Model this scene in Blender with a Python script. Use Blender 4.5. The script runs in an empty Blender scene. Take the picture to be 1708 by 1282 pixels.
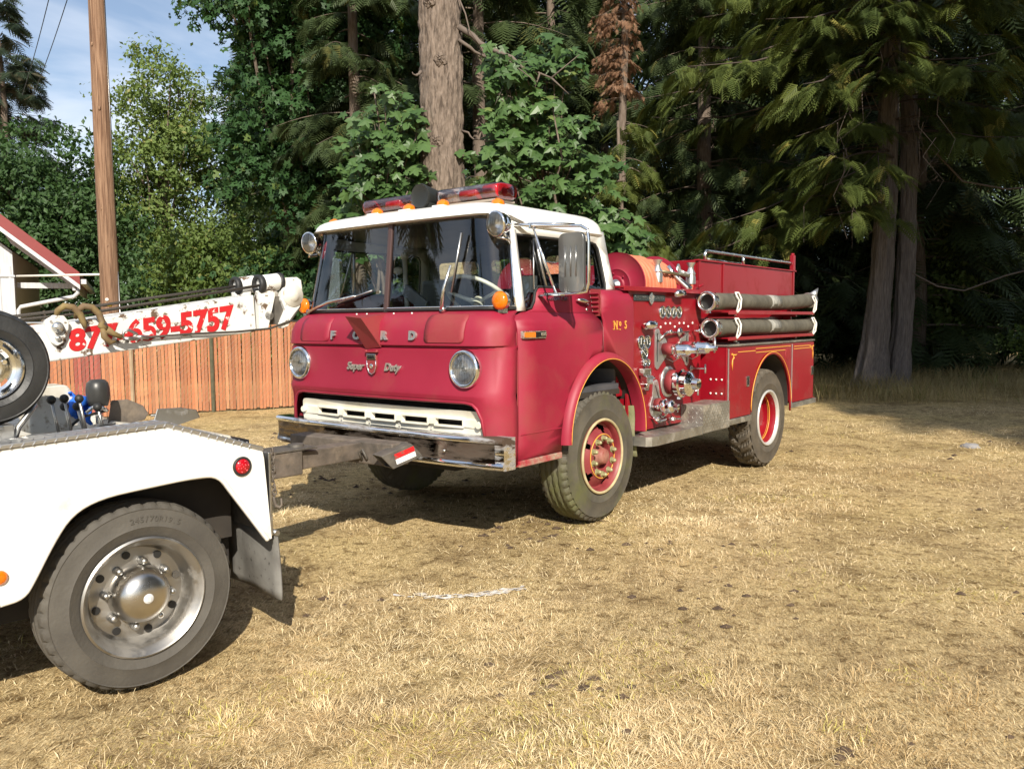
import bpy, bmesh, math, random
import numpy as np
from mathutils import Vector, Matrix
from mathutils.geometry import tessellate_polygon

SC = bpy.context.scene
COL = SC.collection
random.seed(7)
RNG = np.random.default_rng(11)
PI = math.pi

# ------------------------------------------------------------------ camera
CAM_H = 1.511
_p, _r = math.radians(4.431), math.radians(0.487)
_F = Vector((0, math.cos(_p), -math.sin(_p)))
_U0 = Vector((0, math.sin(_p), math.cos(_p)))
_R0 = Vector((1, 0, 0))
_R = _R0 * math.cos(_r) - _U0 * math.sin(_r)
_U = _R0 * math.sin(_r) + _U0 * math.cos(_r)
cam_data = bpy.data.cameras.new('camera')
cam = bpy.data.objects.new('camera', cam_data)
COL.objects.link(cam)
M = Matrix.Identity(4)
for i in range(3):
    M[i][0], M[i][1], M[i][2] = _R[i], _U[i], -_F[i]
M[2][3] = CAM_H
cam.matrix_world = M
cam_data.sensor_width = 36.0
cam_data.lens = 1374.5 / 1708 * 36.0
cam_data.clip_start = 0.05
cam_data.clip_end = 2000
SC.camera = cam

# ------------------------------------------------------------------ sun and sky
SUN_DIR = Vector((0.25, -1.40, 1.0)).normalized()      # towards the sun
SUN_EL = math.asin(SUN_DIR.z)
SUN_ROT = math.atan2(SUN_DIR.x, SUN_DIR.y)
sun_data = bpy.data.lights.new('sun', 'SUN')
sun_data.energy = 5.0
sun_data.angle = math.radians(0.5)
sun_data.color = (1.0, 0.92, 0.79)
sun = bpy.data.objects.new('sun', sun_data)
COL.objects.link(sun)
sun.rotation_euler = (-SUN_DIR).to_track_quat('-Z', 'Y').to_euler()

world = bpy.data.worlds.new('World')
SC.world = world
world.use_nodes = True
nt = world.node_tree
nt.nodes.clear()
w_out = nt.nodes.new('ShaderNodeOutputWorld')
w_bg = nt.nodes.new('ShaderNodeBackground')
w_bg.inputs['Strength'].default_value = 0.095
sky = nt.nodes.new('ShaderNodeTexSky')
sky.sky_type = 'NISHITA'
sky.sun_disc = False
sky.sun_elevation = SUN_EL
sky.sun_rotation = SUN_ROT
sky.air_density = 1.0
sky.dust_density = 0.6
sky.ozone_density = 1.5
# thin wispy clouds all over the sky: noise on the view direction, flattened to a cloud layer
tc = nt.nodes.new('ShaderNodeTexCoord')
sep = nt.nodes.new('ShaderNodeSeparateXYZ')
nt.links.new(tc.outputs['Generated'], sep.inputs[0])
zc = nt.nodes.new('ShaderNodeMath'); zc.operation = 'MAXIMUM'; zc.inputs[1].default_value = 0.06
nt.links.new(sep.outputs['Z'], zc.inputs[0])
dx = nt.nodes.new('ShaderNodeMath'); dx.operation = 'DIVIDE'
dy = nt.nodes.new('ShaderNodeMath'); dy.operation = 'DIVIDE'
nt.links.new(sep.outputs['X'], dx.inputs[0]); nt.links.new(zc.outputs[0], dx.inputs[1])
nt.links.new(sep.outputs['Y'], dy.inputs[0]); nt.links.new(zc.outputs[0], dy.inputs[1])
cmb = nt.nodes.new('ShaderNodeCombineXYZ')
nt.links.new(dx.outputs[0], cmb.inputs[0]); nt.links.new(dy.outputs[0], cmb.inputs[1])
nz = nt.nodes.new('ShaderNodeTexNoise')
nz.inputs['Scale'].default_value = 0.62; nz.inputs['Detail'].default_value = 6.0
nz.inputs['Roughness'].default_value = 0.52; nz.inputs['Distortion'].default_value = 0.5
nt.links.new(cmb.outputs[0], nz.inputs['Vector'])
rmp = nt.nodes.new('ShaderNodeValToRGB')
rmp.color_ramp.elements[0].position = 0.40; rmp.color_ramp.elements[0].color = (0.10, 0.10, 0.10, 1)
rmp.color_ramp.elements[1].position = 0.64; rmp.color_ramp.elements[1].color = (0.80, 0.80, 0.80, 1)
nt.links.new(nz.outputs['Fac'], rmp.inputs[0])
mixc = nt.nodes.new('ShaderNodeMix'); mixc.data_type = 'RGBA'
nt.links.new(rmp.outputs['Color'], mixc.inputs['Factor'])
nt.links.new(sky.outputs[0], mixc.inputs['A'])
mixc.inputs['B'].default_value = (7.6, 8.1, 9.0, 1)
nt.links.new(mixc.outputs['Result'], w_bg.inputs['Color'])
nt.links.new(w_bg.outputs[0], w_out.inputs[0])

SC.view_settings.view_transform = 'Standard'
SC.view_settings.look = 'None'
SC.view_settings.exposure = 0.48
SC.view_settings.gamma = 1.0
SC.view_settings.use_curve_mapping = False
SC.render.engine = 'CYCLES'
SC.cycles.max_bounces = 8
SC.cycles.transparent_max_bounces = 16
SC.cycles.caustics_reflective = False
SC.cycles.caustics_refractive = False
SC.cycles.sample_clamp_indirect = 6.0

# ------------------------------------------------------------------ materials
MATS = {}
def node_mat(name):
    m = bpy.data.materials.new(name)
    m.use_nodes = True
    n = m.node_tree
    b = n.nodes['Principled BSDF']
    return m, n, b

def mat(name, col, rough=0.5, metal=0.0, col2=None, scale=6.0, lo=0.35, hi=0.65, bump=0.0, bscale=40.0,
        dirt=None, dscale=3.0, dlo=0.55, dhi=0.75, coat=0.0, spec=None, emis=None, detail=5.0, stretch=None, rvar=0.0):
    """procedural material: base colour, a second colour by noise, dirt patches by another noise, fine bump"""
    if name in MATS: return MATS[name]
    m, n, b = node_mat(name)
    L = n.links
    b.inputs['Roughness'].default_value = rough
    b.inputs['Metallic'].default_value = metal
    if coat: b.inputs['Coat Weight'].default_value = coat; b.inputs['Coat Roughness'].default_value = 0.12
    if spec is not None: b.inputs['Specular IOR Level'].default_value = spec
    b.inputs['Base Color'].default_value = (*col, 1)
    tcn = n.nodes.new('ShaderNodeTexCoord')
    src = tcn.outputs['Object']
    if stretch:
        mp = n.nodes.new('ShaderNodeMapping'); mp.inputs['Scale'].default_value = stretch
        L.new(src, mp.inputs['Vector']); src = mp.outputs[0]
    cur = None
    if col2 is not None:
        t = n.nodes.new('ShaderNodeTexNoise'); t.inputs['Scale'].default_value = scale; t.inputs['Detail'].default_value = detail
        L.new(src, t.inputs['Vector'])
        r = n.nodes.new('ShaderNodeValToRGB')
        r.color_ramp.elements[0].position = lo; r.color_ramp.elements[0].color = (*col, 1)
        r.color_ramp.elements[1].position = hi; r.color_ramp.elements[1].color = (*col2, 1)
        L.new(t.outputs['Fac'], r.inputs[0]); cur = r.outputs[0]
    if dirt is not None:
        t = n.nodes.new('ShaderNodeTexNoise'); t.inputs['Scale'].default_value = dscale; t.inputs['Detail'].default_value = 8; t.inputs['Roughness'].default_value = 0.65
        L.new(src, t.inputs['Vector'])
        r = n.nodes.new('ShaderNodeValToRGB')
        r.color_ramp.elements[0].position = dlo; r.color_ramp.elements[0].color = (0, 0, 0, 1)
        r.color_ramp.elements[1].position = dhi; r.color_ramp.elements[1].color = (1, 1, 1, 1)
        L.new(t.outputs['Fac'], r.inputs[0])
        mx = n.nodes.new('ShaderNodeMix'); mx.data_type = 'RGBA'
        L.new(r.outputs[0], mx.inputs['Factor'])
        if cur: L.new(cur, mx.inputs['A'])
        else: mx.inputs['A'].default_value = (*col, 1)
        mx.inputs['B'].default_value = (*dirt, 1)
        cur = mx.outputs['Result']
        if metal > 0.5:
            iv = n.nodes.new('ShaderNodeMath'); iv.operation = 'MULTIPLY_ADD'; iv.inputs[1].default_value = -metal; iv.inputs[2].default_value = metal
            L.new(r.outputs[0], iv.inputs[0]); L.new(iv.outputs[0], b.inputs['Metallic'])
        ra = n.nodes.new('ShaderNodeMath'); ra.operation = 'MULTIPLY_ADD'; ra.inputs[1].default_value = max(0.0, 0.8 - rough); ra.inputs[2].default_value = rough
        L.new(r.outputs[0], ra.inputs[0]); L.new(ra.outputs[0], b.inputs['Roughness'])
    elif rvar:
        t = n.nodes.new('ShaderNodeTexNoise'); t.inputs['Scale'].default_value = 7.0; t.inputs['Detail'].default_value = 6
        L.new(src, t.inputs['Vector'])
        ra = n.nodes.new('ShaderNodeMath'); ra.operation = 'MULTIPLY_ADD'; ra.inputs[1].default_value = rvar; ra.inputs[2].default_value = rough - rvar * 0.5
        L.new(t.outputs['Fac'], ra.inputs[0]); L.new(ra.outputs[0], b.inputs['Roughness'])
    if cur: L.new(cur, b.inputs['Base Color'])
    if bump:
        t = n.nodes.new('ShaderNodeTexNoise'); t.inputs['Scale'].default_value = bscale; t.inputs['Detail'].default_value = 6
        L.new(src, t.inputs['Vector'])
        bp = n.nodes.new('ShaderNodeBump'); bp.inputs['Strength'].default_value = bump; bp.inputs['Distance'].default_value = 0.02
        L.new(t.outputs['Fac'], bp.inputs['Height']); L.new(bp.outputs[0], b.inputs['Normal'])
    if emis: b.inputs['Emission Color'].default_value = (*emis, 1); b.inputs['Emission Strength'].default_value = 1
    MATS[name] = m
    return m

def glass_mat(name, tint=(0.93, 0.97, 0.95), rough=0.0, base=0.06, power=0.9):
    """thin window glass: clear sheet with a fresnel mirror on top"""
    m = bpy.data.materials.new(name); m.use_nodes = True
    n = m.node_tree; n.nodes.clear(); L = n.links
    o = n.nodes.new('ShaderNodeOutputMaterial')
    tr = n.nodes.new('ShaderNodeBsdfTransparent'); tr.inputs[0].default_value = (*tint, 1)
    gl = n.nodes.new('ShaderNodeBsdfGlossy'); gl.inputs['Roughness'].default_value = rough; gl.inputs['Color'].default_value = (1, 1, 1, 1)
    fr = n.nodes.new('ShaderNodeFresnel'); fr.inputs['IOR'].default_value = 1.5
    ma = n.nodes.new('ShaderNodeMath'); ma.operation = 'MULTIPLY_ADD'; ma.inputs[1].default_value = power; ma.inputs[2].default_value = base
    L.new(fr.outputs[0], ma.inputs[0])
    mx = n.nodes.new('ShaderNodeMixShader')
    L.new(ma.outputs[0], mx.inputs[0]); L.new(tr.outputs[0], mx.inputs[1]); L.new(gl.outputs[0], mx.inputs[2])
    L.new(mx.outputs[0], o.inputs[0])
    MATS[name] = m
    return m

def lens_mat(name, col, rough=0.12, trans=0.55):
    m, n, b = node_mat(name)
    b.inputs['Base Color'].default_value = (*col, 1)
    b.inputs['Roughness'].default_value = rough
    b.inputs['Transmission Weight'].default_value = trans
    b.inputs['Coat Weight'].default_value = 0.5
    MATS[name] = m
    return m

def leaf_mat(name, c1, c2, c3=None, trans=0.3, rough=0.55):
    """leaf colour varies leaf by leaf through the 'tone' attribute; part of the light passes through"""
    m = bpy.data.materials.new(name); m.use_nodes = True
    n = m.node_tree; n.nodes.clear(); L = n.links
    o = n.nodes.new('ShaderNodeOutputMaterial')
    at = n.nodes.new('ShaderNodeAttribute'); at.attribute_name = 'tone'
    r = n.nodes.new('ShaderNodeValToRGB')
    r.color_ramp.elements[0].position = 0.0; r.color_ramp.elements[0].color = (*c1, 1)
    r.color_ramp.elements[1].position = 0.92 if c3 else 1.0; r.color_ramp.elements[1].color = (*c2, 1)
    if c3:
        e = r.color_ramp.elements.new(1.0); e.color = (*c3, 1)
    L.new(at.outputs['Fac'], r.inputs[0])
    b = n.nodes.new('ShaderNodeBsdfPrincipled'); b.inputs['Roughness'].default_value = rough
    b.inputs['Specular IOR Level'].default_value = 0.35
    L.new(r.outputs[0], b.inputs['Base Color'])
    t = n.nodes.new('ShaderNodeBsdfTranslucent')
    hs = n.nodes.new('ShaderNodeHueSaturation'); hs.inputs['Saturation'].default_value = 1.1; hs.inputs['Value'].default_value = 1.3; hs.inputs['Hue'].default_value = 0.485
    L.new(r.outputs[0], hs.inputs['Color']); L.new(hs.outputs[0], t.inputs[0])
    mx = n.nodes.new('ShaderNodeMixShader'); mx.inputs[0].default_value = trans
    L.new(b.outputs[0], mx.inputs[1]); L.new(t.outputs[0], mx.inputs[2]); L.new(mx.outputs[0], o.inputs[0])
    MATS[name] = m
    return m

# ------------------------------------------------------------------ mesh builder
class MB:
    def __init__(s): s.v = []; s.f = []; s.sm = []
    def add(s, verts, faces, smooth=False):
        o = len(s.v)
        s.v += [tuple(p) for p in verts]
        s.f += [tuple(i + o for i in f) for f in faces]
        s.sm += [smooth] * len(faces)
        return s
    def box(s, c, size, rot=None):
        hx, hy, hz = size[0] / 2, size[1] / 2, size[2] / 2
        P = [Vector((x, y, z)) for x in (-hx, hx) for y in (-hy, hy) for z in (-hz, hz)]
        if rot is not None:
            Rm = rot if isinstance(rot, Matrix) else Matrix.Rotation(rot[1], 3, rot[0])
            P = [Rm @ p for p in P]
        P = [p + Vector(c) for p in P]
        return s.add(P, [(0, 1, 3, 2), (4, 6, 7, 5), (0, 4, 5, 1), (2, 3, 7, 6), (0, 2, 6, 4), (1, 5, 7, 3)])
    def b(s, x0, x1, y0, y1, z0, z1):
        return s.box(((x0 + x1) / 2, (y0 + y1) / 2, (z0 + z1) / 2), (abs(x1 - x0), abs(y1 - y0), abs(z1 - z0)))
    def cyl(s, p0, p1, r0, r1=None, n=16, caps=True, smooth=True):
        r1 = r0 if r1 is None else r1
        p0, p1 = Vector(p0), Vector(p1); d = (p1 - p0).normalized()
        a = d.orthogonal().normalized(); b2 = d.cross(a)
        P = []
        for p, r in ((p0, r0), (p1, r1)):
            for i in range(n):
                t = 2 * PI * i / n; P.append(p + (a * math.cos(t) + b2 * math.sin(t)) * r)
        s.add(P, [(i, (i + 1) % n, n + (i + 1) % n, n + i) for i in range(n)], smooth)
        if caps:
            s.add(P[:n], [tuple(range(n - 1, -1, -1))]); s.add(P[n:], [tuple(range(n))])
        return s
    def tube(s, pts, r, n=8, closed=False, caps=True, flat=None):
        pts = [Vector(p) for p in pts]; m = len(pts)
        rr = r if isinstance(r, (list, tuple)) else [r] * m
        P = []; up = None
        for i, p in enumerate(pts):
            if closed: d = pts[(i + 1) % m] - pts[i - 1]
            else: d = pts[min(i + 1, m - 1)] - pts[max(i - 1, 0)]
            d = d.normalized() if d.length > 1e-9 else Vector((0, 0, 1))
            if up is None: up = d.orthogonal().normalized()
            up = (up - d * up.dot(d));  up = up.normalized() if up.length > 1e-6 else d.orthogonal().normalized()
            b2 = d.cross(up)
            for k in range(n):
                t = 2 * PI * k / n; P.append(p + (up * math.cos(t) + b2 * math.sin(t)) * rr[i])
        F = []
        for i in range(m if closed else m - 1):
            j = (i + 1) % m
            for k in range(n):
                F.append((i * n + k, i * n + (k + 1) % n, j * n + (k + 1) % n, j * n + k))
        s.add(P, F, True)
        if caps and not closed:
            s.add(P[:n], [tuple(range(n - 1, -1, -1))]); s.add(P[-n:], [tuple(range(n))])
        return s
    def lathe(s, prof, o=(0, 0, 0), axis='Y', n=48, mask=None, disp=None, smooth=True):
        """profile of (radius, along) pairs turned about an axis"""
        P = []; m = len(prof)
        for i in range(n):
            t = 2 * PI * i / n
            for j, (r, h) in enumerate(prof):
                if disp: dr, dh = disp(i, j, t); r2, h2 = r + dr, h + dh
                else: r2, h2 = r, h
                c, q = r2 * math.cos(t), r2 * math.sin(t)
                p = {'Y': (c, h2, q), 'X': (h2, c, q), 'Z': (c, q, h2)}[axis]
                P.append((p[0] + o[0], p[1] + o[1], p[2] + o[2]))
        F = []
        for i in range(n):
            for j in range(m - 1):
                if mask and mask(i, j): continue
                a, b2 = i * m + j, ((i + 1) % n) * m + j
                F.append((a, a + 1, b2 + 1, b2))
        return s.add(P, F, smooth)
    def ball(s, c, r, n=12, m=8, sc=(1, 1, 1)):
        P = []; F = []
        for j in range(m + 1):
            ph = PI * j / m
            for i in range(n):
                t = 2 * PI * i / n
                P.append((c[0] + r * sc[0] * math.sin(ph) * math.cos(t), c[1] + r * sc[1] * math.sin(ph) * math.sin(t), c[2] + r * sc[2] * math.cos(ph)))
        for j in range(m):
            for i in range(n):
                a, b2 = j * n + i, j * n + (i + 1) % n
                F.append((a, a + n, b2 + n, b2))
        return s.add(P, F, True)
    def prism(s, poly, fn, d0, d1, holes=()):
        """2D outline with holes -> solid between depths d0 and d1; fn(u, w, d) gives the point"""
        loops = [list(poly)] + [list(h) for h in holes]
        tris = tessellate_polygon([[Vector((p[0], p[1], 0)) for p in l] for l in loops])
        flat = [p for l in loops for p in l]
        N = len(flat)
        V = [fn(p[0], p[1], d0) for p in flat] + [fn(p[0], p[1], d1) for p in flat]
        F = [tuple(t) for t in tris] + [tuple(i + N for i in reversed(t)) for t in tris]
        o = 0
        for l in loops:
            k = len(l)
            for i in range(k):
                a, b2 = o + i, o + (i + 1) % k
                F.append((a, b2, b2 + N, a + N))
            o += k
        return s.add(V, F)
    def grid(s, rows, smooth=True, closed=False):
        m = len(rows[0]); V = [p for r in rows for p in r]; F = []
        for i in range(len(rows) - 1):
            for j in range(m if closed else m - 1):
                k = (j + 1) % m
                F.append((i * m + j, i * m + k, (i + 1) * m + k, (i + 1) * m + j))
        return s.add(V, F, smooth)
    def mesh(s, name, fix=True, sharp=None):
        me = bpy.data.meshes.new(name)
        me.from_pydata(s.v, [], s.f)
        me.polygons.foreach_set('use_smooth', s.sm)
        if fix:
            bm = bmesh.new(); bm.from_mesh(me)
            bmesh.ops.remove_doubles(bm, verts=bm.verts, dist=1e-5)
            bmesh.ops.recalc_face_normals(bm, faces=bm.faces)
            bm.to_mesh(me); bm.free()
        if sharp:
            me.shade_smooth(); me.set_sharp_from_angle(angle=math.radians(sharp))
        return me
    def build(s, name, material, parent=None, bevel=0, seg=2, fix=True, sharp=None, label=None, solid=0, sub=0):
        me = s.mesh(name, fix, sharp)
        return link(name, me, material, parent, bevel, seg, label, solid, sub)

def link(name, me, material, parent=None, bevel=0, seg=2, label=None, solid=0, sub=0):
    o = bpy.data.objects.new(name, me)
    me.materials.clear(); me.materials.append(material)
    COL.objects.link(o)
    if parent is not None: o.parent = parent
    if solid:
        md = o.modifiers.new('solidify', 'SOLIDIFY'); md.thickness = solid; md.offset = 0
    if bevel:
        md = o.modifiers.new('bevel', 'BEVEL'); md.width = bevel; md.segments = seg; md.limit_method = 'ANGLE'; md.angle_limit = math.radians(35)
        md.harden_normals = False
    if label: o['label'] = label
    return o

def thing(name, label, cat, loc=(0, 0, 0), rz=0.0, group=None):
    o = bpy.data.objects.new(name, None); COL.objects.link(o)
    o.empty_display_size = 0.2
    o.location = loc; o.rotation_euler = (0, 0, rz)
    tag(o, label, cat, group)
    return o
def tag(o, label, cat, group=None, kind=None):
    if label: o['label'] = label
    if cat: o['category'] = cat
    if group: o['group'] = group
    if kind: o['kind'] = kind
    return o
def structure(o, kind='structure'): o['kind'] = kind; return o
def dup(o, parent, loc=None, rot=None):
    """copy of a part with its own pieces"""
    c = o.copy(); COL.objects.link(c); c.parent = parent
    if loc is not None: c.location = loc
    if rot is not None: c.rotation_euler = rot
    for ch in list(o.children):
        d = ch.copy(); COL.objects.link(d); d.parent = c
    return c

def text_mesh(body, size, depth=0.004, offset=0.0, shear=0.0, space=1.0, xs=1.0, align='CENTER'):
    cu = bpy.data.curves.new('lettering', 'FONT')
    cu.body = body; cu.size = size; cu.extrude = depth / 2; cu.offset = offset; cu.shear = shear
    cu.align_x = align; cu.align_y = 'CENTER'; cu.space_character = space; cu.resolution_u = 4
    o = bpy.data.objects.new('lettering', cu); COL.objects.link(o)
    bpy.context.view_layer.update()
    me = bpy.data.meshes.new_from_object(o.evaluated_get(bpy.context.evaluated_depsgraph_get()))
    bpy.data.objects.remove(o); bpy.data.curves.remove(cu)
    if xs != 1.0:
        for v in me.vertices: v.co.x *= xs
    return me
def place_text(name, body, size, material, parent, pos, right, up, **kw):
    me = text_mesh(body, size, **kw)
    right, up = Vector(right).normalized(), Vector(up).normalized(); nrm = right.cross(up)
    for v in me.vertices:
        c = v.co.copy(); v.co = Vector(pos) + right * c.x + up * c.y + nrm * c.z
    return link(name, me, material, parent)

def panel(outline, fn, holes=(), ucuts=(), wcuts=()):
    """flat outline in (u, w), sliced at the given lines, then carried onto a curved surface by fn(u, w)"""
    loops = [list(outline)] + [list(h) for h in holes]
    tris = tessellate_polygon([[Vector((p[0], p[1], 0)) for p in l] for l in loops])
    flat = [p for l in loops for p in l]
    bm = bmesh.new()
    vs = [bm.verts.new((p[0], p[1], 0)) for p in flat]
    for t in tris:
        try: bm.faces.new([vs[i] for i in t])
        except ValueError: pass
    bmesh.ops.dissolve_limit(bm, angle_limit=0.01, verts=bm.verts, edges=bm.edges)
    for ax, cuts in ((0, ucuts), (1, wcuts)):
        for c in cuts:
            co = [0, 0, 0]; no = [0, 0, 0]; co[ax] = c; no[ax] = 1
            bmesh.ops.bisect_plane(bm, geom=bm.verts[:] + bm.edges[:] + bm.faces[:], plane_co=co, plane_no=no, dist=1e-5)
    for v in bm.verts: v.co = Vector(fn(v.co.x, v.co.y))
    bmesh.ops.recalc_face_normals(bm, faces=bm.faces)
    me = bpy.data.meshes.new('panel'); bm.to_mesh(me); bm.free()
    me.shade_smooth(); me.set_sharp_from_angle(angle=math.radians(40))
    return me

def interp(x, xs, ys):
    return float(np.interp(x, xs, ys))
def rrect(u0, u1, w0, w1, r, n=5):
    P = []
    for cx, cy, a0 in ((u1 - r, w0 + r, -90), (u1 - r, w1 - r, 0), (u0 + r, w1 - r, 90), (u0 + r, w0 + r, 180)):
        for i in range(n + 1):
            a = math.radians(a0 + 90 * i / n); P.append((cx + r * math.cos(a), cy + r * math.sin(a)))
    return P
def arc(cx, cy, rx, ry, a0, a1, n):
    return [(cx + rx * math.cos(math.radians(a0 + (a1 - a0) * i / n)), cy + ry * math.sin(math.radians(a0 + (a1 - a0) * i / n))) for i in range(n + 1)]
# ------------------------------------------------------------------ material set
RED_CAB = mat('faded_red_paint', (0.245, 0.007, 0.028), 0.52, col2=(0.315, 0.018, 0.044), scale=1.5, lo=0.3, hi=0.72, dirt=(0.25, 0.035, 0.036), dscale=2.2, dlo=0.50, dhi=0.74, bump=0.018, bscale=2.6)
RED = mat('red_paint', (0.275, 0.005, 0.014), 0.35, col2=(0.245, 0.006, 0.013), scale=1.7, dirt=(0.20, 0.03, 0.025), dscale=2.8, dlo=0.54, dhi=0.80, coat=0.12, bump=0.018, bscale=3.0)
RED_DULL = mat('oxidised_red_paint', (0.26, 0.022, 0.034), 0.62, col2=(0.25, 0.04, 0.038), scale=4)
WHITE = mat('white_roof_paint', (0.78, 0.78, 0.76), 0.35, col2=(0.70, 0.70, 0.67), scale=2.5, coat=0.2)
CREAM = mat('cream_paint', (0.82, 0.80, 0.72), 0.38, col2=(0.72, 0.68, 0.55), scale=5, dirt=(0.40, 0.30, 0.18), dscale=5, dlo=0.64, dhi=0.78)
CHROME = mat('chrome', (0.86, 0.87, 0.88), 0.07, 1.0, rvar=0.10)
CHROME_W = mat('weathered_chrome', (0.72, 0.72, 0.70), 0.20, 1.0, dirt=(0.22, 0.18, 0.13), dscale=14, dlo=0.56, dhi=0.74)
DCHROME = mat('dulled_chrome', (0.62, 0.62, 0.60), 0.30, 0.8)
LAMPREF = mat('silvered_reflector', (0.88, 0.88, 0.88), 0.30, 0.75)
MIRB = mat('galvanised_mirror_back', (0.34, 0.345, 0.34), 0.30, 0.9, dirt=(0.30, 0.26, 0.2), dscale=8, dlo=0.55, dhi=0.8)
STEEL = mat('dull_steel', (0.48, 0.48, 0.47), 0.38, 1.0, dirt=(0.20, 0.15, 0.10), dscale=9, dlo=0.60, dhi=0.80)
BRASS = mat('grimy_brass_nut', (0.42, 0.40, 0.22), 0.55, 0.3, col2=(0.25, 0.24, 0.12), scale=30)
BLACK = mat('black_rubber', (0.018, 0.018, 0.018), 0.55, bump=0.05)
DARK = mat('dark_underside', (0.02, 0.017, 0.015), 0.8, col2=(0.04, 0.033, 0.026), scale=5)
INTERIOR = mat('cab_interior_grey', (0.055, 0.058, 0.068), 0.6, col2=(0.08, 0.08, 0.09), scale=5)
SEAT = mat('black_vinyl', (0.02, 0.02, 0.022), 0.42, bump=0.08, bscale=60)
AMBER = lens_mat('amber_lens', (0.95, 0.22, 0.005), 0.12, 0.25)
REDLENS = lens_mat('red_lens', (0.62, 0.008, 0.02), 0.12, 0.35)
CLEARPL = glass_mat('hazy_plastic_dome', (0.92, 0.82, 0.78), 0.15, 0.10)
GLASS = glass_mat('window_glass', (0.86, 0.91, 0.90), 0.0, 0.05, 1.0)
LAMPGLASS = glass_mat('lamp_glass', (0.95, 0.96, 0.96), 0.05, 0.12)
GOLD = mat('gold_leaf_paint', (0.72, 0.36, 0.06), 0.4)
PALE = mat('pale_lettering', (0.80, 0.78, 0.72), 0.4)
PLATE = mat('worn_diamond_plate', (0.50, 0.49, 0.45), 0.42, 0.85, col2=(0.36, 0.34, 0.30), scale=9, dirt=(0.26, 0.21, 0.14), dscale=5, dlo=0.52, dhi=0.75)
HOSE_GREY = mat('grey_suction_hose', (0.075, 0.068, 0.052), 0.75, col2=(0.125, 0.115, 0.088), scale=7, bump=0.25, bscale=90, stretch=(1.5, 1, 1))
HOSE_RED = mat('salmon_booster_hose', (0.62, 0.20, 0.10), 0.65, col2=(0.50, 0.15, 0.08), scale=12, bump=0.1)
SIGN = mat('dark_nameplate', (0.05, 0.07, 0.075), 0.4, 0.3)
CANVAS = mat('mossy_mud_flap', (0.22, 0.21, 0.12), 0.85, col2=(0.15, 0.16, 0.07), scale=6, bump=0.3, bscale=30)

def rubber(name, base, worn, moss=None):
    """tyre rubber: dusty sidewalls, moss or dry dust by noise"""
    return mat(name, base, 0.75, col2=worn, scale=7, lo=0.3, hi=0.7, dirt=moss, dscale=2.2, dlo=0.50, dhi=0.72, bump=0.12, bscale=70)
TYRE_MOSS = rubber('mossy_tyre_rubber', (0.060, 0.054, 0.043), (0.105, 0.093, 0.07), (0.105, 0.110, 0.035))
TYRE_LUG = rubber('dusty_lug_tyre', (0.065, 0.055, 0.042), (0.115, 0.095, 0.07))
TYRE_TOW = rubber('dusty_tow_tyre', (0.062, 0.056, 0.048), (0.092, 0.084, 0.071))

# ------------------------------------------------------------------ fire truck
FT_O = Vector((-1.003, 5.772, 0)); FT_YAW = math.radians(51.483)
FT = thing('fire_truck', 'faded red cab-over fire engine with white roof parked on dry grass', 'fire truck', FT_O, FT_YAW)
YS_Z = [0.55, 0.8, 1.3, 1.45, 1.50, 1.535, 1.56, 1.73, 2.1, 2.2]
YS_Y = [1.088, 1.10, 1.10, 1.095, 1.080, 1.050, 1.028, 0.998, 0.935, 0.92]
def yside(z): return interp(z, YS_Z, YS_Y)
def near(x, z): return (x, -yside(z), z)
def far(x, z): return (x, yside(z), z)
ZC = [0.7, 0.8, 1.0, 1.2, 1.3, 1.40, 1.45, 1.475, 1.50, 1.518, 1.535, 1.548, 1.56, 1.65, 1.73, 1.85, 2.0, 2.1]

def plan_t(t, fx, hw, R=0.2, bow=0.03, xend=None):
    s = -1 if t >= 0 else 1          # +t is the driver's side (-Y)
    a = abs(t); L1 = hw - R
    if a <= 1: return (fx + bow * a * a, s * a * L1)
    if a <= 2:
        g = (a - 1) * PI / 2
        return (fx + bow + R * (1 - math.cos(g)), s * (L1 + R * math.sin(g)))
    x2 = fx + bow + R
    return (x2 + (a - 2) * ((xend or x2) - x2), s * hw)
TCOLS = [-2, -1.83, -1.66, -1.5, -1.33, -1.16] + list(np.linspace(-1, 1, 21)) + [1.16, 1.33, 1.5, 1.66, 1.83, 2]

FXZ = [0.55, 0.98, 1.0, 1.03, 1.06, 1.32, 1.332, 1.346, 1.354, 1.44, 1.50, 1.53, 1.55, 1.563, 1.572, 1.58]
FXV = [0.06, 0.05, 0.035, 0.03, 0.045, 0.05, 0.066, 0.066, 0.038, 0.048, 0.068, 0.092, 0.115, 0.145, 0.18, 0.21]
def front_x(z): return interp(z, FXZ, FXV)
def open_z(y):      # lower edge of the front panel: the grille opening
    return interp(abs(y), [0, 0.84, 0.90, 0.94, 0.965, 0.985, 1.0, 1.02, 1.2], [0.985, 0.985, 0.972, 0.935, 0.87, 0.76, 0.60, 0.575, 0.575])
mb = MB(); rows = []
low = 6
for k in range(low): rows.append([])
upz = FXZ[3:]
for _ in upz: rows.append([])
for t in TCOLS:
    _, y0 = plan_t(t, 0.05, 1.1)
    zb = open_z(y0)
    for k in range(low):
        z = zb + (1.03 - zb) * k / low
        x, y = plan_t(t, front_x(z), yside(z)); rows[k].append((x, y, z))
    for k, z in enumerate(upz):
        x, y = plan_t(t, front_x(z), yside(z)); rows[low + k].append((x, y, z))
mb.grid(rows)
mb.build('front_panel', RED_CAB, FT, fix=True, sharp=38, solid=0.012)
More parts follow.
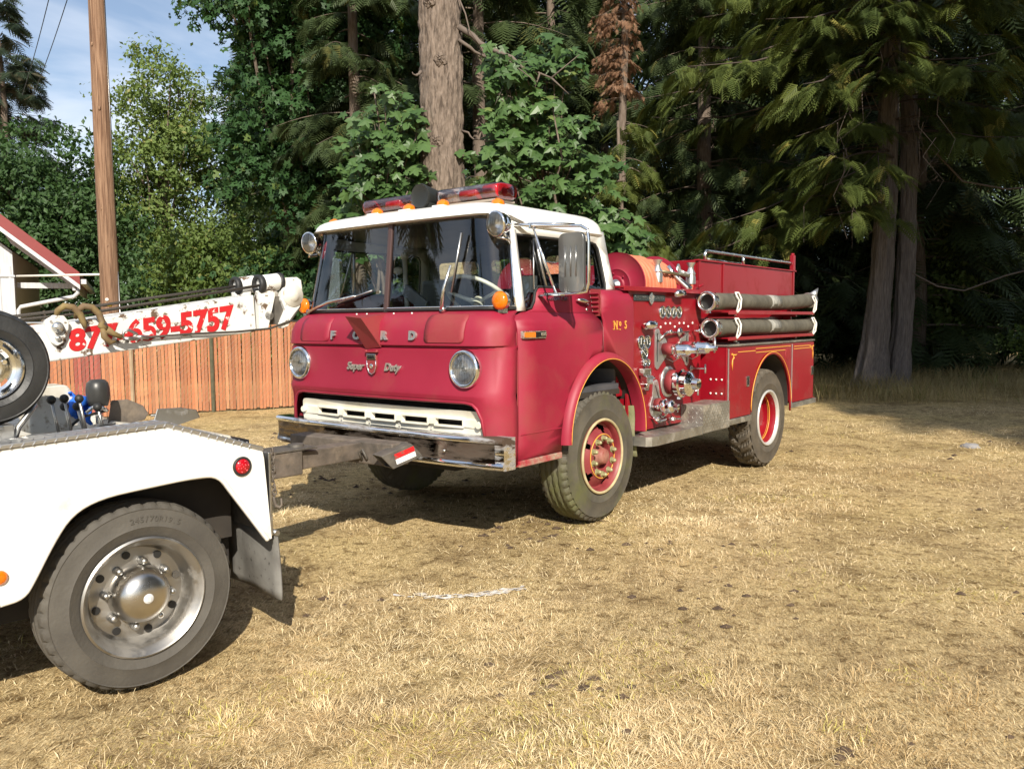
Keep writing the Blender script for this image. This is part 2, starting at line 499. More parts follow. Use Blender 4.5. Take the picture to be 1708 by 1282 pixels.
# raised lip round the grille opening
mb = MB()
pth = []
for i in range(61):
    y = -0.995 + 1.99 * i / 60
    a = abs(y); zb = open_z(y)
    L1 = 0.9; 
    t = a / L1 if a <= L1 else 1 + math.asin(min(1, (a - L1) / 0.2)) / (PI / 2)
    x, yy = plan_t(-t if y > 0 else t, front_x(zb), 1.1)
    pth.append((x - 0.004, y, zb))
mb.tube(pth, 0.012, 6)
mb.build('grille_lip', RED_CAB, FT)
# dark recess behind the grille bar
mb = MB(); mb.b(0.20, 0.30, -1.0, 1.0, 0.56, 1.02)
mb.build('grille_recess', DARK, FT)
mb = MB(); 
for i in range(13): mb.b(0.16, 0.185, -0.9, 0.9, 0.60 + i * 0.03, 0.606 + i * 0.03)
mb.build('radiator_screen', DARK, FT)
# grille bar with five slots
slots = [(0.695, 0.46), (0.385, 0.15), (0.075, -0.16), (-0.235, -0.47), (-0.545, -0.78)]
outl = rrect(-0.965, 0.90, 0.755, 0.925, 0.05, 6)
hol = [[(a, 0.822), (b, 0.822), (b, 0.862), (a, 0.862)] for a, b in slots]
mb = MB()
mb.prism([(u - 0.0, w) for u, w in outl], lambda u, w, d: (0.085 + d + 0.03 * (u / 0.95) ** 2 - 0.25 * max(0, w - 0.88), u, w), 0, 0.03, hol)
gb = mb.build('grille_bar', CREAM, FT, bevel=0.006)
for a, b in slots:
    mb = MB(); mb.prism(rrect(b - 0.012, a + 0.012, 0.810, 0.874, 0.008), lambda u, w, d: (0.082 + d + 0.03 * (u / 0.95) ** 2, u, w), 0, 0.006, [[(a, 0.822), (b, 0.822), (b, 0.862), (a, 0.862)]])
    mb.build('slot_frame', CREAM, gb, bevel=0.002)
for y in (-0.93, 0.87):
    mb = MB(); mb.cyl((0.112, y, 0.84), (0.085, y, 0.84), 0.028, 0.022); mb.build('bolt', CREAM, gb)
for y in (0.42, 0.11, -0.2, -0.51):
    mb = MB(); mb.ball((0.088, y, 0.80), 0.007, 8, 6); mb.build('bolt', STEEL, gb)
# bumper
prof = [(0.11, 0.775), (0.0, 0.777), (-0.018, 0.772), (-0.026, 0.757), (-0.022, 0.742), (-0.010, 0.735), (-0.006, 0.70), (-0.006, 0.64), (-0.010, 0.612), (-0.016, 0.604), (-0.02, 0.588), (-0.012, 0.574), (0.0, 0.569), (0.11, 0.568)]
rows = []
for y in np.linspace(-1.162, 1.162, 31):
    e = 0.05 * (abs(y) / 1.162) ** 4 + 0.02 * (y / 1.162) ** 2
    rows.append([(px + e, y, pz) for px, pz in prof])
mb = MB(); mb.grid(rows)
for r in (rows[0], rows[-1]): mb.add(r, [tuple(range(len(r)))])
bumper = mb.build('bumper', mat('scuffed_chrome', (0.82, 0.82, 0.83), 0.06, 1.0, dirt=(0.07, 0.045, 0.03), dscale=4.5, dlo=0.50, dhi=0.62, stretch=(1, 0.35, 2.0)), FT, sharp=50)
for y in (-0.72, -0.25, 0.35, 0.72):
    mb = MB(); mb.ball((-0.008, y, 0.67), 0.012, 8, 6); mb.build('bolt', STEEL, bumper)
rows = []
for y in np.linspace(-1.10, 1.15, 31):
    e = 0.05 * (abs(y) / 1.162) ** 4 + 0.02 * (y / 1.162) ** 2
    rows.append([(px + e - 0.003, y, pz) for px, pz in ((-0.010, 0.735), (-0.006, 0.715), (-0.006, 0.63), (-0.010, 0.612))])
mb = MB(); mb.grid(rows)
mb.build('bumper_face', mat('dark_reflection_chrome', (0.20, 0.165, 0.135), 0.13, 1.0, dirt=(0.06, 0.038, 0.025), dscale=5, dlo=0.45, dhi=0.65, stretch=(1, 0.4, 2)), bumper)  # dark reflection on the face painted into its chrome colour, brown patches by noise
# headlamps
for y in (-0.846, 0.846):
    hx = front_x(1.2) + 0.022
    mb = MB()
    mb.lathe([(0.10, 0.02), (0.125, 0.015), (0.128, -0.012), (0.122, -0.028), (0.110, -0.036), (0.100, -0.030), (0.096, -0.016)], (hx, y, 1.202), 'X', 40)
    hl = mb.build('headlight', CHROME, FT)
    mb = MB(); mb.lathe([(0.096, -0.022), (0.08, -0.034), (0.05, -0.043), (0.0, -0.046)], (hx, y, 1.202), 'X', 32)
    mb.build('lens', LAMPGLASS, hl)
    mb = MB(); mb.lathe([(0.098, -0.020), (0.080, -0.012), (0.05, -0.006), (0.02, -0.003), (0.0, -0.003)], (hx, y, 1.202), 'X', 32)
    mb.build('reflector', LAMPREF, hl)
    mb = MB(); mb.cyl((hx - 0.004, y, 1.202), (hx - 0.026, y, 1.202), 0.016, 0.014, 12)
    mb.build('bulb_shield', STEEL, hl)
    mb = MB()
    for k in range(9): 
        yy = y + (k - 4) * 0.02; h2 = math.sqrt(max(0, 0.09 ** 2 - (yy - y) ** 2))
        mb.tube([(hx - 0.035 + 3.2 * (yy - y) ** 2, yy, 1.202 - h2), (hx - 0.037 + 1.0 * (yy - y) ** 2, yy, 1.202), (hx - 0.035 + 3.2 * (yy - y) ** 2, yy, 1.202 + h2)], 0.0012, 4)
    mb.build('lens_rib', LAMPGLASS, hl)
# hood lettering, crest and script
for ch, y in (('F', 0.425), ('O', 0.155), ('R', -0.125), ('D', -0.401)):
    xx = front_x(1.41) + 0.03 * (y / 0.9) ** 2 - 0.012
    mb = MB()
    place_text('chrome_letter', ch, 0.078, DCHROME, FT, (xx, y, 1.413), (0, -1, 0), (0.11, 0, 1), depth=0.020, offset=0.005, xs=1.15)
for body, y in (('Super', 0.185), ('Duty', -0.195)):
    place_text('script_badge', body, 0.075, DCHROME, FT, (front_x(1.19) - 0.014 + 0.03 * (y / 0.9) ** 2, y, 1.195), (0, -1, 0), (0, 0, 1), depth=0.014, offset=0.002, shear=0.35)
mb = MB()
cx0 = front_x(1.2)
mb.prism([(-0.048, 1.275), (0.048, 1.275), (0.048, 1.20), (0.03, 1.155), (0.0, 1.14), (-0.03, 1.155), (-0.048, 1.20)], lambda u, w, d: (cx0 - d, -u, w), 0, 0.022)
cr = mb.build('crest', RED_DULL, FT, bevel=0.006)
mb = MB(); mb.b(cx0 - 0.028, cx0 - 0.018, -0.046, 0.046, 1.245, 1.285); mb.build('crest_bar', CHROME, cr, bevel=0.003)
mb = MB()
for k in (-1, 0, 1): mb.box((cx0 - 0.029, k * 0.022, 1.264), (0.008, 0.016, 0.016), ('X', PI / 4))
mb.build('crest_star', mat('black_enamel', (0.01, 0.01, 0.01), 0.3), cr)
mb = MB(); mb.tube([(cx0 - 0.024, -0.046, 1.24), (cx0 - 0.024, -0.046, 1.20), (cx0 - 0.024, -0.03, 1.158), (cx0 - 0.024, 0, 1.142), (cx0 - 0.024, 0.03, 1.158), (cx0 - 0.024, 0.046, 1.2), (cx0 - 0.024, 0.046, 1.24)], 0.004, 6)
mb.lathe([(0.012, 0), (0.02, -0.006), (0.012, -0.01), (0.0, -0.01)], (cx0 - 0.02, 0, 1.20), 'X', 16)
mb.build('crest_rim', CHROME, cr)
mb = MB(); mb.b(cx0 - 0.035, cx0 + 0.0, -0.06, 0.06, 1.297, 1.303); mb.ball((cx0 - 0.02, -0.055, 1.305), 0.011, 8, 6); mb.ball((cx0 - 0.02, 0.055, 1.305), 0.011, 8, 6)
mb.build('bracket', RED_DULL, FT, bevel=0.002)
# folded sheet-metal wedge bracket hanging over the letters
mb = MB()
mb.add([(0.13, 0.12, 1.562), (0.13, -0.045, 1.562), (-0.10, -0.043, 1.535), (-0.10, 0.119, 1.548)], [(0, 1, 2, 3)])
mb.add([(-0.10, 0.119, 1.548), (-0.10, -0.043, 1.535), (0.042, -0.083, 1.335), (0.042, 0.073, 1.322)], [(0, 1, 2, 3)])
mb.add([(-0.10, -0.043, 1.535), (0.13, -0.045, 1.562), (0.045, -0.083, 1.335)], [(0, 1, 2)])
mb.build('bracket_plate', RED_DULL, FT, solid=0.006)
# rectangular repair patch on the driver's side of the hood and cowl rivets
def front_pt(y, z, off=0.0):
    a = abs(y); L1 = yside(z) - 0.2
    t = a / L1 if a <= L1 else 1 + math.asin(min(1, (a - L1) / 0.2)) / (PI / 2)
    x, yy = plan_t(-t if y > 0 else t, front_x(z), yside(z)); return (x - off, yy, z)
me = panel([(p[0], p[1]) for p in rrect(-0.84, -0.50, 1.37, 1.555, 0.03)], lambda u, w: front_pt(u, w, 0.010), ucuts=np.linspace(-0.8, -0.55, 6), wcuts=(1.40, 1.44, 1.47, 1.50, 1.515, 1.53, 1.54, 1.55))
link('repair_patch', me, RED_DULL, FT, solid=0.005)
me = panel([(p[0], p[1]) for p in rrect(0.48, 0.84, 1.37, 1.555, 0.03)], lambda u, w: front_pt(u, w, 0.008), ucuts=np.linspace(0.55, 0.8, 6), wcuts=(1.40, 1.44, 1.47, 1.50, 1.515, 1.53, 1.54, 1.55))
link('repair_patch', me, RED_CAB, FT, solid=0.003)
for y in (0.27, 0.16, -0.12, -0.3):
    mb = MB(); mb.ball((0.135, y, 1.566), 0.007, 8, 5); mb.build('rivet', PALE, FT)

# doors, driver's and passenger side
AC = (1.333, 0.655); AX, AZ = 0.557, 0.607
def arch_pts(a0, a1, n, k=1.0): return [(AC[0] + AX * k * math.cos(math.radians(a0 + (a1 - a0) * i / n)), AC[1] + AZ * k * math.sin(math.radians(a0 + (a1 - a0) * i / n))) for i in range(n + 1)]
a_seam = math.degrees(math.acos((1.31 - AC[0]) / AX))
door_out = [(0.29, 0.60), (0.29, 1.47), (0.295, 1.515), (0.33, 1.54), (0.40, 1.556), (0.47, 1.566), (0.535, 1.585), (0.575, 1.63), (0.60, 1.695), (0.63, 1.722), (0.68, 1.733), (1.275, 1.738), (1.275, 1.56), (1.285, 1.53), (1.303, 1.50), (1.31, 1.45)]
door_out += arch_pts(a_seam, 178, 18) + [(0.776, 0.60)]
for sgn, fn in ((-1, near), (1, far)):
    me = panel(door_out, fn, wcuts=ZC, ucuts=(0.5, 0.8, 1.05))
    dr = link('door', me, RED_CAB, FT, solid=0.02, label=None)
    if sgn < 0:
        # handle: plate and blade
        mb = MB(); hy = -yside(1.62) - 0.012
        mb.tube([(1.06, hy - 0.012, 1.655), (1.10, hy - 0.022, 1.652), (1.17, hy - 0.024, 1.645), (1.22, hy - 0.01, 1.638)], [0.006, 0.016, 0.017, 0.01], 8)
        mb.lathe([(0.0, 0.012), (0.022, 0.01), (0.024, 0.0)], (1.215, hy, 1.637), 'Y', 16)
        mb.build('door_handle', CHROME_W, dr)
        mb = MB(); mb.lathe([(0.0, -0.008), (0.012, -0.006), (0.014, 0.003)], (1.205, hy, 1.585), 'Y', 14); mb.build('key_lock', STEEL, dr)
        place_text('script_badge', 'Custom Cab', 0.05, CHROME, dr, (0.83, -yside(1.655) - 0.014, 1.662), (1, 0, 0), (0, 0.17, 1), depth=0.004, shear=0.3)
        mb = MB(); mb.b(0.30, 0.765, -1.112, -1.095, 0.762, 0.772); mb.build('door_crease', RED_CAB, dr, bevel=0.004)
        # drip seam of the door front
        mb = MB(); mb.tube([near(0.285, z) for z in np.linspace(0.6, 1.5, 12)], 0.004, 5); mb.build('door_seam', RED_DULL, dr)
        mb = MB(); mb.tube([(x, -yside(z) - 0.004, z) for x, z in door_out[10:16] + [(1.31, 1.36), (1.31, 1.27)]][1:], 0.006, 5); mb.build('door_seam', PALE, dr)
# rocker sill
mb = MB(); mb.prism([(0.29, 0.555), (0.77, 0.555), (0.77, 0.597), (0.29, 0.597)], lambda u, w, d: (u, -1.10 + d, w), -0.012, 0.03)
mb.build('rocker_sill', mat('scraped_red_sill', (0.36, 0.02, 0.04), 0.5, dirt=(0.35, 0.30, 0.22), dscale=9, dlo=0.40, dhi=0.60), FT, bevel=0.005)
# fender marker: amber side lamp with badge
mb = MB(); mb.prism(rrect(0.315, 0.575, 1.393, 1.442, 0.006, 3), lambda u, w, d: (u, -1.10 - d, w), 0.0, 0.022)
fm = mb.build('fender_marker', CHROME_W, FT, bevel=0.004)
mb = MB(); mb.prism(rrect(0.335, 0.445, 1.40, 1.435, 0.005, 3), lambda u, w, d: (u, -1.122 - d, w), 0.0, 0.010); mb.build('lens', AMBER, fm, bevel=0.004)
mb = MB(); mb.prism(rrect(0.452, 0.565, 1.40, 1.435, 0.004, 3), lambda u, w, d: (u, -1.122 - d, w), 0.0, 0.006); mb.build('badge', mat('black_enamel', (0.01, 0.01, 0.01), 0.3), fm)
place_text('lettering', '8000', 0.03, CHROME, fm, (0.535, -1.131, 1.418), (1, 0, 0), (0, 0, 1), depth=0.003)
# rear cab corner with the number
def yrear(z): return interp(z, [0.5, 1.60, 1.66, 1.70, 1.725, 1.74], [1.10, 1.10, 1.09, 1.065, 1.03, 0.985])
def rear_pt(s): return lambda x, z: (x, s * (yrear(z) - 0.06 * max(0, (x - 1.74) / 0.06) ** 2), z)
a_end = math.degrees(math.acos((1.80 - AC[0]) / AX))
rc = [(1.318, 1.45), (1.312, 1.505), (1.296, 1.535), (1.288, 1.57), (1.288, 1.737), (1.76, 1.737), (1.785, 1.715), (1.80, 1.67)] + arch_pts(a_end, math.degrees(math.acos((1.318 - AC[0]) / AX)), 10)
for s in (-1, 1):
    me = panel(rc, rear_pt(s), wcuts=(1.2, 1.45, 1.55, 1.60, 1.63, 1.66, 1.68, 1.70, 1.712, 1.725), ucuts=(1.5, 1.74, 1.755, 1.77, 1.785))
    cp = link('cab_corner_panel', me, RED_CAB, FT, solid=0.015)
    mb = MB(); mb.b(1.283, 1.289, s * 0.985, s * 1.098, 1.54, 1.735); mb.build('louvre_back', RED_DULL, cp)
    for k in range(5):
        mb = MB(); mb.box((1.275, s * 1.045, 1.565 + k * 0.034), (0.022, 0.085, 0.006), ('Y', 0.5)); mb.build('louvre', RED_CAB, cp)
    mb = MB(); mb.tube([(1.284, s * 1.10, z) for z in np.linspace(1.55, 1.70, 6)], 0.006, 6); mb.build('panel_edge', RED_DULL, cp)
    if s < 0:
        place_text('number_lettering', 'N', 0.088, GOLD, cp, (1.478, -1.111, 1.468), (1, 0, 0), (0, 0, 1), depth=0.003, offset=0.002, xs=0.85)
        place_text('number_lettering', 'o', 0.070, GOLD, cp, (1.543, -1.111, 1.485), (1, 0, 0), (0, 0, 1), depth=0.003, offset=0.002, xs=0.8)
        place_text('number_lettering', '5', 0.085, GOLD, cp, (1.625, -1.111, 1.468), (1, 0, 0), (0, 0, 1), depth=0.003, offset=0.002, xs=0.85)
        mb = MB(); mb.box((1.543, -1.111, 1.437), (0.018, 0.003, 0.008))
        for x in (1.452, 1.502):
            for z in (1.439, 1.497): mb.box((x, -1.111, z), (0.024, 0.003, 0.006))
        mb.build('number_serif', GOLD, cp)
# wheel-arch flare with gold pinstripes, both sides
for s in (-1, 1):
    rows = []
    prof = [(1.0, 0.0), (0.995, 0.022), (0.975, 0.045), (0.945, 0.062), (0.915, 0.066), (0.905, 0.058), (0.905, 0.02), (0.91, -0.05)]
    for i in range(37):
        a = -3 + 184 * i / 36
        c, q = math.cos(math.radians(a)), math.sin(math.radians(a))
        rows.append([(AC[0] + AX * (k + 0.02) * c, s * (1.10 + o), AC[1] + AZ * (k + 0.02) * q) for k, o in prof])
    mb = MB(); mb.grid(rows); fl = mb.build('wheel_arch_flare', RED_CAB, FT, sharp=60)
    for k, o in ((0.935, 0.064), (0.955, 0.060)):
        mb = MB(); mb.tube([(AC[0] + AX * k * math.cos(math.radians(-3 + 184 * i / 48)), s * (1.10 + o), AC[1] + AZ * k * math.sin(math.radians(-3 + 184 * i / 48))) for i in range(49)], 0.0035, 5)
        mb.build('pinstripe', GOLD, fl)
    # inner wheel housing
    rows = [[(AC[0] + AX * 0.95 * math.cos(math.radians(a)), s * y, AC[1] + AZ * 0.95 * math.sin(math.radians(a))) for a in np.linspace(-3, 183, 21)] for y in (1.09, 0.72, 0.70)]
    mb = MB(); mb.grid(rows)
    mb.add([(AC[0], s * 0.70, AC[1])] + rows[-1], [(0, i, i + 1) for i in range(1, 21)])
    mb.build('wheel_housing', DARK, FT)
# mossy mud flap behind the front wheel
mb = MB(); rows = []
for i in range(9):
    z = 0.83 - i * 0.052
    rows.append([(1.80 + 0.012 * math.sin(j * 1.3 + i) + 0.05 * (i / 8), -1.08 + 0.33 * j / 6, z - 0.02 * (j / 6)) for j in range(7)])
mb.grid(rows); mb.build('mud_flap', CANVAS, FT, solid=0.012)

# greenhouse: windshield, pillars, side glass, roof
def ws_fx(z): return interp(z, [1.575, 2.2], [0.175, 0.245])
def ws_pt(t, z, off=0.0):
    x, y = plan_t(t, ws_fx(z) - off, yside(z) - 0.005 + off, 0.17, 0.03); return (x, y, z)
TW_ = list(np.linspace(0.02, 1, 9)) + [1.15, 1.3, 1.45, 1.6, 1.75, 1.9, 1.98]
for s in (1, -1):
    mb = MB(); mb.grid([[ws_pt(s * t, z) for t in TW_] for z in np.linspace(1.592, 2.215, 7)])
    mb.build('windshield', GLASS, FT)
mb = MB()
loop = [ws_pt(t, 1.59, 0.006) for t in np.linspace(-1.98, 1.98, 60)]
mb.tube(loop, 0.013, 6)
mb.build('windshield_gasket', BLACK, FT)
mb = MB(); mb.tube([ws_pt(t, 1.605, 0.008) for t in np.linspace(-1.98, 1.98, 60)], 0.006, 6)
mb.tube([ws_pt(t, 2.208, 0.010) for t in np.linspace(-1.98, 1.98, 60)], 0.010, 6)
for s in (1, -1): mb.tube([ws_pt(1.98 * s, z, 0.008) for z in np.linspace(1.60, 2.205, 8)], 0.008, 6)
mb.build('windshield_trim', CHROME, FT)
mb = MB()
for z0, z1 in zip(np.linspace(1.59, 2.18, 8)[:-1], np.linspace(1.59, 2.18, 8)[1:]): pass
mb.grid([[(ws_fx(z) + dx_, dy_, z) for dx_, dy_ in ((-0.012, -0.022), (-0.018, 0.0), (-0.012, 0.022), (0.03, 0.022), (0.03, -0.022), (-0.012, -0.022))] for z in (1.58, 2.215)], smooth=False)
mb.build('windshield_divider', mat('dark_bronze_trim', (0.10, 0.06, 0.055), 0.35, 0.4), FT, bevel=0.004)
for s, fn in ((-1, near), (1, far)):
    me = panel([(0.372, 1.572), (0.452, 1.572), (0.455, 1.70), (0.472, 2.12), (0.44, 2.21), (0.42, 2.21), (0.425, 2.12)], fn, wcuts=(1.65, 1.8, 1.95))
    link('windshield_pillar', me, WHITE, FT, solid=0.035)
    me = panel([(1.50, 1.737), (1.628, 1.737), (1.60, 1.95), (1.575, 2.18), (0.44, 2.18), (0.46, 2.09), (1.40, 2.095), (1.455, 2.085), (1.485, 2.05), (1.495, 1.98), (1.515, 1.78)], fn, wcuts=(1.8, 1.9, 2.0))
    link('rear_pillar', me, WHITE, FT, solid=0.035)
    wout = [(0.46, 1.585), (0.53, 1.59), (0.575, 1.64), (0.60, 1.70), (0.64, 1.738), (1.50, 1.738), (1.513, 1.78), (1.493, 1.98), (1.48, 2.05), (1.45, 2.082), (1.40, 2.09), (0.475, 2.085)]
    me = panel(wout, lambda x, z: (x, s * (yside(z) - 0.012), z), wcuts=(1.7, 1.8, 1.9, 2.0))
    link('side_window', me, GLASS, FT)
    mb = MB(); mb.tube([(x, s * (yside(z) + 0.004), z) for x, z in wout], 0.011, 6, closed=True); mb.build('window_gasket', BLACK, FT)
    mb = MB(); mb.tube([(0.70, s * (yside(2.08)), 2.08), (0.745, s * (yside(1.74)), 1.74)], 0.012, 6); mb.tube([(0.68, s * (yside(2.08)), 2.08), (0.60, s * yside(1.72), 1.72)], 0.006, 6); mb.build('vent_window_bar', STEEL, FT)
# roof shell
def ring(z, ins, hw0=0.957, fx0=0.195, back0=1.605):
    hw, fx, bk = hw0 - ins, fx0 + ins * 0.9, back0 - ins * 0.7
    P = []
    Rf, Rb = 0.19, 0.12
    for i in range(8): a = PI / 2 * i / 7; P.append((fx + 0.03 + Rf * (1 - math.sin(a)), -(hw - Rf + Rf * math.cos(a)), z))
    for y in np.linspace(-(hw - Rf), hw - Rf, 11)[1:-1]: P.append((fx + 0.03 * (y / (hw - Rf)) ** 2, y, z))
    for i in range(8): a = PI / 2 * (1 - i / 7); P.append((fx + 0.03 + Rf * (1 - math.sin(a)), (hw - Rf + Rf * math.cos(a)), z))
    for x in np.linspace(fx + 0.03 + Rf, bk - Rb, 7)[1:-1]: P.append((x, hw, z))
    for i in range(6): a = PI / 2 * i / 5; P.append((bk - Rb + Rb * math.sin(a), hw - Rb + Rb * math.cos(a), z))
    for y in np.linspace(hw - Rb, -(hw - Rb), 7)[1:-1]: P.append((bk, y, z))
    for i in range(6): a = PI / 2 * (1 - i / 5); P.append((bk - Rb + Rb * math.sin(a), -(hw - Rb + Rb * math.cos(a)), z))
    for x in np.linspace(bk - Rb, fx + 0.03 + Rf, 7)[1:-1]: P.append((x, -hw, z))
    def lift(p):      # the roof edge sits higher over the windshield than over the doors
        k = max(0.0, min(1.0, (0.62 - p[0]) / 0.30)); k = k * k * (3 - 2 * k); f = max(0.0, (2.29 - p[2]) / 0.15)
        return (p[0], p[1], p[2] + f * (0.047 * k - 0.018 * (1 - k)))
    return [lift(p) for p in P]
lv = [(2.160, 0.03), (2.162, 0.0), (2.172, -0.008), (2.184, 0.0), (2.215, 0.006), (2.245, 0.022), (2.27, 0.05), (2.29, 0.09), (2.306, 0.15), (2.32, 0.24), (2.33, 0.36), (2.337, 0.52)]
rows = [ring(z, i) for z, i in lv]
mb = MB(); mb.grid(rows, closed=True)
mb.add(rows[-1], [tuple(range(len(rows[-1])))], True)
roof = mb.build('roof', WHITE, FT, sharp=50)
mb = MB(); mb.add(ring(2.17, 0.03), [tuple(range(len(rows[0])))]); mb.build('headliner', INTERIOR, FT)
# cab rear wall with three windows
def back_x(z): return interp(z, [0.6, 1.74, 2.18], [1.66, 1.635, 1.575])
bw = [[(p[0], p[1]) for p in rrect(a, b, 1.78, 2.03, 0.05)] for a, b in ((-0.84, -0.36), (-0.24, 0.22), (0.34, 0.84))]
outl = [(-1.0, 0.9), (1.0, 0.9), (1.0, 1.73), (0.92, 2.17), (-0.92, 2.17), (-1.0, 1.73)]
me = panel(outl, lambda y, z: (back_x(z), y, z), holes=bw, wcuts=(1.74,))
link('cab_rear_wall', me, INTERIOR, FT, solid=0.03)
for h in bw:
    me = panel(h, lambda y, z: (back_x(z), y, z)); link('rear_window', me, GLASS, FT)
# cab interior
mb = MB(); mb.b(0.25, 1.62, -1.05, 1.05, 0.98, 1.02); mb.build('cab_floor', INTERIOR, FT)
for y in (-0.55, 0.55):
    mb = MB(); mb.b(0.85, 1.35, y - 0.28, y + 0.28, 1.18, 1.36); st = mb.build('seat', SEAT, FT, bevel=0.04, seg=3)
    mb = MB(); mb.box((1.38, y, 1.62), (0.13, 0.54, 0.50), ('Y', 0.15)); mb.build('seat_back', SEAT, st, bevel=0.04, seg=3)
mb = MB(); mb.b(0.55, 1.55, -0.25, 0.25, 1.0, 1.40); mb.build('engine_cover', INTERIOR, FT, bevel=0.05, seg=3)
mb = MB(); mb.prism([(0.24, 1.40), (0.24, 1.60), (0.34, 1.605), (0.46, 1.58), (0.50, 1.50), (0.48, 1.36)], lambda u, w, d: (u, d, w), -0.98, 0.98); mb.build('dashboard', INTERIOR, FT, bevel=0.01)
sw_c = Vector((0.62, -0.50, 1.66)); sw_n = Vector((0.62, 0, 0.78)).normalized()
a1 = Vector((0, 1, 0)); a2 = sw_n.cross(a1)
mb = MB(); mb.tube([sw_c + (a1 * math.cos(t) + a2 * math.sin(t)) * 0.26 for t in np.linspace(0, 2 * PI, 40, endpoint=False)], 0.015, 8, closed=True)
for t in (0.4, PI - 0.4, PI * 1.5): mb.tube([sw_c - sw_n * 0.03, sw_c + (a1 * math.cos(t) + a2 * math.sin(t)) * 0.25], [0.02, 0.011], 8)
mb.cyl(sw_c - sw_n * 0.05, sw_c + sw_n * 0.005, 0.05, 0.04)
swl = mb.build('steering_wheel', CREAM, FT)
mb = MB(); mb.cyl(sw_c - sw_n * 0.04, (0.42, -0.5, 1.35), 0.03); mb.build('steering_column', INTERIOR, swl)
mb = MB(); mb.box((0.45, -0.02, 1.68), (0.03, 0.26, 0.09), ('X', 0.55)); mb.cyl((0.46, -0.02, 1.58), (0.45, -0.02, 1.66), 0.015); mb.build('radio_head', mat('grey_radio_case', (0.22, 0.23, 0.25), 0.4), FT, bevel=0.006)
mb = MB(); mb.tube([(1.0, 0.62, 1.4), (0.95, 0.60, 2.03)], 0.02, 8); mb.ball((0.95, 0.6, 2.05), 0.035); mb.ball((0.93, 0.66, 1.93), 0.04, sc=(1, 1.2, 0.8)); mb.build('handset_post', mat('ivory_plastic', (0.6, 0.57, 0.5), 0.4), FT)
for s in (-1, 1):
    me = panel([(0.46, 1.05), (0.46, 1.55), (0.60, 1.70), (1.28, 1.72), (1.28, 1.30), (0.8, 1.05)], lambda x, z: (x, s * (yside(z) - 0.05), z)); link('door_trim', me, RED_DULL, FT, solid=0.01)
mb = MB(); mb.box((1.22, -0.45, 1.77), (0.012, 0.20, 0.17), ('Z', 0.3)); mb.build('paper_sheet', PALE, FT)
# wipers
def wiper(base, elbow, tip, blade0, blade1):
    mb = MB(); mb.cyl(base, (base[0] - 0.03, base[1], base[2] + 0.005), 0.024, 0.018); mb.tube([(base[0] - 0.025, base[1], base[2]), elbow, tip], [0.014, 0.012, 0.008], 8)
    w = mb.build('wiper', CHROME_W, FT)
    mb = MB(); mb.tube([blade0, blade1], 0.009, 6); mb.build('wiper_blade', BLACK, w)
    mb = MB(); mb.tube([(blade0[0] - 0.008, blade0[1], blade0[2]), (blade1[0] - 0.008, blade1[1], blade1[2])], 0.007, 6); mb.build('wiper_rib', STEEL, w)
wiper((0.165, -0.575, 1.588), (0.15, -0.585, 1.72), (0.165, -0.64, 1.88), (0.185, -0.63, 1.70), (0.215, -0.70, 2.09))
wiper((0.21, 0.90, 1.588), (0.14, 0.60, 1.66), (0.145, 0.30, 1.70), (0.165, 0.50, 1.655), (0.165, 0.12, 1.735))
# spot lamps on the pillars
for s in (-1, 1):
    c = Vector((0.27, s * 0.955, 2.135)); d = Vector((-0.97, -0.05 * s if s > 0 else 0.12, -0.12)).normalized()
    ax = d; u = ax.orthogonal().normalized(); w = ax.cross(u)
    def lat(prof, mbx, n=28):
        P = []; m = len(prof)
        for i in range(n):
            t = 2 * PI * i / n
            for r, h in prof: P.append(c + ax * h + (u * math.cos(t) + w * math.sin(t)) * r)
        mbx.add(P, [(i * m + j, i * m + j + 1, ((i + 1) % n) * m + j + 1, ((i + 1) % n) * m + j) for i in range(n) for j in range(m - 1)], True)
    mb = MB(); lat([(0.0, -0.10), (0.03, -0.098), (0.06, -0.075), (0.076, -0.03), (0.08, 0.0), (0.086, 0.004), (0.086, 0.018), (0.076, 0.02)], mb)
    sp = mb.build('spot_lamp', CHROME, FT)
    mb = MB(); lat([(0.076, 0.016), (0.055, -0.02), (0.025, -0.045), (0.0, -0.05)], mb); mb.build('reflector', LAMPREF, sp)
    mb = MB(); lat([(0.076, 0.018), (0.05, 0.028), (0.0, 0.033)], mb); mb.build('lens', LAMPGLASS, sp)
    mb = MB(); mb.cyl(c - ax * 0.06 - Vector((0, 0, 0.06)), Vector((0.40, s * 0.955, 2.02)), 0.014); mb.tube([c - Vector((0, 0, 0.085)), c + Vector((0.03, s * 0.06, -0.10)), c + Vector((0.08, s * 0.02, -0.09))], 0.012, 6); mb.build('lamp_bracket', CHROME_W, sp)
# round amber turn signals on the cowl corners
for s in (-1, 1):
    c = (0.235, s * 1.005, 1.64)
    mb = MB(); mb.lathe([(0.0, 0.055), (0.045, 0.05), (0.06, 0.03), (0.062, 0.0)], c, 'X', 28); mb.b(c[0] + 0.0, c[0] + 0.05, c[1] - 0.02, c[1] + 0.02, 1.56, 1.60); ts = mb.build('turn_signal', CHROME_W, FT)
    mb = MB(); mb.lathe([(0.06, 0.0), (0.058, -0.018), (0.045, -0.03), (0.02, -0.036), (0.0, -0.037)], c, 'X', 28); mb.build('lens', AMBER, ts)
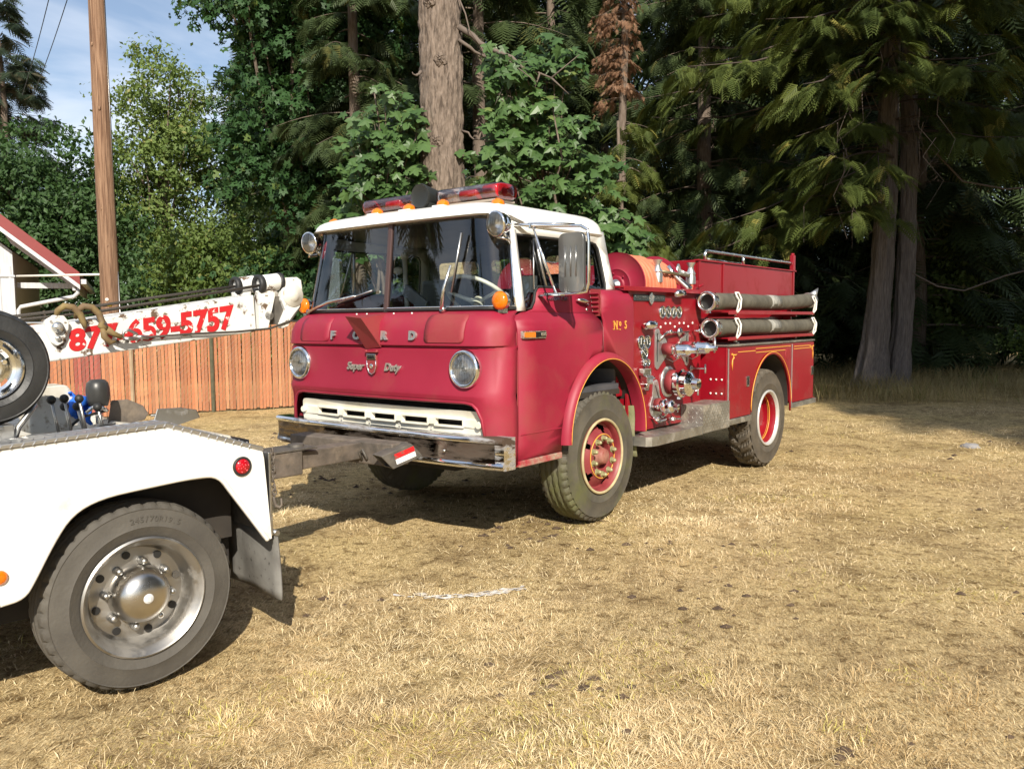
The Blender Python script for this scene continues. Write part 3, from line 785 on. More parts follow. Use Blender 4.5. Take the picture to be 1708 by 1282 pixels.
# clearance lamps on the roof
for y in (0.84, 0.34, 0.0, -0.34, -0.84):
    z = 2.312 if abs(y) < 0.5 else 2.272
    x = 0.42
    mb = MB(); mb.box((x, y, z), (0.13, 0.10, 0.016)); cl = mb.build('clearance_lamp', WHITE, FT, bevel=0.005)
    mb = MB(); mb.lathe([(0.048, 0.0), (0.042, 0.026), (0.03, 0.036), (0.02, 0.038), (0.016, 0.044), (0.0, 0.045)], (x, y, z + 0.008), 'Z', 20); mb.build('lens', AMBER, cl)
# light bar: two clear-ended tubes with red domes, black siren speaker between
def capsule(y0, y1, hx, hz, x, z, n=20, flat=0.6):
    rows = []
    L = y1 - y0
    for t, k in ((0.0, 0.0), (0.004, 0.45), (0.02, 0.78), (0.05, 0.95), (0.09, 1.0), (0.91, 1.0), (0.95, 0.95), (0.98, 0.78), (0.996, 0.45), (1.0, 0.0)):
        rr = []
        for i in range(n):
            a = 2 * PI * i / n
            c, q = math.cos(a), math.sin(a)
            rr.append((x + hx * k * math.copysign(abs(c) ** flat, c), y0 + L * t, z + hz * (0.55 + 0.45 * k if k else 0) * math.copysign(abs(q) ** flat, q)))
        rows.append(rr)
    return rows
LBX, LBZ = 0.70, 2.418
for y0, y1 in ((-0.71, -0.09), (0.10, 0.71)):
    mb = MB(); mb.grid(capsule(y0, y1, 0.125, 0.062, LBX, LBZ), closed=True); lb = mb.build('light_bar', CLEARPL, FT)
    sgn = 1 if y0 > 0 else -1
    e0, e1 = (y1 - 0.16, y1 - 0.01) if sgn > 0 else (y0 + 0.01, y0 + 0.16)
    mb = MB(); mb.grid(capsule(e0, e1, 0.116, 0.055, LBX, LBZ), closed=True); mb.build('red_dome', REDLENS, lb)
    m0, m1 = sorted((sgn * 0.30, sgn * 0.48))
    mb = MB(); mb.grid(capsule(m0, m1, 0.08, 0.045, LBX, LBZ), closed=True); mb.build('red_filter', REDLENS, lb)
    mb = MB(); mb.lathe([(0.0, 0.02), (0.045, 0.02), (0.05, -0.01), (0.0, -0.04)], (LBX, (y0 + y1) / 2 + 0.02, LBZ), 'Y', 16); mb.build('rotator', CHROME, lb)
    mb = MB(); mb.b(LBX - 0.11, LBX + 0.11, y0 + 0.03, y1 - 0.03, LBZ - 0.075, LBZ - 0.058); mb.b(LBX - 0.06, LBX + 0.06, (y0 + y1) / 2 - 0.05, (y0 + y1) / 2 + 0.05, 2.335, LBZ - 0.07); mb.build('lamp_base', mat('beige_plastic', (0.36, 0.30, 0.24), 0.5), lb, bevel=0.006)
mb = MB()
rows = capsule(-0.02, 0.0, 0.1, 0.1, 0, 0)
P = []
prof = [(0.0, 0.0), (0.07, 0.0), (0.088, -0.01), (0.092, 0.005), (0.085, 0.03), (0.07, 0.12), (0.055, 0.20), (0.0, 0.21)]
mb.lathe([(r, h) for r, h in prof], (0.56, 0.02, 2.44), 'X', 28)
mb.b(0.58, 0.75, -0.05, 0.09, 2.33, 2.39)
mb.build('siren_speaker', mat('matt_black_speaker', (0.02, 0.022, 0.02), 0.5), FT, sharp=45)
# big wing mirror and its arms on the driver's side
mb = MB()
mb.prism(rrect(-1.352, -1.135, 1.695, 2.09, 0.045), lambda u, w, d: (0.70 + d + 0.12 * (u + 1.24), u, w), -0.012, 0.02)
mi = mb.build('wing_mirror', MIRB, FT, bevel=0.01, seg=3)
mb = MB(); mb.prism(rrect(-1.343, -1.144, 1.705, 2.08, 0.04), lambda u, w, d: (0.70 + d + 0.12 * (u + 1.24), u, w), 0.021, 0.024); mb.build('mirror_glass', CHROME, mi)
for u in (-1.29, -1.243, -1.195):
    mb = MB(); mb.tube([(0.685 + 0.12 * (u + 1.24), u, 1.80), (0.685 + 0.12 * (u + 1.24), u, 2.0)], 0.0035, 6); mb.build('back_rib', MIRB, mi)
mb = MB()
mb.tube([(0.45, -0.95, 2.145), (0.55, -1.04, 2.14), (0.66, -1.22, 2.135), (0.69, -1.32, 2.13), (0.695, -1.372, 2.10), (0.70, -1.378, 2.03), (0.70, -1.378, 1.76), (0.70, -1.36, 1.70), (0.70, -1.25, 1.685), (0.66, -1.10, 1.685), (0.64, -1.01, 1.69)], 0.011, 8)
mb.tube([(0.49, -0.95, 2.15), (0.60, -1.10, 2.155), (0.68, -1.28, 2.14)], 0.009, 8)
mb.tube([(0.55, -1.03, 2.14), (0.60, -1.09, 1.90), (0.65, -1.15, 1.69)], [0.007, 0.011, 0.008], 8)
mb.box((0.55, -1.02, 2.135), (0.06, 0.03, 0.03)); mb.box((0.64, -1.10, 1.678), (0.05, 0.22, 0.008))
mb.build('mirror_arm', CHROME, FT)
# far-side mirror: mostly hidden by the cab
mb = MB(); mb.prism(rrect(1.14, 1.32, 1.70, 2.05, 0.04), lambda u, w, d: (0.72 + d, u, w), -0.012, 0.02); mb.tube([(0.45, 0.95, 2.14), (0.7, 1.25, 2.12), (0.72, 1.25, 2.04)], 0.011, 8); mb.build('wing_mirror', CHROME_W, FT, bevel=0.008)
# ------------------------------------------------------------------ fire truck: pump and body
def tread_plate(mb, o, ux, uy, nrm, w, h, pitch=0.035, size=0.020):
    """raised diamond bars over a plate: o corner, ux/uy unit directions, nrm outward"""
    o, ux, uy, nrm = Vector(o), Vector(ux), Vector(uy), Vector(nrm)
    nu, nv = max(1, int(w / pitch)), max(1, int(h / pitch))
    for i in range(nu):
        for j in range(nv):
            c = o + ux * (w * (i + 0.5) / nu) + uy * (h * (j + 0.5) / nv)
            s = 1 if (i + j) % 2 else -1
            d = (ux + uy * s).normalized() * size * 0.62; e = (ux * -s + uy).normalized() * size * 0.17
            if (i + j) % 2: e = (ux - uy).normalized() * size * 0.17
            p = [c + d, c + e, c - d, c - e]; q = c + nrm * 0.0022
            mb.add([*p, q], [(0, 1, 4), (1, 2, 4), (2, 3, 4), (3, 0, 4)])
    return mb
# pump panel, its top shelf and pump house
mb = MB(); mb.b(1.80, 3.10, -1.03, -1.0, 0.60, 1.755); pp = mb.build('pump_panel', RED, FT, bevel=0.004)
mb = MB(); mb.b(1.80, 3.10, 1.0, 1.03, 0.60, 1.755); mb.build('pump_panel', RED, FT, bevel=0.004)
mb = MB(); mb.b(1.66, 3.12, -1.075, -0.93, 1.757, 1.772); mb.b(1.66, 3.12, -1.08, -1.07, 1.735, 1.772); mb.build('pump_shelf', RED, FT, bevel=0.003)
mb = MB(); mb.b(1.82, 3.08, -0.99, 0.99, 0.62, 1.50); mb.build('pump_house', RED, FT)
mb = MB(); mb.b(1.70, 1.80, -0.98, 0.98, 0.9, 1.74); mb.build('pump_house', RED, FT, bevel=0.01)
# black nameplate
mb = MB(); mb.b(1.875, 2.391, -1.042, -1.03, 1.662, 1.712); npx = mb.build('nameplate', SIGN, FT, bevel=0.003)
place_text('lettering', 'WESTERN', 0.042, STEEL, npx, (1.985, -1.0445, 1.687), (1, 0, 0), (0, 0, 1), depth=0.004, xs=1.0)
place_text('lettering', 'STATES', 0.042, STEEL, npx, (2.285, -1.0445, 1.687), (1, 0, 0), (0, 0, 1), depth=0.004, xs=1.0)
mb = MB(); mb.prism([(2.13, 1.725), (2.10, 1.70), (2.112, 1.655), (2.145, 1.63), (2.178, 1.655), (2.19, 1.70), (2.16, 1.725), (2.145, 1.735)], lambda u, w, d: (u, -1.043 - d, w), 0.0, 0.007); mb.build('badge', CHROME_W, npx, bevel=0.002)
def gauge(x, z, r, parent=FT, y=-1.03):
    mb = MB(); mb.lathe([(r * 0.82, -0.006), (r * 0.9, -0.018), (r, -0.014), (r * 1.02, 0.0)], (x, y, z), 'Y', 28); g = mb.build('gauge', CHROME, parent)
    mb = MB(); mb.lathe([(r * 0.86, -0.008), (0.0, -0.008)], (x, y, z), 'Y', 24); mb.build('dial', mat('dark_dial', (0.03, 0.035, 0.03), 0.3), g)
    mb = MB(); mb.box((x - r * 0.12, y - 0.011, z + r * 0.12), (r * 0.10, 0.003, r * 0.9), ('Y', random.uniform(-1, 1)))
    for k in range(7): mb.box((x + r * 0.62 * math.cos(-0.5 + k * 0.7), y - 0.0105, z + r * 0.62 * math.sin(-0.5 + k * 0.7)), (r * 0.14, 0.002, r * 0.06))
    mb.build('needle', PALE, g)
for x in (2.349, 2.449, 2.551, 2.649): gauge(x, 1.572, 0.052)
gauge(1.995, 1.328, 0.056); gauge(2.092, 1.326, 0.056); gauge(2.047, 1.232, 0.056); gauge(2.044, 1.158, 0.032); gauge(2.104, 1.157, 0.032)
mb = MB(); mb.tube([(1.985, -1.06, 1.462), (2.02, -1.09, 1.468), (2.09, -1.10, 1.466), (2.15, -1.08, 1.458)], [0.018, 0.036, 0.036, 0.02], 10); mb.cyl((2.03, -1.03, 1.45), (2.04, -1.07, 1.45), 0.02); mb.cyl((2.1, -1.03, 1.45), (2.1, -1.07, 1.45), 0.02); mb.build('panel_lamp', CHROME, FT)
mb = MB(); mb.tube([(2.50, -1.06, 1.722), (2.53, -1.085, 1.728), (2.62, -1.09, 1.735), (2.66, -1.06, 1.735)], [0.02, 0.032, 0.03, 0.015], 10); mb.build('panel_lamp', CHROME_W, FT)
# slotted valve plates
PLATE_ALU = mat('cast_aluminium', (0.62, 0.63, 0.62), 0.32, 0.85, dirt=(0.35, 0.33, 0.28), dscale=12, dlo=0.58, dhi=0.8)
def slot_plate(outline, hole):
    mb = MB(); mb.prism(outline, lambda u, w, d: (u, -1.03 - d, w), 0.0, 0.010, [hole]); p = mb.build('valve_plate', PLATE_ALU, FT, bevel=0.003)
    mb = MB(); mb.prism(hole, lambda u, w, d: (u, -1.03 - d, w), 0.0005, 0.003); mb.build('slot', BLACK, p)
slot_plate(arc(2.265, 1.395, 0.042, 0.042, 0, 180, 8) + arc(2.265, 1.135, 0.042, 0.042, 180, 330, 6) + arc(2.355, 1.265, 0.085, 0.10, -60, 75, 8), rrect(2.252, 2.278, 1.15, 1.395, 0.01, 3))
slot_plate(arc(2.803, 1.365, 0.036, 0.036, -30, 180, 8) + arc(2.735, 1.265, 0.085, 0.09, 115, 245, 8) + arc(2.803, 1.135, 0.036, 0.036, 200, 380, 8), rrect(2.79, 2.816, 1.13, 1.365, 0.01, 3))
slot_plate(arc(2.24, 0.965, 0.045, 0.045, 10, 170, 8) + [(2.185, 0.87)] + arc(2.255, 0.775, 0.115, 0.095, 150, 390, 14) + [(2.315, 0.87)], [(2.225, 0.96), (2.245, 0.96), (2.315, 0.83), (2.295, 0.83)])
# flanged pipe stubs with chrome caps
def stub(x, z, r, L, flange=None, tilt=0.0, cap=True, name='discharge'):
    y = -1.035
    mb = MB()
    if flange: mb.lathe([(r, -0.012), (flange * 0.92, -0.012), (flange, -0.004), (flange, 0.003)], (x, y, z), 'Y', 32)
    mb.cyl((x, y, z), (x + 0.0, y - L * 0.30, z - 0.01), r * 0.98, r * 0.9, 24)
    d = mb.build(name, PLATE_ALU if flange else RED, FT)
    mb = MB(); mb.cyl((x, y - 0.015, z), (x, y - L * 0.32, z - 0.01), r * 1.04, r * 0.96, 24); mb.build('collar', RED_DULL, d)
    if cap:
        y1 = y - L * 0.30
        mb = MB(); mb.lathe([(r * 0.95, 0.0), (r * 1.12, -0.01), (r * 1.15, -L * 0.16), (r * 1.0, -L * 0.2), (r * 1.02, -L * 0.38), (r * 0.86, -L * 0.44), (r * 0.5, -L * 0.5), (r * 0.42, -L * 0.66), (0.0, -L * 0.68)], (x, y1, z - 0.01), 'Y', 24)
        for k in range(3):
            a = k * 2.1 + 0.4; mb.box((x + r * 1.2 * math.cos(a), y1 - L * 0.08, z - 0.01 + r * 1.2 * math.sin(a)), (0.022, L * 0.10, 0.022), ('Y', -a))
        c = mb.build('chrome_cap', CHROME, d, sharp=40)
        mb = MB(); pts = [(x + r * 1.1, y1 - L * 0.2, z), (x + r * 1.3, y1 - L * 0.1, z - 0.07), (x + r * 0.9, y1 + L * 0.1, z - 0.11), (x + r * 0.5, -1.035, z - 0.08)]
        mb.tube(pts, 0.004, 5); mb.build('cap_chain', STEEL, d)
stub(2.375, 1.262, 0.050, 0.33); stub(2.735, 1.27, 0.050, 0.33)
stub(2.462, 0.978, 0.105, 0.30, 0.135, name='suction_inlet')
stub(2.245, 0.80, 0.055, 0.22)
# gate-valve hand wheel on the rear discharge
mb = MB(); wc = Vector((2.80, -1.30, 1.285)); wn = Vector((0.5, -0.86, 0)).normalized(); wa = Vector((0, 0, 1)); wb = wn.cross(wa)
mb.tube([wc + (wa * math.cos(t) + wb * math.sin(t)) * 0.062 for t in np.linspace(0, 2 * PI, 24, endpoint=False)], 0.009, 8, closed=True)
for k in range(4): mb.tube([wc, wc + (wa * math.cos(k * PI / 2) + wb * math.sin(k * PI / 2)) * 0.06], 0.006, 6)
mb.cyl(wc - wn * 0.12, wc + wn * 0.01, 0.012); mb.build('hand_wheel', PLATE_ALU, FT)
# handles, small knobs, drain valves and rivets
def knob(x, z, L=0.07, r=0.02):
    mb = MB(); mb.cyl((x, -1.03, z), (x, -1.03 - L, z), 0.008); mb.ball((x, -1.03 - L, z), r, 12, 8, (1, 0.7, 1)); mb.build('pull_knob', CHROME, FT)
for x, z in ((2.38, 1.405), (2.92, 1.405), (2.16, 0.79), (2.17, 0.69)): knob(x, z)
def tee(x, z, L=0.14):
    mb = MB(); mb.cyl((x, -1.03, z), (x, -1.03 - L, z), 0.006); mb.cyl((x, -1.03 - L, z - 0.04), (x, -1.03 - L, z + 0.04), 0.009); mb.cyl((x, -1.03, z), (x, -1.04, z), 0.025); mb.build('tee_handle', PLATE_ALU, FT)
tee(2.90, 1.07); tee(2.84, 0.875, 0.1)
mb = MB()
mb.tube([(2.27, -1.045, 1.33), (2.33, -1.07, 1.385), (2.39, -1.075, 1.40), (2.56, -1.06, 1.395)], 0.010, 8); mb.lathe([(0.0, -0.02), (0.036, -0.016), (0.04, 0.0)], (2.65, -1.045, 1.40), 'Y', 12); mb.tube([(2.56, -1.06, 1.395), (2.80, -1.06, 1.40)], 0.008, 8)
mb.build('valve_linkage', CHROME_W, FT)
mb = MB(); mb.box((2.02, -1.06, 1.085), (0.13, 0.05, 0.06)); mb.box((2.03, -1.07, 1.02), (0.10, 0.07, 0.07)); mb.cyl((2.0, -1.03, 0.98), (2.0, -1.10, 0.98), 0.025); mb.box((2.02, -1.06, 0.96), (0.07, 0.04, 0.05)); mb.cyl((2.06, -1.07, 1.03), (2.16, -1.07, 1.03), 0.012)
mb.build('relief_valve', CHROME_W, FT, bevel=0.008)
mb = MB(); mb.tube([(2.17, -1.05, 0.70), (2.22, -1.08, 0.66), (2.33, -1.08, 0.665), (2.38, -1.05, 0.70)], 0.012, 8); mb.cyl((2.46, -1.03, 0.66), (2.46, -1.10, 0.66), 0.018); mb.tube([(2.46, -1.09, 0.66), (2.58, -1.10, 0.65)], 0.008, 6); mb.tube([(2.36, -1.03, 0.80), (2.46, -1.12, 0.76), (2.48, -1.12, 0.72)], 0.009, 6)
mb.build('drain_valve', CHROME_W, FT)
for k in range(8):
    x = 2.33 + k * 0.085; z = 1.475 if k % 3 else 1.445
    mb = MB(); mb.lathe([(0.0, -0.008), (0.010, -0.006), (0.011, 0.0)], (x, -1.03, z), 'Y', 10); mb.build('rivet', PALE, FT)
# booster hose reels with longitudinal axes
for cy, seg_n in ((-0.72, 9), (0.30, 9)):
    cz, R = 1.80, 0.275
    mb = MB(); mb.lathe([(0.0, -0.012), (0.07, -0.012), (0.08, 0.0), (0.12, 0.0), (0.135, -0.008), (0.15, 0.0), (0.20, 0.0), (R - 0.012, 0.0), (R, -0.008), (R, 0.012), (0.0, 0.012)], (2.13, cy, cz), 'X', 56); rl = mb.build('hose_reel', RED_CAB, FT, sharp=35)
    mb = MB(); mb.lathe([(0.0, -0.012), (R - 0.01, -0.01), (R, -0.008), (R, 0.012), (0.0, 0.012)], (2.76, cy, cz), 'X', 56); mb.build('reel_flange', RED_CAB, rl, sharp=35)
    mb = MB(); mb.lathe([(0.0, -0.035), (0.03, -0.035), (0.034, -0.01), (0.05, -0.005)], (2.12, cy, cz), 'X', 20)
    mb.build('reel_hub', STEEL, rl)
    for k in range(6):
        mb = MB(); mb.ball((2.117, cy + 0.10 * math.cos(k * PI / 3 + 0.3), cz + 0.10 * math.sin(k * PI / 3 + 0.3)), 0.008, 8, 5); mb.build('bolt', RED_CAB, rl)
    mb = MB(); mb.cyl((2.14, cy, cz), (2.75, cy, cz), 0.17, n=32); mb.build('reel_drum', RED_DULL, rl)
    for k in range(17):
        x = 2.165 + k * 0.0355; rr = 0.222 + (0.018 if k < 9 else 0.0) + 0.006 * math.sin(k * 2.1)
        mb = MB(); mb.tube([(x + 0.015 * math.sin(t + k), cy + rr * math.cos(t), cz + rr * math.sin(t)) for t in np.linspace(0, 2 * PI, 32, endpoint=False)], 0.020, 8, closed=True)
        mb.build('hose_coil', HOSE_RED, rl)
# nozzles, wrench and fittings stored on the shelf
def nozzle(x, y, z):
    mb = MB(); mb.lathe([(0.045, -0.08), (0.045, -0.02), (0.040, 0.0), (0.046, 0.01), (0.026, 0.05), (0.024, 0.075), (0.040, 0.105), (0.042, 0.112), (0.02, 0.112), (0.0, 0.05)], (x, y, z), 'Z', 24); mb.build('nozzle', PLATE_ALU, FT, sharp=40)
nozzle(2.42, -0.95, 1.905); nozzle(2.985, -0.98, 1.905)
mb = MB(); mb.b(2.40, 2.44, -0.98, -0.92, 1.77, 1.83); mb.b(2.96, 3.01, -1.01, -0.95, 1.77, 1.83); mb.build('nozzle_rest', HOSE_RED, FT, bevel=0.006)
mb = MB(); mb.cyl((2.45, -0.96, 1.92), (2.96, -0.985, 1.895), 0.016, 0.013); mb.build('spanner_bar', mat('tarnished_brass', (0.28, 0.24, 0.15), 0.45, 0.8), FT)
mb = MB(); mb.tube([(2.70, -0.90, 1.98), (2.72, -0.93, 1.92), (2.76, -0.98, 1.85), (2.80, -1.03, 1.79), (2.82, -1.055, 1.765)], [0.020, 0.024, 0.030, 0.034, 0.036], 12); mb.build('hose_nozzle', CHROME_W, FT)
mb = MB(); mb.tube([(2.80, -0.93, 1.86), (2.82, -0.93, 1.96), (2.84, -0.93, 1.99), (2.86, -0.93, 1.96), (2.85, -0.93, 1.90)], 0.016, 8); mb.tube([(2.86, -0.95, 1.93), (2.93, -0.97, 1.91)], 0.02, 8); mb.build('shutoff_handle', PLATE_ALU, FT)
mb = MB(); mb.b(2.97, 3.07, -1.02, -0.96, 1.77, 1.86); mb.cyl((3.0, -1.05, 1.80), (3.10, -1.05, 1.82), 0.012); mb.build('reel_valve', RED, FT, bevel=0.01)

# hose bed (upper body)
for s in (-1, 1):
    mb = MB(); mb.b(3.12, 5.60, s * 0.99, s * 0.965, 1.735, 2.04); hb = mb.build('hose_bed_side', RED, FT, bevel=0.004)
    mb = MB(); mb.b(3.10, 5.62, s * 1.005, s * 0.95, 2.04, 2.055); mb.build('flange', RED, hb, bevel=0.004)
    for x in (3.135, 3.655, 5.55):
        mb = MB(); mb.b(x - 0.02, x + 0.02, s * 1.0, s * 0.991, 1.74, 2.038); mb.build('stiffener', RED, hb, bevel=0.003)
mb = MB(); mb.b(3.10, 3.125, -0.964, 0.964, 1.50, 2.05); mb.build('hose_bed_front', RED, FT, bevel=0.004)
mb = MB(); mb.b(5.57, 5.60, -0.964, 0.964, 1.26, 2.05); mb.build('hose_bed_rear', RED, FT, bevel=0.004)
mb = MB(); mb.b(3.13, 5.56, -0.96, 0.96, 1.72, 1.74); mb.build('hose_bed_floor', RED, FT)
mb = MB(); mb.b(3.11, 5.58, -0.86, 0.86, 0.62, 1.72); mb.build('water_tank', RED, FT)
# grab rails
for s in (-1, 1):
    mb = MB(); mb.tube([(3.28, s * 0.98, 2.05), (3.28, s * 0.98, 2.115), (3.30, s * 0.98, 2.14), (3.34, s * 0.98, 2.143), (5.46, s * 0.98, 2.138), (5.52, s * 0.98, 2.13)], 0.016, 10); mb.cyl((4.16, s * 0.98, 2.05), (4.16, s * 0.98, 2.14), 0.015)
    mb.cyl((3.3, s * 0.98, 2.065), (4.1, s * 0.98, 2.06), 0.012)
    mb.build('grab_rail', CHROME_W, FT)
    mb = MB(); mb.b(5.505, 5.565, s * 0.965, s * 1.01, 2.05, 2.225); mb.lathe([(0.02, 0.0), (0.022, 0.02), (0.0, 0.025)], (5.535, s * 0.985, 2.225), 'Z', 10); mb.build('rail_post', RED, FT, bevel=0.004)
# lower body compartments
BY = 1.215
ra = lambda k, a0, a1, n: [(4.352 + 0.53 * k * math.cos(math.radians(a0 + (a1 - a0) * i / n)), 0.62 + 0.532 * k * math.sin(math.radians(a0 + (a1 - a0) * i / n))) for i in range(n + 1)]
body_out = [(3.25, 0.53), (3.25, 1.255), (5.60, 1.255), (5.60, 0.60), (4.895, 0.60)] + ra(1.0, 0, 180, 26) + [(3.822, 0.53)]
for s in (-1, 1):
    mb = MB(); mb.prism(body_out, lambda u, w, d: (u, s * (BY - d), w), 0.0, 0.02); mb.build('body_side', RED, FT, bevel=0.003)
    mb = MB(); mb.b(3.25, 3.27, s * 0.86, s * 1.214, 0.53, 1.255); mb.build('body_front', RED, FT, bevel=0.012, seg=3)
    mb = MB(); mb.b(5.575, 5.60, s * 0.86, s * 1.194, 0.60, 1.255); mb.build('body_rear', RED, FT)
    mb = MB(); mb.b(3.24, 5.61, s * 0.86, s * 1.232, 1.256, 1.272); tread_plate(mb, (3.24, -1.232 if s < 0 else 0.86, 1.272), (1, 0, 0), (0, 1, 0), (0, 0, 1), 2.37, 0.37, 0.06, 0.035); mb.build('running_top', PLATE, FT)
    # rear wheel housing
    rows = [[(4.352 + 0.52 * math.cos(math.radians(a)), s * y, 0.62 + 0.525 * math.sin(math.radians(a))) for a in np.linspace(-5, 185, 23)] for y in (1.20, 0.62)]
    mb = MB(); mb.grid(rows); mb.add([(4.352, s * 0.62, 0.62)] + rows[-1], [(0, i, i + 1) for i in range(1, 23)]); mb.build('wheel_housing', DARK, FT)
    mb = MB(); mb.tube([(x, s * (BY + 0.004), z) for x, z in [(4.884, 0.52)] + ra(1.005, 0, 180, 36) + [(3.82, 0.60)]], 0.011, 8); ft_ = mb.build('arch_trim', RED, FT)
    mb = MB(); mb.tube([(x, s * (BY + 0.012), z) for x, z in ra(1.03, 0, 180, 40)], 0.0045, 5); mb.build('pinstripe', GOLD, ft_)
# compartment doors, driver's side
def comp_door(outline, handle, stripes, scroll):
    mb = MB(); mb.prism(outline, lambda u, w, d: (u, -BY - d, w), 0.001, 0.014); d = mb.build('compartment_door', RED, FT, bevel=0.003)
    x, z = handle
    mb = MB(); mb.prism(rrect(x - 0.035, x + 0.035, z - 0.05, z + 0.05, 0.01, 3), lambda u, w, dd: (u, -BY - 0.014 - dd, w), 0.0, 0.008); h = mb.build('latch', CHROME_W, d, bevel=0.002)
    mb = MB(); mb.prism(rrect(x - 0.018, x + 0.02, z - 0.034, z + 0.034, 0.008, 3), lambda u, w, dd: (u, -BY - 0.0225 - dd, w), 0.0, 0.002); mb.build('latch_pocket', BLACK, d)
    for x0, x1, z0 in stripes:
        mb = MB(); mb.b(x0, x1, -BY - 0.0165, -BY - 0.0142, z0, z0 + 0.007); mb.build('pinstripe', GOLD, d)
    if scroll:
        sx, sz, f = scroll
        mb = MB(); mb.tube([(sx, -BY - 0.016, sz), (sx + f * 0.03, -BY - 0.016, sz - 0.01), (sx + f * 0.045, -BY - 0.016, sz - 0.04), (sx + f * 0.02, -BY - 0.016, sz - 0.05), (sx + f * 0.01, -BY - 0.016, sz - 0.09), (sx + f * 0.016, -BY - 0.016, sz - 0.15)], [0.010, 0.006, 0.009, 0.005, 0.007, 0.003], 5)
        mb.tube([(sx + f * 0.02, -BY - 0.016, sz - 0.008), (sx + f * 0.08, -BY - 0.016, sz - 0.012), (sx + f * 0.12, -BY - 0.016, sz - 0.004)], [0.006, 0.008, 0.003], 5); mb.build('gold_scroll', GOLD, d)
d1 = [(3.295, 0.585), (3.295, 1.205), (4.90, 1.222), (4.90, 1.13)] + [p for p in ra(1.075, 0, 180, 30) if p[1] < 1.16 or True][6:24] 
dl = [(3.295, 0.585), (3.295, 1.215), (3.90, 1.222)] + ra(1.07, 138, 180, 12) + [(3.785, 0.585)]
comp_door(dl, (3.705, 0.91), [(3.47, 3.89, 1.195)], (3.33, 1.185, 1))
comp_door([(4.925, 0.605), (4.925, 1.235), (5.585, 1.24), (5.585, 0.605)], (5.53, 0.92), [(4.95, 5.48, 1.205), (4.95, 5.50, 1.178)], (5.56, 1.20, -1))
for x0, x1, z0 in ((3.92, 4.88, 1.213), (3.50, 4.72, 1.175)):
    mb = MB(); mb.b(x0, x1, -BY - 0.006, -BY - 0.0015, z0, z0 + 0.007); mb.build('pinstripe', GOLD, FT)
for x in (3.274, 4.912):
    mb = MB(); mb.b(x - 0.006, x + 0.006, -BY - 0.014, -BY - 0.002, 0.585, 1.235); mb.build('door_moulding', PLATE_ALU, FT, bevel=0.002)
mb = MB(); mb.lathe([(0.0, 0.01), (0.05, 0.008), (0.062, -0.006), (0.066, 0.0)], (4.80, -BY, 1.13), 'Y', 24); mb.build('filler_cup', RED_DULL, FT)
for i in range(3):
    for j in range(2):
        mb = MB(); mb.lathe([(0.0, -0.008), (0.009, -0.006), (0.010, 0.0)], (3.25, -1.06 - i * 0.055, 0.95 - j * 0.13), 'X', 10); mb.build('rivet', PALE, FT)
# diamond-plate running board, step box, trims and tailboard
RB_Z = 0.585
mb = MB(); rb = [(1.80, -1.00), (1.80, -1.19), (1.84, -1.225), (1.90, -1.24), (2.715, -1.24), (2.715, -1.00)]
mb.prism(rb, lambda u, w, d: (u, w, d), 0.51, RB_Z); tread_plate(mb, (1.84, -1.22, RB_Z), (1, 0, 0), (0, 1, 0), (0, 0, 1), 0.86, 0.21, 0.04, 0.026); tread_plate(mb, (1.90, -1.24, 0.512), (1, 0, 0), (0, 0, 1), (0, -1, 0), 0.80, 0.07, 0.034, 0.024)
mb.build('running_board', PLATE, FT)
mb = MB(); mb.b(2.717, 3.27, -1.242, -1.0, 0.515, 0.76)
tread_plate(mb, (2.717, -1.235, 0.59), (0, 1, 0), (0, 0, 1), (-1, 0, 0), 0.23, 0.165, 0.034, 0.026); tread_plate(mb, (2.73, -1.242, 0.52), (1, 0, 0), (0, 0, 1), (0, -1, 0), 0.53, 0.235, 0.026, 0.016); tread_plate(mb, (2.73, -1.23, 0.76), (1, 0, 0), (0, 1, 0), (0, 0, 1), 0.52, 0.22, 0.034, 0.024)
mb.build('step_box', PLATE, FT)
mb = MB(); mb.b(3.272, 3.80, -1.236, -1.2, 0.525, 0.578); mb.b(4.90, 5.62, -1.236, -1.2, 0.545, 0.598); mb.build('lower_trim', PLATE, FT, bevel=0.003)
mb = MB(); mb.b(5.60, 5.93, -1.15, 1.15, 0.52, 0.575); tread_plate(mb, (5.61, -1.14, 0.575), (1, 0, 0), (0, 1, 0), (0, 0, 1), 0.3, 2.28, 0.05, 0.03); mb.build('tailboard', PLATE, FT)
mb = MB(); mb.cyl((5.93, -1.12, 0.55), (5.94, -1.12, 0.55), 0.03); mb.build('tail_reflector', REDLENS, FT)
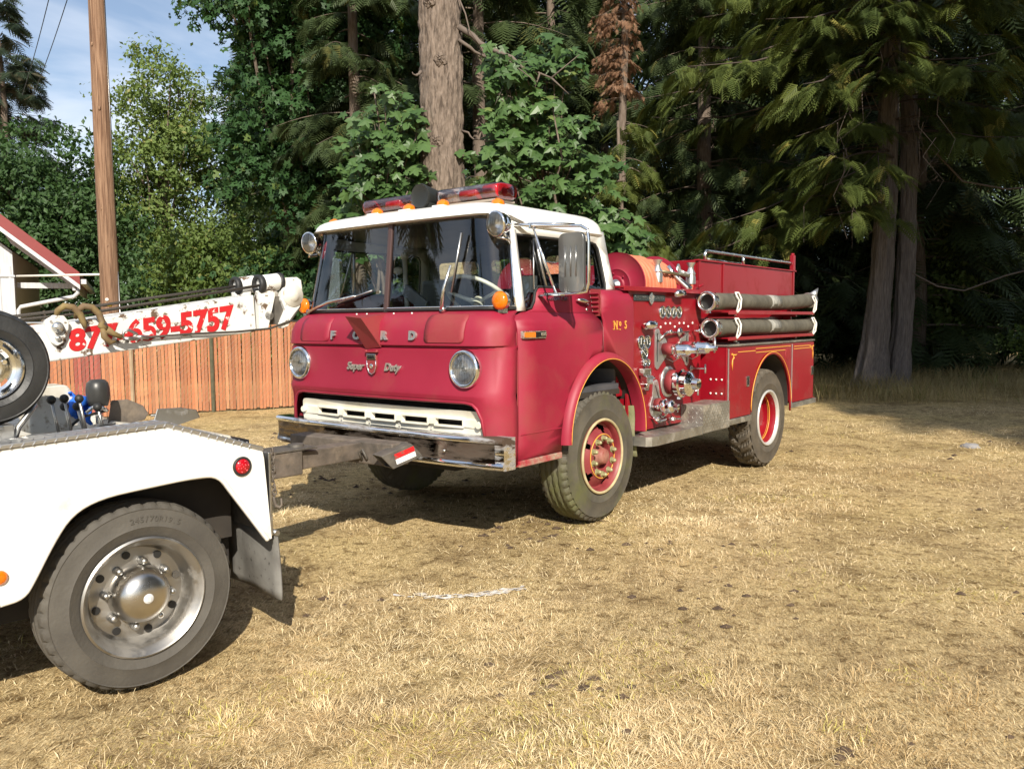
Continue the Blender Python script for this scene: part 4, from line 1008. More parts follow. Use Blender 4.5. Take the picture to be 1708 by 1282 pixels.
# hard suction hoses in their trays
for z, x0, sag in ((1.665, 2.98, 0.035), (1.425, 3.05, 0.0)):
    y = -1.14
    pts = [(x0 + (5.72 - x0) * t, y, z + sag * (t ** 3) * 1.4 + 0.006 * math.sin(t * 7)) for t in np.linspace(0.02, 0.98, 18)]
    mb = MB(); mb.tube(pts, [0.078 + 0.0012 * (k % 2) for k in range(18)], 20); h = mb.build('suction_hose', HOSE_GREY, FT)
    mb = MB(); mb.lathe([(0.068, 0.10), (0.070, -0.012), (0.086, -0.018), (0.092, -0.008), (0.092, 0.022), (0.084, 0.03), (0.084, 0.07), (0.079, 0.10)], (x0, y, z), 'X', 32)
    for a in (0.3, 0.3 + PI * 2 / 3, 0.3 + PI * 4 / 3, -1.5): mb.box((x0 + 0.01, y + 0.098 * math.cos(a), z + 0.098 * math.sin(a)), (0.02, 0.018, 0.018), ('X', a))
    mb.build('hose_coupling', CHROME_W, h)
    mb = MB(); mb.lathe([(0.069, 0.05), (0.0, 0.05)], (x0, y, z), 'X', 24); mb.build('hose_bore', BLACK, h)
    e = pts[-1]
    mb = MB(); mb.cyl((e[0] - 0.05, y, e[2]), (e[0] + 0.05, y, e[2]), 0.084, 0.084, 24); mb.cyl((e[0] + 0.03, y - 0.03, e[2] + 0.05 if sag else e[2]), (e[0] + 0.20, y - 0.03, e[2] + (0.14 if sag else 0.01)), 0.045, 0.006, 14); mb.build('hose_coupling', PLATE_ALU, h)
    mb = MB(); mb.cyl((4.35, y, z + sag * 0.15), (4.62, y, z + sag * 0.25), 0.0795, n=20); mb.build('tape_band', mat('grey_tape', (0.33, 0.32, 0.29), 0.6, col2=(0.2, 0.2, 0.18), scale=25), h)
    zt = z - 0.088
    mb = MB(); mb.b(3.27, 5.60, y - 0.075, y + 0.14, zt - 0.012, zt); mb.b(3.27, 5.60, y - 0.083, y - 0.075, zt - 0.028, zt + 0.004); mb.build('hose_tray', RED, FT, bevel=0.003)
    for x in (3.45, 5.56):
        mb = MB(); mb.tube([(x, y - 0.07, zt - 0.03), (x, y - 0.088, zt + 0.03), (x + 0.01, y - 0.098, z + 0.02), (x - 0.03, y - 0.095, z + 0.05), (x - 0.03, y - 0.075, z + 0.085), (x + 0.06, y - 0.07, z + 0.088), (x + 0.07, y - 0.095, z + 0.03), (x + 0.05, y - 0.095, z - 0.06), (x, y - 0.085, zt - 0.01)], 0.009, 8); mb.build('hose_clamp', PALE, FT)
    for x in (3.55, 5.2):
        mb = MB(); mb.b(x - 0.02, x + 0.02, y - 0.02, y + 0.28, zt - 0.05, zt - 0.013); mb.build('tray_bracket', RED, FT)
mb = MB(); mb.b(3.62, 3.66, -1.14, -1.1, 1.273, 1.325); mb.b(3.62, 3.66, -1.16, -1.08, 1.273, 1.285); mb.build('tray_support', PLATE_ALU, FT)

# wheels
def tyre_mesh(R, W, rim, notch=0.0, seg=96, kind='rib', bulge=0.0):
    """outer sidewall at y=0, inner at y=W, axis Y"""
    prof = [(rim - 0.012, 0.035), (rim, 0.014), (rim + 0.012, 0.006), (rim + (R - rim) * 0.30, -0.002 - bulge), (rim + (R - rim) * 0.33, -0.005 - bulge), (rim + (R - rim) * 0.36, -0.002 - bulge), (rim + (R - rim) * 0.62, 0.0), (rim + (R - rim) * 0.80, 0.006), (rim + (R - rim) * 0.83, 0.004), (R - 0.030, 0.012), (R - 0.010, 0.024)]
    k0 = len(prof)
    ny = 13
    for i in range(ny): 
        y = 0.03 + (W - 0.06) * i / (ny - 1)
        prof.append((R - 0.006 * ((2 * i / (ny - 1) - 1) ** 2), y))
    k1 = len(prof)
    prof += [(R - 0.010, W - 0.024), (R - 0.03, W - 0.012), (rim + (R - rim) * 0.6, W), (rim, W - 0.014), (rim - 0.012, W - 0.035)]
    def disp(i, j, t):
        if kind == 'rib':
            if j in (k0 - 2, k0 - 1, k0, k1 - 1, k1, k1 + 1) and (i % 3 == 0): return (-notch, 0.004 if j < k1 - 1 else -0.004)
            if j in (k0 + 3, k0 + 6, k0 + 9): return (-0.011, 0.005 * (1 if (i // 2) % 2 else -1))
            return (0, 0)
        if kind == 'lug':
            if k0 - 2 <= j < k1 + 2:
                y = (j - k0) / (ny - 1)
                ph = (i / seg * 26 + abs(y - 0.5) * 1.1 + (0.5 if y > 0.5 else 0)) % 1.0
                if ph < 0.42: return (-notch, 0)
            return (0, 0)
        if kind == 'road':
            if j in (k0 - 1, k0, k0 + 1, k1 - 1, k1, k1 - 2) and (i % 4 == 0): return (-notch, 0)
            if j in (k0 + 3, k0 + 6, k0 + 9): return (-0.010, 0.003 * (1 if (i // 2) % 2 else -1))
            return (0, 0)
        return (0, 0)
    mb = MB(); mb.lathe(prof, (0, 0, 0), 'Y', seg, disp=disp)
    return mb.mesh('tyre', sharp=32)
def front_wheel():
    mb = MB()
    prof = [(0.282, 0.02), (0.282, 0.0), (0.272, -0.004), (0.262, 0.006), (0.252, 0.022), (0.248, 0.05), (0.235, 0.055), (0.20, 0.030), (0.175, 0.008), (0.160, 0.0), (0.148, -0.002), (0.128, 0.0), (0.112, 0.004), (0.104, 0.03), (0.098, 0.055), (0.0, 0.055)]
    n = 60
    mb.lathe(prof, (0, 0, 0), 'Y', n, mask=lambda i, j: j in (6,) and (i % 12) in (4, 5, 6, 7) or j in (7,) and (i % 12) in (5, 6))
    w = mb.build('wheel', mat('faded_red_wheel', (0.20, 0.024, 0.030), 0.5, col2=(0.26, 0.05, 0.05), scale=8), FT, sharp=45)
    link('tyre', tyre_mesh(0.497, 0.26, 0.275, 0.014, 150, 'rib'), TYRE_MOSS, w)
    mb = MB(); mb.tube([(0.276 * math.cos(t), -0.004, 0.276 * math.sin(t)) for t in np.linspace(0, 2 * PI, 60, endpoint=False)], 0.011, 8, closed=True); mb.build('rim_ring', mat('cream_rim_paint', (0.52, 0.44, 0.26), 0.5, col2=(0.36, 0.30, 0.16), scale=9), w)
    mb = MB(); mb.tube([(0.166 * math.cos(t), -0.001, 0.166 * math.sin(t)) for t in np.linspace(0, 2 * PI, 48, endpoint=False)], 0.004, 6, closed=True); mb.build('pinstripe', GOLD, w)
    for k in range(10):
        a = k * 2 * PI / 10 + 0.15
        mb = MB(); c = (0.136 * math.cos(a), 0.0, 0.136 * math.sin(a)); mb.cyl(c, (c[0], -0.030, c[2]), 0.018, 0.017, 6, smooth=False); mb.ball((c[0], -0.030, c[2]), 0.014, 8, 6); mb.cyl((c[0], -0.004, c[2]), (c[0], 0.002, c[2]), 0.024); mb.build('lug_nut', BRASS, w)
    mb = MB(); mb.lathe([(0.10, 0.05), (0.075, 0.04), (0.062, 0.0), (0.055, -0.025), (0.048, -0.03), (0.0, -0.03)], (0, 0, 0), 'Y', 24); mb.build('hub', mat('rusty_red_hub', (0.24, 0.06, 0.045), 0.6, col2=(0.34, 0.16, 0.12), scale=14), w)
    mb = MB(); mb.lathe([(0.255, 0.06), (0.25, 0.20), (0.0, 0.21)], (0, 0, 0), 'Y', 24); mb.build('brake_drum', DARK, w)
    return w
def rear_wheel():
    mb = MB()
    prof = [(0.255, 0.02), (0.250, 0.035), (0.243, 0.06), (0.240, 0.12), (0.236, 0.15), (0.20, 0.165), (0.16, 0.160), (0.12, 0.150), (0.10, 0.13), (0.09, 0.09), (0.0, 0.085)]
    mb.lathe(prof, (0, 0, 0), 'Y', 48); w = mb.build('wheel', RED, FT, sharp=45)
    link('tyre', tyre_mesh(0.502, 0.25, 0.278, 0.022, 156, 'lug'), TYRE_LUG, w)
    mb = MB(); mb.lathe([(0.286, 0.012), (0.288, -0.004), (0.276, -0.010), (0.262, 0.0), (0.254, 0.022)], (0, 0, 0), 'Y', 56); mb.build('rim_ring', mat('silver_rim_paint', (0.62, 0.62, 0.60), 0.35, 0.4), w)
    mb = MB(); mb.tube([(0.2395 * math.cos(t), 0.085, 0.2395 * math.sin(t)) for t in np.linspace(0, 2 * PI, 48, endpoint=False)], 0.0045, 6, closed=True); mb.tube([(0.239 * math.cos(t), 0.10, 0.239 * math.sin(t)) for t in np.linspace(0, 2 * PI, 48, endpoint=False)], 0.002, 6, closed=True); mb.build('pinstripe', GOLD, w)
    for k in range(10):
        a = k * 2 * PI / 10
        mb = MB(); c = (0.15 * math.cos(a), 0.155, 0.15 * math.sin(a)); mb.cyl(c, (c[0], 0.125, c[2]), 0.016, 0.015, 6, smooth=False); mb.build('lug_nut', RED_DULL, w)
    return w
fw = front_wheel(); fw.location = (1.333, -1.085, 0.490); fw.rotation_euler = (0, 0.5, 0)
fw2 = dup(fw, FT, (1.333, 1.085, 0.490), (0, 0.2, PI))
rw = rear_wheel(); rw.location = (4.345, -1.195, 0.492)
rw2 = dup(rw, FT, (4.345, 1.195, 0.492), (0, 0, PI))
for s in (-1, 1):
    o = link('tyre', rw.children[0].data, TYRE_LUG, FT); o.location = (4.345, s * (1.195 - 0.30), 0.492); o.rotation_euler = (0, 0.13, 0 if s < 0 else PI)
# chassis
mb = MB()
for y in (-0.42, 0.42): mb.b(0.25, 5.7, y - 0.04, y + 0.04, 0.60, 0.82)
for x in (0.4, 1.9, 3.2, 5.2): mb.b(x - 0.05, x + 0.05, -0.42, 0.42, 0.62, 0.78)
mb.build('chassis_frame', DARK, FT)
mb = MB(); mb.cyl((1.333, -0.95, 0.47), (1.333, 0.95, 0.47), 0.06); mb.b(1.25, 1.42, -0.5, 0.5, 0.40, 0.50); mb.cyl((4.345, -0.9, 0.49), (4.345, 0.9, 0.49), 0.085); mb.ball((4.345, 0, 0.49), 0.2); mb.build('axle', DARK, FT)
mb = MB(); mb.b(0.5, 1.6, -0.35, 0.35, 0.42, 0.95); mb.b(1.9, 3.0, -0.9, 0.9, 0.44, 0.60); mb.b(3.3, 3.75, -0.85, 0.85, 0.42, 0.60); mb.b(0.3, 0.7, -0.9, 0.9, 0.55, 0.62); mb.build('underbody', DARK, FT)
mb = MB(); mb.b(0.30, 1.62, -1.06, 1.06, 0.94, 0.98); mb.build('cab_underside', DARK, FT)
# ------------------------------------------------------------------ ground
def vnoise(x, y, s, seed=0):
    """smooth value noise for numpy arrays, 0..1"""
    x = np.asarray(x) / s + 100 + seed * 17.3; y = np.asarray(y) / s + 100 + seed * 9.1
    xi = np.floor(x).astype(np.int64); yi = np.floor(y).astype(np.int64); fx = x - xi; fy = y - yi
    fx = fx * fx * (3 - 2 * fx); fy = fy * fy * (3 - 2 * fy)
    def h(a, b):
        n = (a * 374761393 + b * 668265263 + seed * 362437) & 0x7fffffff
        n = ((n ^ (n >> 13)) * 1274126177) & 0x7fffffff
        return ((n ^ (n >> 16)) & 0xffff) / 65535.0
    return (h(xi, yi) * (1 - fx) + h(xi + 1, yi) * fx) * (1 - fy) + (h(xi, yi + 1) * (1 - fx) + h(xi + 1, yi + 1) * fx) * fy
def gz(x, y): return 0.030 * (vnoise(x, y, 1.1, 3) - 0.5) + 0.022 * (vnoise(x, y, 0.28, 4) - 0.5) - 0.012

m, n, b = node_mat('dry_turf'); MATS['dry_turf'] = m; L = n.links
b.inputs['Roughness'].default_value = 0.95; b.inputs['Specular IOR Level'].default_value = 0.1
tcn = n.nodes.new('ShaderNodeTexCoord')
def nz_(scale, detail=8, rough=0.6, dist=0.0):
    t = n.nodes.new('ShaderNodeTexNoise'); t.inputs['Scale'].default_value = scale; t.inputs['Detail'].default_value = detail; t.inputs['Roughness'].default_value = rough; t.inputs['Distortion'].default_value = dist
    L.new(tcn.outputs['Object'], t.inputs['Vector']); return t.outputs['Fac']
def ramp_(src, stops):
    r = n.nodes.new('ShaderNodeValToRGB')
    e = r.color_ramp.elements
    while len(e) < len(stops): e.new(0.5)
    for k, (p, c) in enumerate(stops): e[k].position = p; e[k].color = (*c, 1)
    L.new(src, r.inputs[0]); return r.outputs[0]
def mix_(f, a, c):
    x = n.nodes.new('ShaderNodeMix'); x.data_type = 'RGBA'; L.new(f, x.inputs['Factor']); L.new(a, x.inputs['A']); L.new(c, x.inputs['B']); return x.outputs['Result']
def fibre(ang, sx, sy):
    mp = n.nodes.new('ShaderNodeMapping'); mp.inputs['Rotation'].default_value = (0, 0, ang); mp.inputs['Scale'].default_value = (sx, sy, 1)
    L.new(tcn.outputs['Object'], mp.inputs['Vector']); t = n.nodes.new('ShaderNodeTexNoise'); t.inputs['Scale'].default_value = 1.0; t.inputs['Detail'].default_value = 3; t.inputs['Distortion'].default_value = 0.8
    L.new(mp.outputs[0], t.inputs['Vector']); return t.outputs['Fac']
def mx_(a, c):
    x = n.nodes.new('ShaderNodeMath'); x.operation = 'MAXIMUM'; L.new(a, x.inputs[0]); L.new(c, x.inputs[1]); return x.outputs[0]
fib = mx_(mx_(fibre(0.3, 190, 32), fibre(1.35, 170, 28)), mx_(fibre(2.2, 200, 30), fibre(2.8, 150, 26)))
fine = ramp_(fib, [(0.46, (0.22, 0.14, 0.06)), (0.54, (0.56, 0.395, 0.185)), (0.63, (0.82, 0.635, 0.345)), (0.80, (0.92, 0.77, 0.47))])
dirt = ramp_(nz_(55, 8, 0.8), [(0.35, (0.18, 0.115, 0.06)), (0.65, (0.54, 0.39, 0.19))])
msk = ramp_(nz_(1.3, 12, 0.78, 0.4), [(0.46, (0, 0, 0)), (0.62, (1, 1, 1))])
pit = ramp_(nz_(13, 8, 0.7, 0.3), [(0.36, (0.42, 0.38, 0.33)), (0.50, (1.0, 1.0, 1.0))])
mp_ = n.nodes.new('ShaderNodeMix'); mp_.data_type = 'RGBA'; mp_.blend_type = 'MULTIPLY'; mp_.inputs['Factor'].default_value = 1.0
L.new(mix_(msk, fine, dirt), mp_.inputs['A']); L.new(pit, mp_.inputs['B']); c1 = mp_.outputs['Result']
big = ramp_(nz_(0.5, 5, 0.6), [(0.4, (1.0, 1.0, 1.0)), (0.7, (0.94, 0.95, 0.80))])
mm = n.nodes.new('ShaderNodeMix'); mm.data_type = 'RGBA'; mm.blend_type = 'MULTIPLY'; mm.inputs['Factor'].default_value = 0.8
L.new(c1, mm.inputs['A']); L.new(big, mm.inputs['B']); L.new(mm.outputs['Result'], b.inputs['Base Color'])
bp = n.nodes.new('ShaderNodeBump'); bp.inputs['Strength'].default_value = 0.9; bp.inputs['Distance'].default_value = 0.03
L.new(fib, bp.inputs['Height']); L.new(bp.outputs[0], b.inputs['Normal'])
TURF = m
xs = np.concatenate([np.linspace(-160, -12, 12)[:-1], np.arange(-12, 14.01, 0.14), np.linspace(14, 160, 12)[1:]])
ys = np.concatenate([np.linspace(-120, -2, 8)[:-1], np.arange(-2, 20.01, 0.14), np.linspace(20, 240, 14)[1:]])
GX, GY = np.meshgrid(xs, ys)
GZ = gz(GX, GY)
me = bpy.data.meshes.new('ground')
V = np.stack([GX.ravel(), GY.ravel(), GZ.ravel()], 1); nxg = len(xs)
idx = np.arange(len(ys) * nxg).reshape(len(ys), nxg)
F = np.stack([idx[:-1, :-1], idx[:-1, 1:], idx[1:, 1:], idx[1:, :-1]], -1).reshape(-1, 4)
def np_mesh(name, V, F, tone=None, smooth=False):
    me = bpy.data.meshes.new(name)
    me.vertices.add(len(V)); me.vertices.foreach_set('co', np.ascontiguousarray(V, dtype=np.float32).ravel())
    k = F.shape[1]
    me.loops.add(F.size); me.loops.foreach_set('vertex_index', np.ascontiguousarray(F, dtype=np.int32).ravel())
    me.polygons.add(len(F)); me.polygons.foreach_set('loop_start', np.arange(0, F.size, k, dtype=np.int32))
    me.polygons.foreach_set('use_smooth', np.full(len(F), smooth))
    if tone is not None:
        a = me.attributes.new('tone', 'FLOAT', 'POINT'); a.data.foreach_set('value', np.ascontiguousarray(tone, dtype=np.float32))
    me.update(calc_edges=True); me.validate(verbose=False)
    return me
ground = link('ground', np_mesh('ground', V, F, smooth=True), TURF); structure(ground)

# dry grass blades, mown short and matted; denser and finer close to the viewer
STRAW = leaf_mat('dry_grass', (0.43, 0.285, 0.115), (0.94, 0.80, 0.51), (0.60, 0.53, 0.15), trans=0.2, rough=0.7)
def blades(name, N, rmin, rmax, amax, length, width, up, seed, material, region=None, lean=1.0, keep=None):
    rg = np.random.default_rng(seed)
    r = rmin * (rmax / rmin) ** rg.random(N) if keep is None else rmin + (rmax - rmin) * rg.random(N)
    a = rg.uniform(-amax, amax, N)
    x, y = r * np.sin(a), r * np.cos(a) - 0.3
    spread = None
    if region is not None:
        q_ = region(rg, N); x, y = q_[:2]
        if len(q_) > 2: spread = q_[2:]
    dens = 0.40 * vnoise(x, y, 0.30, 7) + 0.60 * vnoise(x, y, 1.3, 8)
    k = rg.random(N) < np.clip((dens - 0.25) * 2.6, 0.20, 1.0)
    x, y, dens = x[k], y[k], dens[k]; M_ = len(x)
    z = gz(x, y)
    az = 2 * np.pi * 2.2 * vnoise(x, y, 0.16, 18) + rg.normal(0, 1.3, M_) if spread is None else np.arctan2(spread[1][k], spread[0][k]) + rg.normal(0, 0.4, M_)
    tilt = np.clip(rg.normal(up, 0.35, M_), 0.05, 1.5)       # angle above the ground
    ln = length * rg.uniform(0.5, 1.5, M_) * (0.7 + 0.6 * dens); wd = width * rg.uniform(0.6, 1.4, M_)
    d = np.stack([np.cos(az) * np.cos(tilt), np.sin(az) * np.cos(tilt), np.sin(tilt)], 1)
    s = np.stack([-np.sin(az + rg.normal(0, 0.6, M_)), np.cos(az), np.zeros(M_)], 1)
    p = np.stack([x, y, z - 0.004], 1)
    mid = p + d * (ln * 0.5)[:, None]; tip = p + d * ln[:, None] + np.stack([np.cos(az), np.sin(az), -0.5 * np.ones(M_)], 1) * (ln * 0.18)[:, None]
    tip[:, 2] = np.maximum(tip[:, 2], z + 0.002)
    V = np.stack([p, mid + s * wd[:, None] * 0.5, mid - s * wd[:, None] * 0.5, tip], 1).reshape(-1, 3)
    o = np.arange(M_)[:, None] * 4
    F = np.concatenate([o + np.array([[0, 1, 2]]), o + np.array([[2, 1, 3]])], 0)
    patch = vnoise(x, y, 0.7, 9)
    tone = np.clip(0.65 * rg.random(M_) + 0.55 * patch - 0.22 + 0.42 * vnoise(x, y, 2.2, 15), 0, 0.9)
    grn = (vnoise(x, y, 0.5, 12) > 0.72) & (rg.random(M_) < 0.22); tone[grn] = 1.0
    return link(name, np_mesh(name, V, F, np.repeat(tone, 4)), material)
o = blades('dry_grass', 570000, 1.7, 12.0, 0.75, 0.036, 0.0027, 0.34, 21, STRAW); tag(o, 'short straw-coloured dry grass over the whole field', 'grass', kind='stuff')
o = blades('far_dry_grass', 190000, 6.5, 24.0, 0.80, 0.044, 0.0050, 0.36, 22, STRAW); tag(o, 'straw-coloured dry grass in the distance behind the trucks', 'grass', kind='stuff')
# small tufts of longer blades
def tuft_region(rg, N):
    T = 650
    r = 2.0 * (13.0 / 2.0) ** rg.random(T); a = rg.uniform(-0.8, 0.8, T)
    cx, cy = r * np.sin(a), r * np.cos(a); i = rg.integers(0, T, N); sp = rg.uniform(0.02, 0.09, T)[i]
    ox, oy = rg.normal(0, 1, N) * sp, rg.normal(0, 1, N) * sp; return cx[i] + ox, cy[i] + oy, ox, oy
o = blades('grass_tuft', 36000, 1, 2, 1, 0.058, 0.0028, 0.75, 23, STRAW, region=tuft_region); tag(o, 'taller pale tufts standing in the mown dry grass', 'grass', kind='stuff')
# tall shaded meadow grass along the forest edge on the right
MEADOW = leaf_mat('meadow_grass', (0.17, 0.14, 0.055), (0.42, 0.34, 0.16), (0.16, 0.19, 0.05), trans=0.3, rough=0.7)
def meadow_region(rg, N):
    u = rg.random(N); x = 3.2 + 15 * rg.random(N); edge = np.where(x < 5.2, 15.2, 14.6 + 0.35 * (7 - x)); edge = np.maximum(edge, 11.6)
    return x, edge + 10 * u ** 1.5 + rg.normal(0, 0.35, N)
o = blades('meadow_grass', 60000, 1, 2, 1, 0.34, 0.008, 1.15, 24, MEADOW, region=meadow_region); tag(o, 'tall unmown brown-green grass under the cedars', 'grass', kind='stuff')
def left_meadow(rg, N): 
    x = -11 + 13 * rg.random(N); return x, 16.2 + 0.52 * (x + 4.1) + 5 * rg.random(N) ** 1.3
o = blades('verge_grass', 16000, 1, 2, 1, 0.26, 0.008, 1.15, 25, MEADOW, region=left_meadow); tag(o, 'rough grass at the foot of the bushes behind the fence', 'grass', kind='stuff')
# clods of dark earth scattered in the field
rg = np.random.default_rng(5)
CLOD = mat('dark_earth', (0.05, 0.032, 0.02), 0.95, col2=(0.10, 0.065, 0.04), scale=40, bump=0.4)
Vs, Fs = [], []
cl_ = [(2.2 * (14 / 2.2) ** rg.random(), rg.uniform(-0.25, 0.75)) for q in range(26)]
for k in range(300):
    r, a = cl_[rg.integers(0, 26)]; r = r + rg.normal(0, 0.16) * (0.5 + 0.12 * r); a = a + rg.normal(0, 0.05); x, y = r * math.sin(a), r * math.cos(a); s = rg.uniform(0.006, 0.02) * (1 + 0.06 * r)
    o_ = len(Vs); z = float(gz(x, y))
    P = [(1, 0, 0), (0.3, 0.9, 0.1), (-0.8, 0.5, 0), (-0.7, -0.6, 0.05), (0.4, -0.9, 0), (0.1, 0.0, 0.75)]
    ang = rg.uniform(0, 6.3)
    for p in P:
        j = rg.uniform(0.7, 1.3); px_, py_ = p[0] * math.cos(ang) - p[1] * math.sin(ang), p[0] * math.sin(ang) + p[1] * math.cos(ang)
        Vs.append((x + px_ * s * j * 1.5, y + py_ * s * j, z + p[2] * s + 0.002))
    Fs += [(o_ + i, o_ + (i + 1) % 5, o_ + 5) for i in range(5)]
o = link('earth_clods', np_mesh('earth_clods', np.array(Vs), np.array(Fs)), CLOD); tag(o, 'small dark clods of earth scattered over the grass', 'soil', kind='stuff')
# faded white chalk line worn into the grass between the trucks
pts = [(-0.90, 4.57), (-0.62, 4.50), (-0.40, 4.49), (-0.20, 4.50), (-0.06, 4.53), (0.06, 4.60), (0.16, 4.69)]
rg = np.random.default_rng(77); Vs, Fs = [], []
for k in range(80):
    t = (rg.random() ** 0.8 * 0.5 + 0.25 * rg.random() + 0.12) * (len(pts) - 1); i = min(int(t), len(pts) - 2); f_ = t - i
    x, y = pts[i][0] * (1 - f_) + pts[i + 1][0] * f_, pts[i][1] * (1 - f_) + pts[i + 1][1] * f_ + rg.normal(0, 0.016)
    a0 = math.atan2(pts[i + 1][1] - pts[i][1], pts[i + 1][0] - pts[i][0]) + rg.normal(0, 0.3); lx, ly = rg.uniform(0.015, 0.05), rg.uniform(0.004, 0.012); o_ = len(Vs)
    for q in range(7):
        a = q * 2 * PI / 7; rx, ry = lx * math.cos(a) * rg.uniform(0.6, 1.3), ly * math.sin(a) * rg.uniform(0.6, 1.3); X, Y = x + rx * math.cos(a0) - ry * math.sin(a0), y + rx * math.sin(a0) + ry * math.cos(a0)
        Vs.append((X, Y, float(gz(X, Y)) + rg.uniform(0.001, 0.010)))
    Fs += [(o_, o_ + q, o_ + q + 1) for q in range(1, 6)]
o = link('chalk_line', np_mesh('chalk_line', np.array(Vs), np.array(Fs)), mat('worn_white_chalk', (0.46, 0.45, 0.44), 0.9, col2=(0.40, 0.34, 0.26), scale=22, lo=0.46, hi=0.66)); tag(o, 'worn white chalk line streaked across the dry grass', 'line', kind='stuff')
# pale flat stone in the grass at far right
mb = MB(); c = (5.35, 9.55); mb.lathe([(0.0, 0.045), (0.05, 0.043), (0.085, 0.03), (0.10, 0.0), (0.09, -0.02)], (c[0], c[1], float(gz(*c))), 'Z', 11, disp=lambda i, j, t: (0.018 * math.sin(i * 2.3 + j), 0.004 * math.cos(i * 1.7)))
o = mb.build('stone', mat('pale_stone', (0.26, 0.25, 0.25), 0.9, bump=0.4, bscale=30), sharp=50); tag(o, 'pale flat stone lying in the grass to the right', 'stone')

# ------------------------------------------------------------------ tow truck
TW_O = Vector((-1.517, 3.326, 0)); TW_YAW = math.radians(45)
TT = thing('tow_truck', 'white tow truck with numbered boom backed up to the fire engine', 'tow truck', TW_O, TW_YAW)
def ft2tw(x, y, z):
    c, s = math.cos(FT_YAW), math.sin(FT_YAW); wx, wy = FT_O.x + x * c - y * s - TW_O.x, FT_O.y + x * s + y * c - TW_O.y
    c, s = math.cos(TW_YAW), math.sin(TW_YAW); return (wx * c + wy * s, -wx * s + wy * c, z)
TWHITE = mat('white_truck_paint', (0.80, 0.80, 0.78), 0.30, col2=(0.74, 0.73, 0.69), scale=3, dirt=(0.52, 0.47, 0.38), dscale=5, dlo=0.58, dhi=0.78, coat=0.2)
CHIP = mat('chipped_white_paint', (0.74, 0.74, 0.72), 0.45, col2=(0.66, 0.66, 0.63), scale=6, dirt=(0.12, 0.075, 0.045), dscale=15, dlo=0.545, dhi=0.60)
GRIME = mat('greasy_steel', (0.085, 0.078, 0.07), 0.6, 0.3, col2=(0.15, 0.135, 0.115), scale=14, bump=0.2)
DUSTY = mat('dusty_brown_steel', (0.17, 0.14, 0.115), 0.7, 0.2, col2=(0.10, 0.085, 0.07), scale=12, dirt=(0.25, 0.20, 0.15), dscale=8, dlo=0.5, dhi=0.75, bump=0.2)
CABLE = mat('wire_rope', (0.07, 0.06, 0.05), 0.6, 0.4, bump=0.3, bscale=200)
HOOKM = mat('rusty_yellow_hook', (0.24, 0.175, 0.06), 0.75, col2=(0.14, 0.095, 0.05), scale=22, dirt=(0.15, 0.09, 0.045), dscale=9, dlo=0.5, dhi=0.7)
def smooth_poly(P, it=2):
    for _ in range(it):
        Q = []
        for i in range(len(P) - 1):
            a, b2 = P[i], P[i + 1]; Q += [(a[0] * 0.75 + b2[0] * 0.25, a[1] * 0.75 + b2[1] * 0.25), (a[0] * 0.25 + b2[0] * 0.75, a[1] * 0.25 + b2[1] * 0.75)]
        P = [P[0]] + Q + [P[-1]]
    return P
well = smooth_poly([(0.535, 0.527), (0.46, 0.64), (0.375, 0.765), (0.315, 0.855), (0.22, 0.866), (0.0, 0.852), (-0.17, 0.838), (-0.28, 0.79), (-0.35, 0.69), (-0.42, 0.56), (-0.455, 0.505), (-0.53, 0.497)], 2)
out = [(-1.7, 0.52), (-1.7, 1.035), (-0.502, 1.060), (0.098, 1.085), (0.523, 0.935), (0.530, 0.90), (0.556, 0.53)] + well + [(-0.70, 0.505)]
for yy, sg in ((-0.03, 1), (2.0, -1)):
    mb = MB(); mb.prism(out, lambda u, w, d: (u, yy + sg * d, w), 0.0, 0.045); bs = mb.build('bed_side', TWHITE, TT, bevel=0.012, seg=3)
    mb = MB(); mb.tube([(u, yy + sg * -0.002, w) for u, w in well], 0.011, 8); mb.build('wheel_arch_lip', TWHITE, bs)
# tread-plate rail along the top edge
rail = [(-1.7, 1.038), (-0.502, 1.063), (0.098, 1.088), (0.526, 0.937)]
mb = MB(); mb.prism(rail + [(u, w + 0.018) for u, w in reversed(rail)], lambda u, w, d: (u, d, w), -0.040, 0.10); rl = mb.build('tread_rail', mat('silver_tread_plate', (0.60, 0.60, 0.60), 0.35, 0.9), TT, bevel=0.004)
mb = MB()
for k in range(60):
    x = -1.65 + k * 0.037
    if x > 0.49: break
    i = 0 if x < -0.502 else (1 if x < 0.098 else 2); (u0, w0), (u1, w1) = rail[i], rail[i + 1]; z = w0 + (w1 - w0) * (x - u0) / (u1 - u0) + 0.0185
    mb.add([(x - 0.010, -0.036, z), (x - 0.004, -0.038, z), (x + 0.016, 0.015, z), (x + 0.010, 0.017, z), (x + 0.003, -0.01, z + 0.004)], [(0, 1, 4), (1, 2, 4), (2, 3, 4), (3, 0, 4)])
    mb.add([(x + 0.004, 0.03, z), (x + 0.010, 0.03, z), (x - 0.010, 0.085, z), (x - 0.016, 0.085, z), (x - 0.003, 0.06, z + 0.004)], [(0, 1, 4), (1, 2, 4), (2, 3, 4), (3, 0, 4)])
    mb.add([(x - 0.010, -0.0405, z - 0.020), (x - 0.005, -0.0405, z - 0.020), (x + 0.008, -0.0405, z - 0.003), (x + 0.003, -0.0405, z - 0.003), (x - 0.001, -0.0435, z - 0.012)], [(0, 1, 4), (1, 2, 4), (2, 3, 4), (3, 0, 4)])
mb.build('tread_bars', MATS['silver_tread_plate'], rl); rl.children[0]['kind'] = 'stuff'
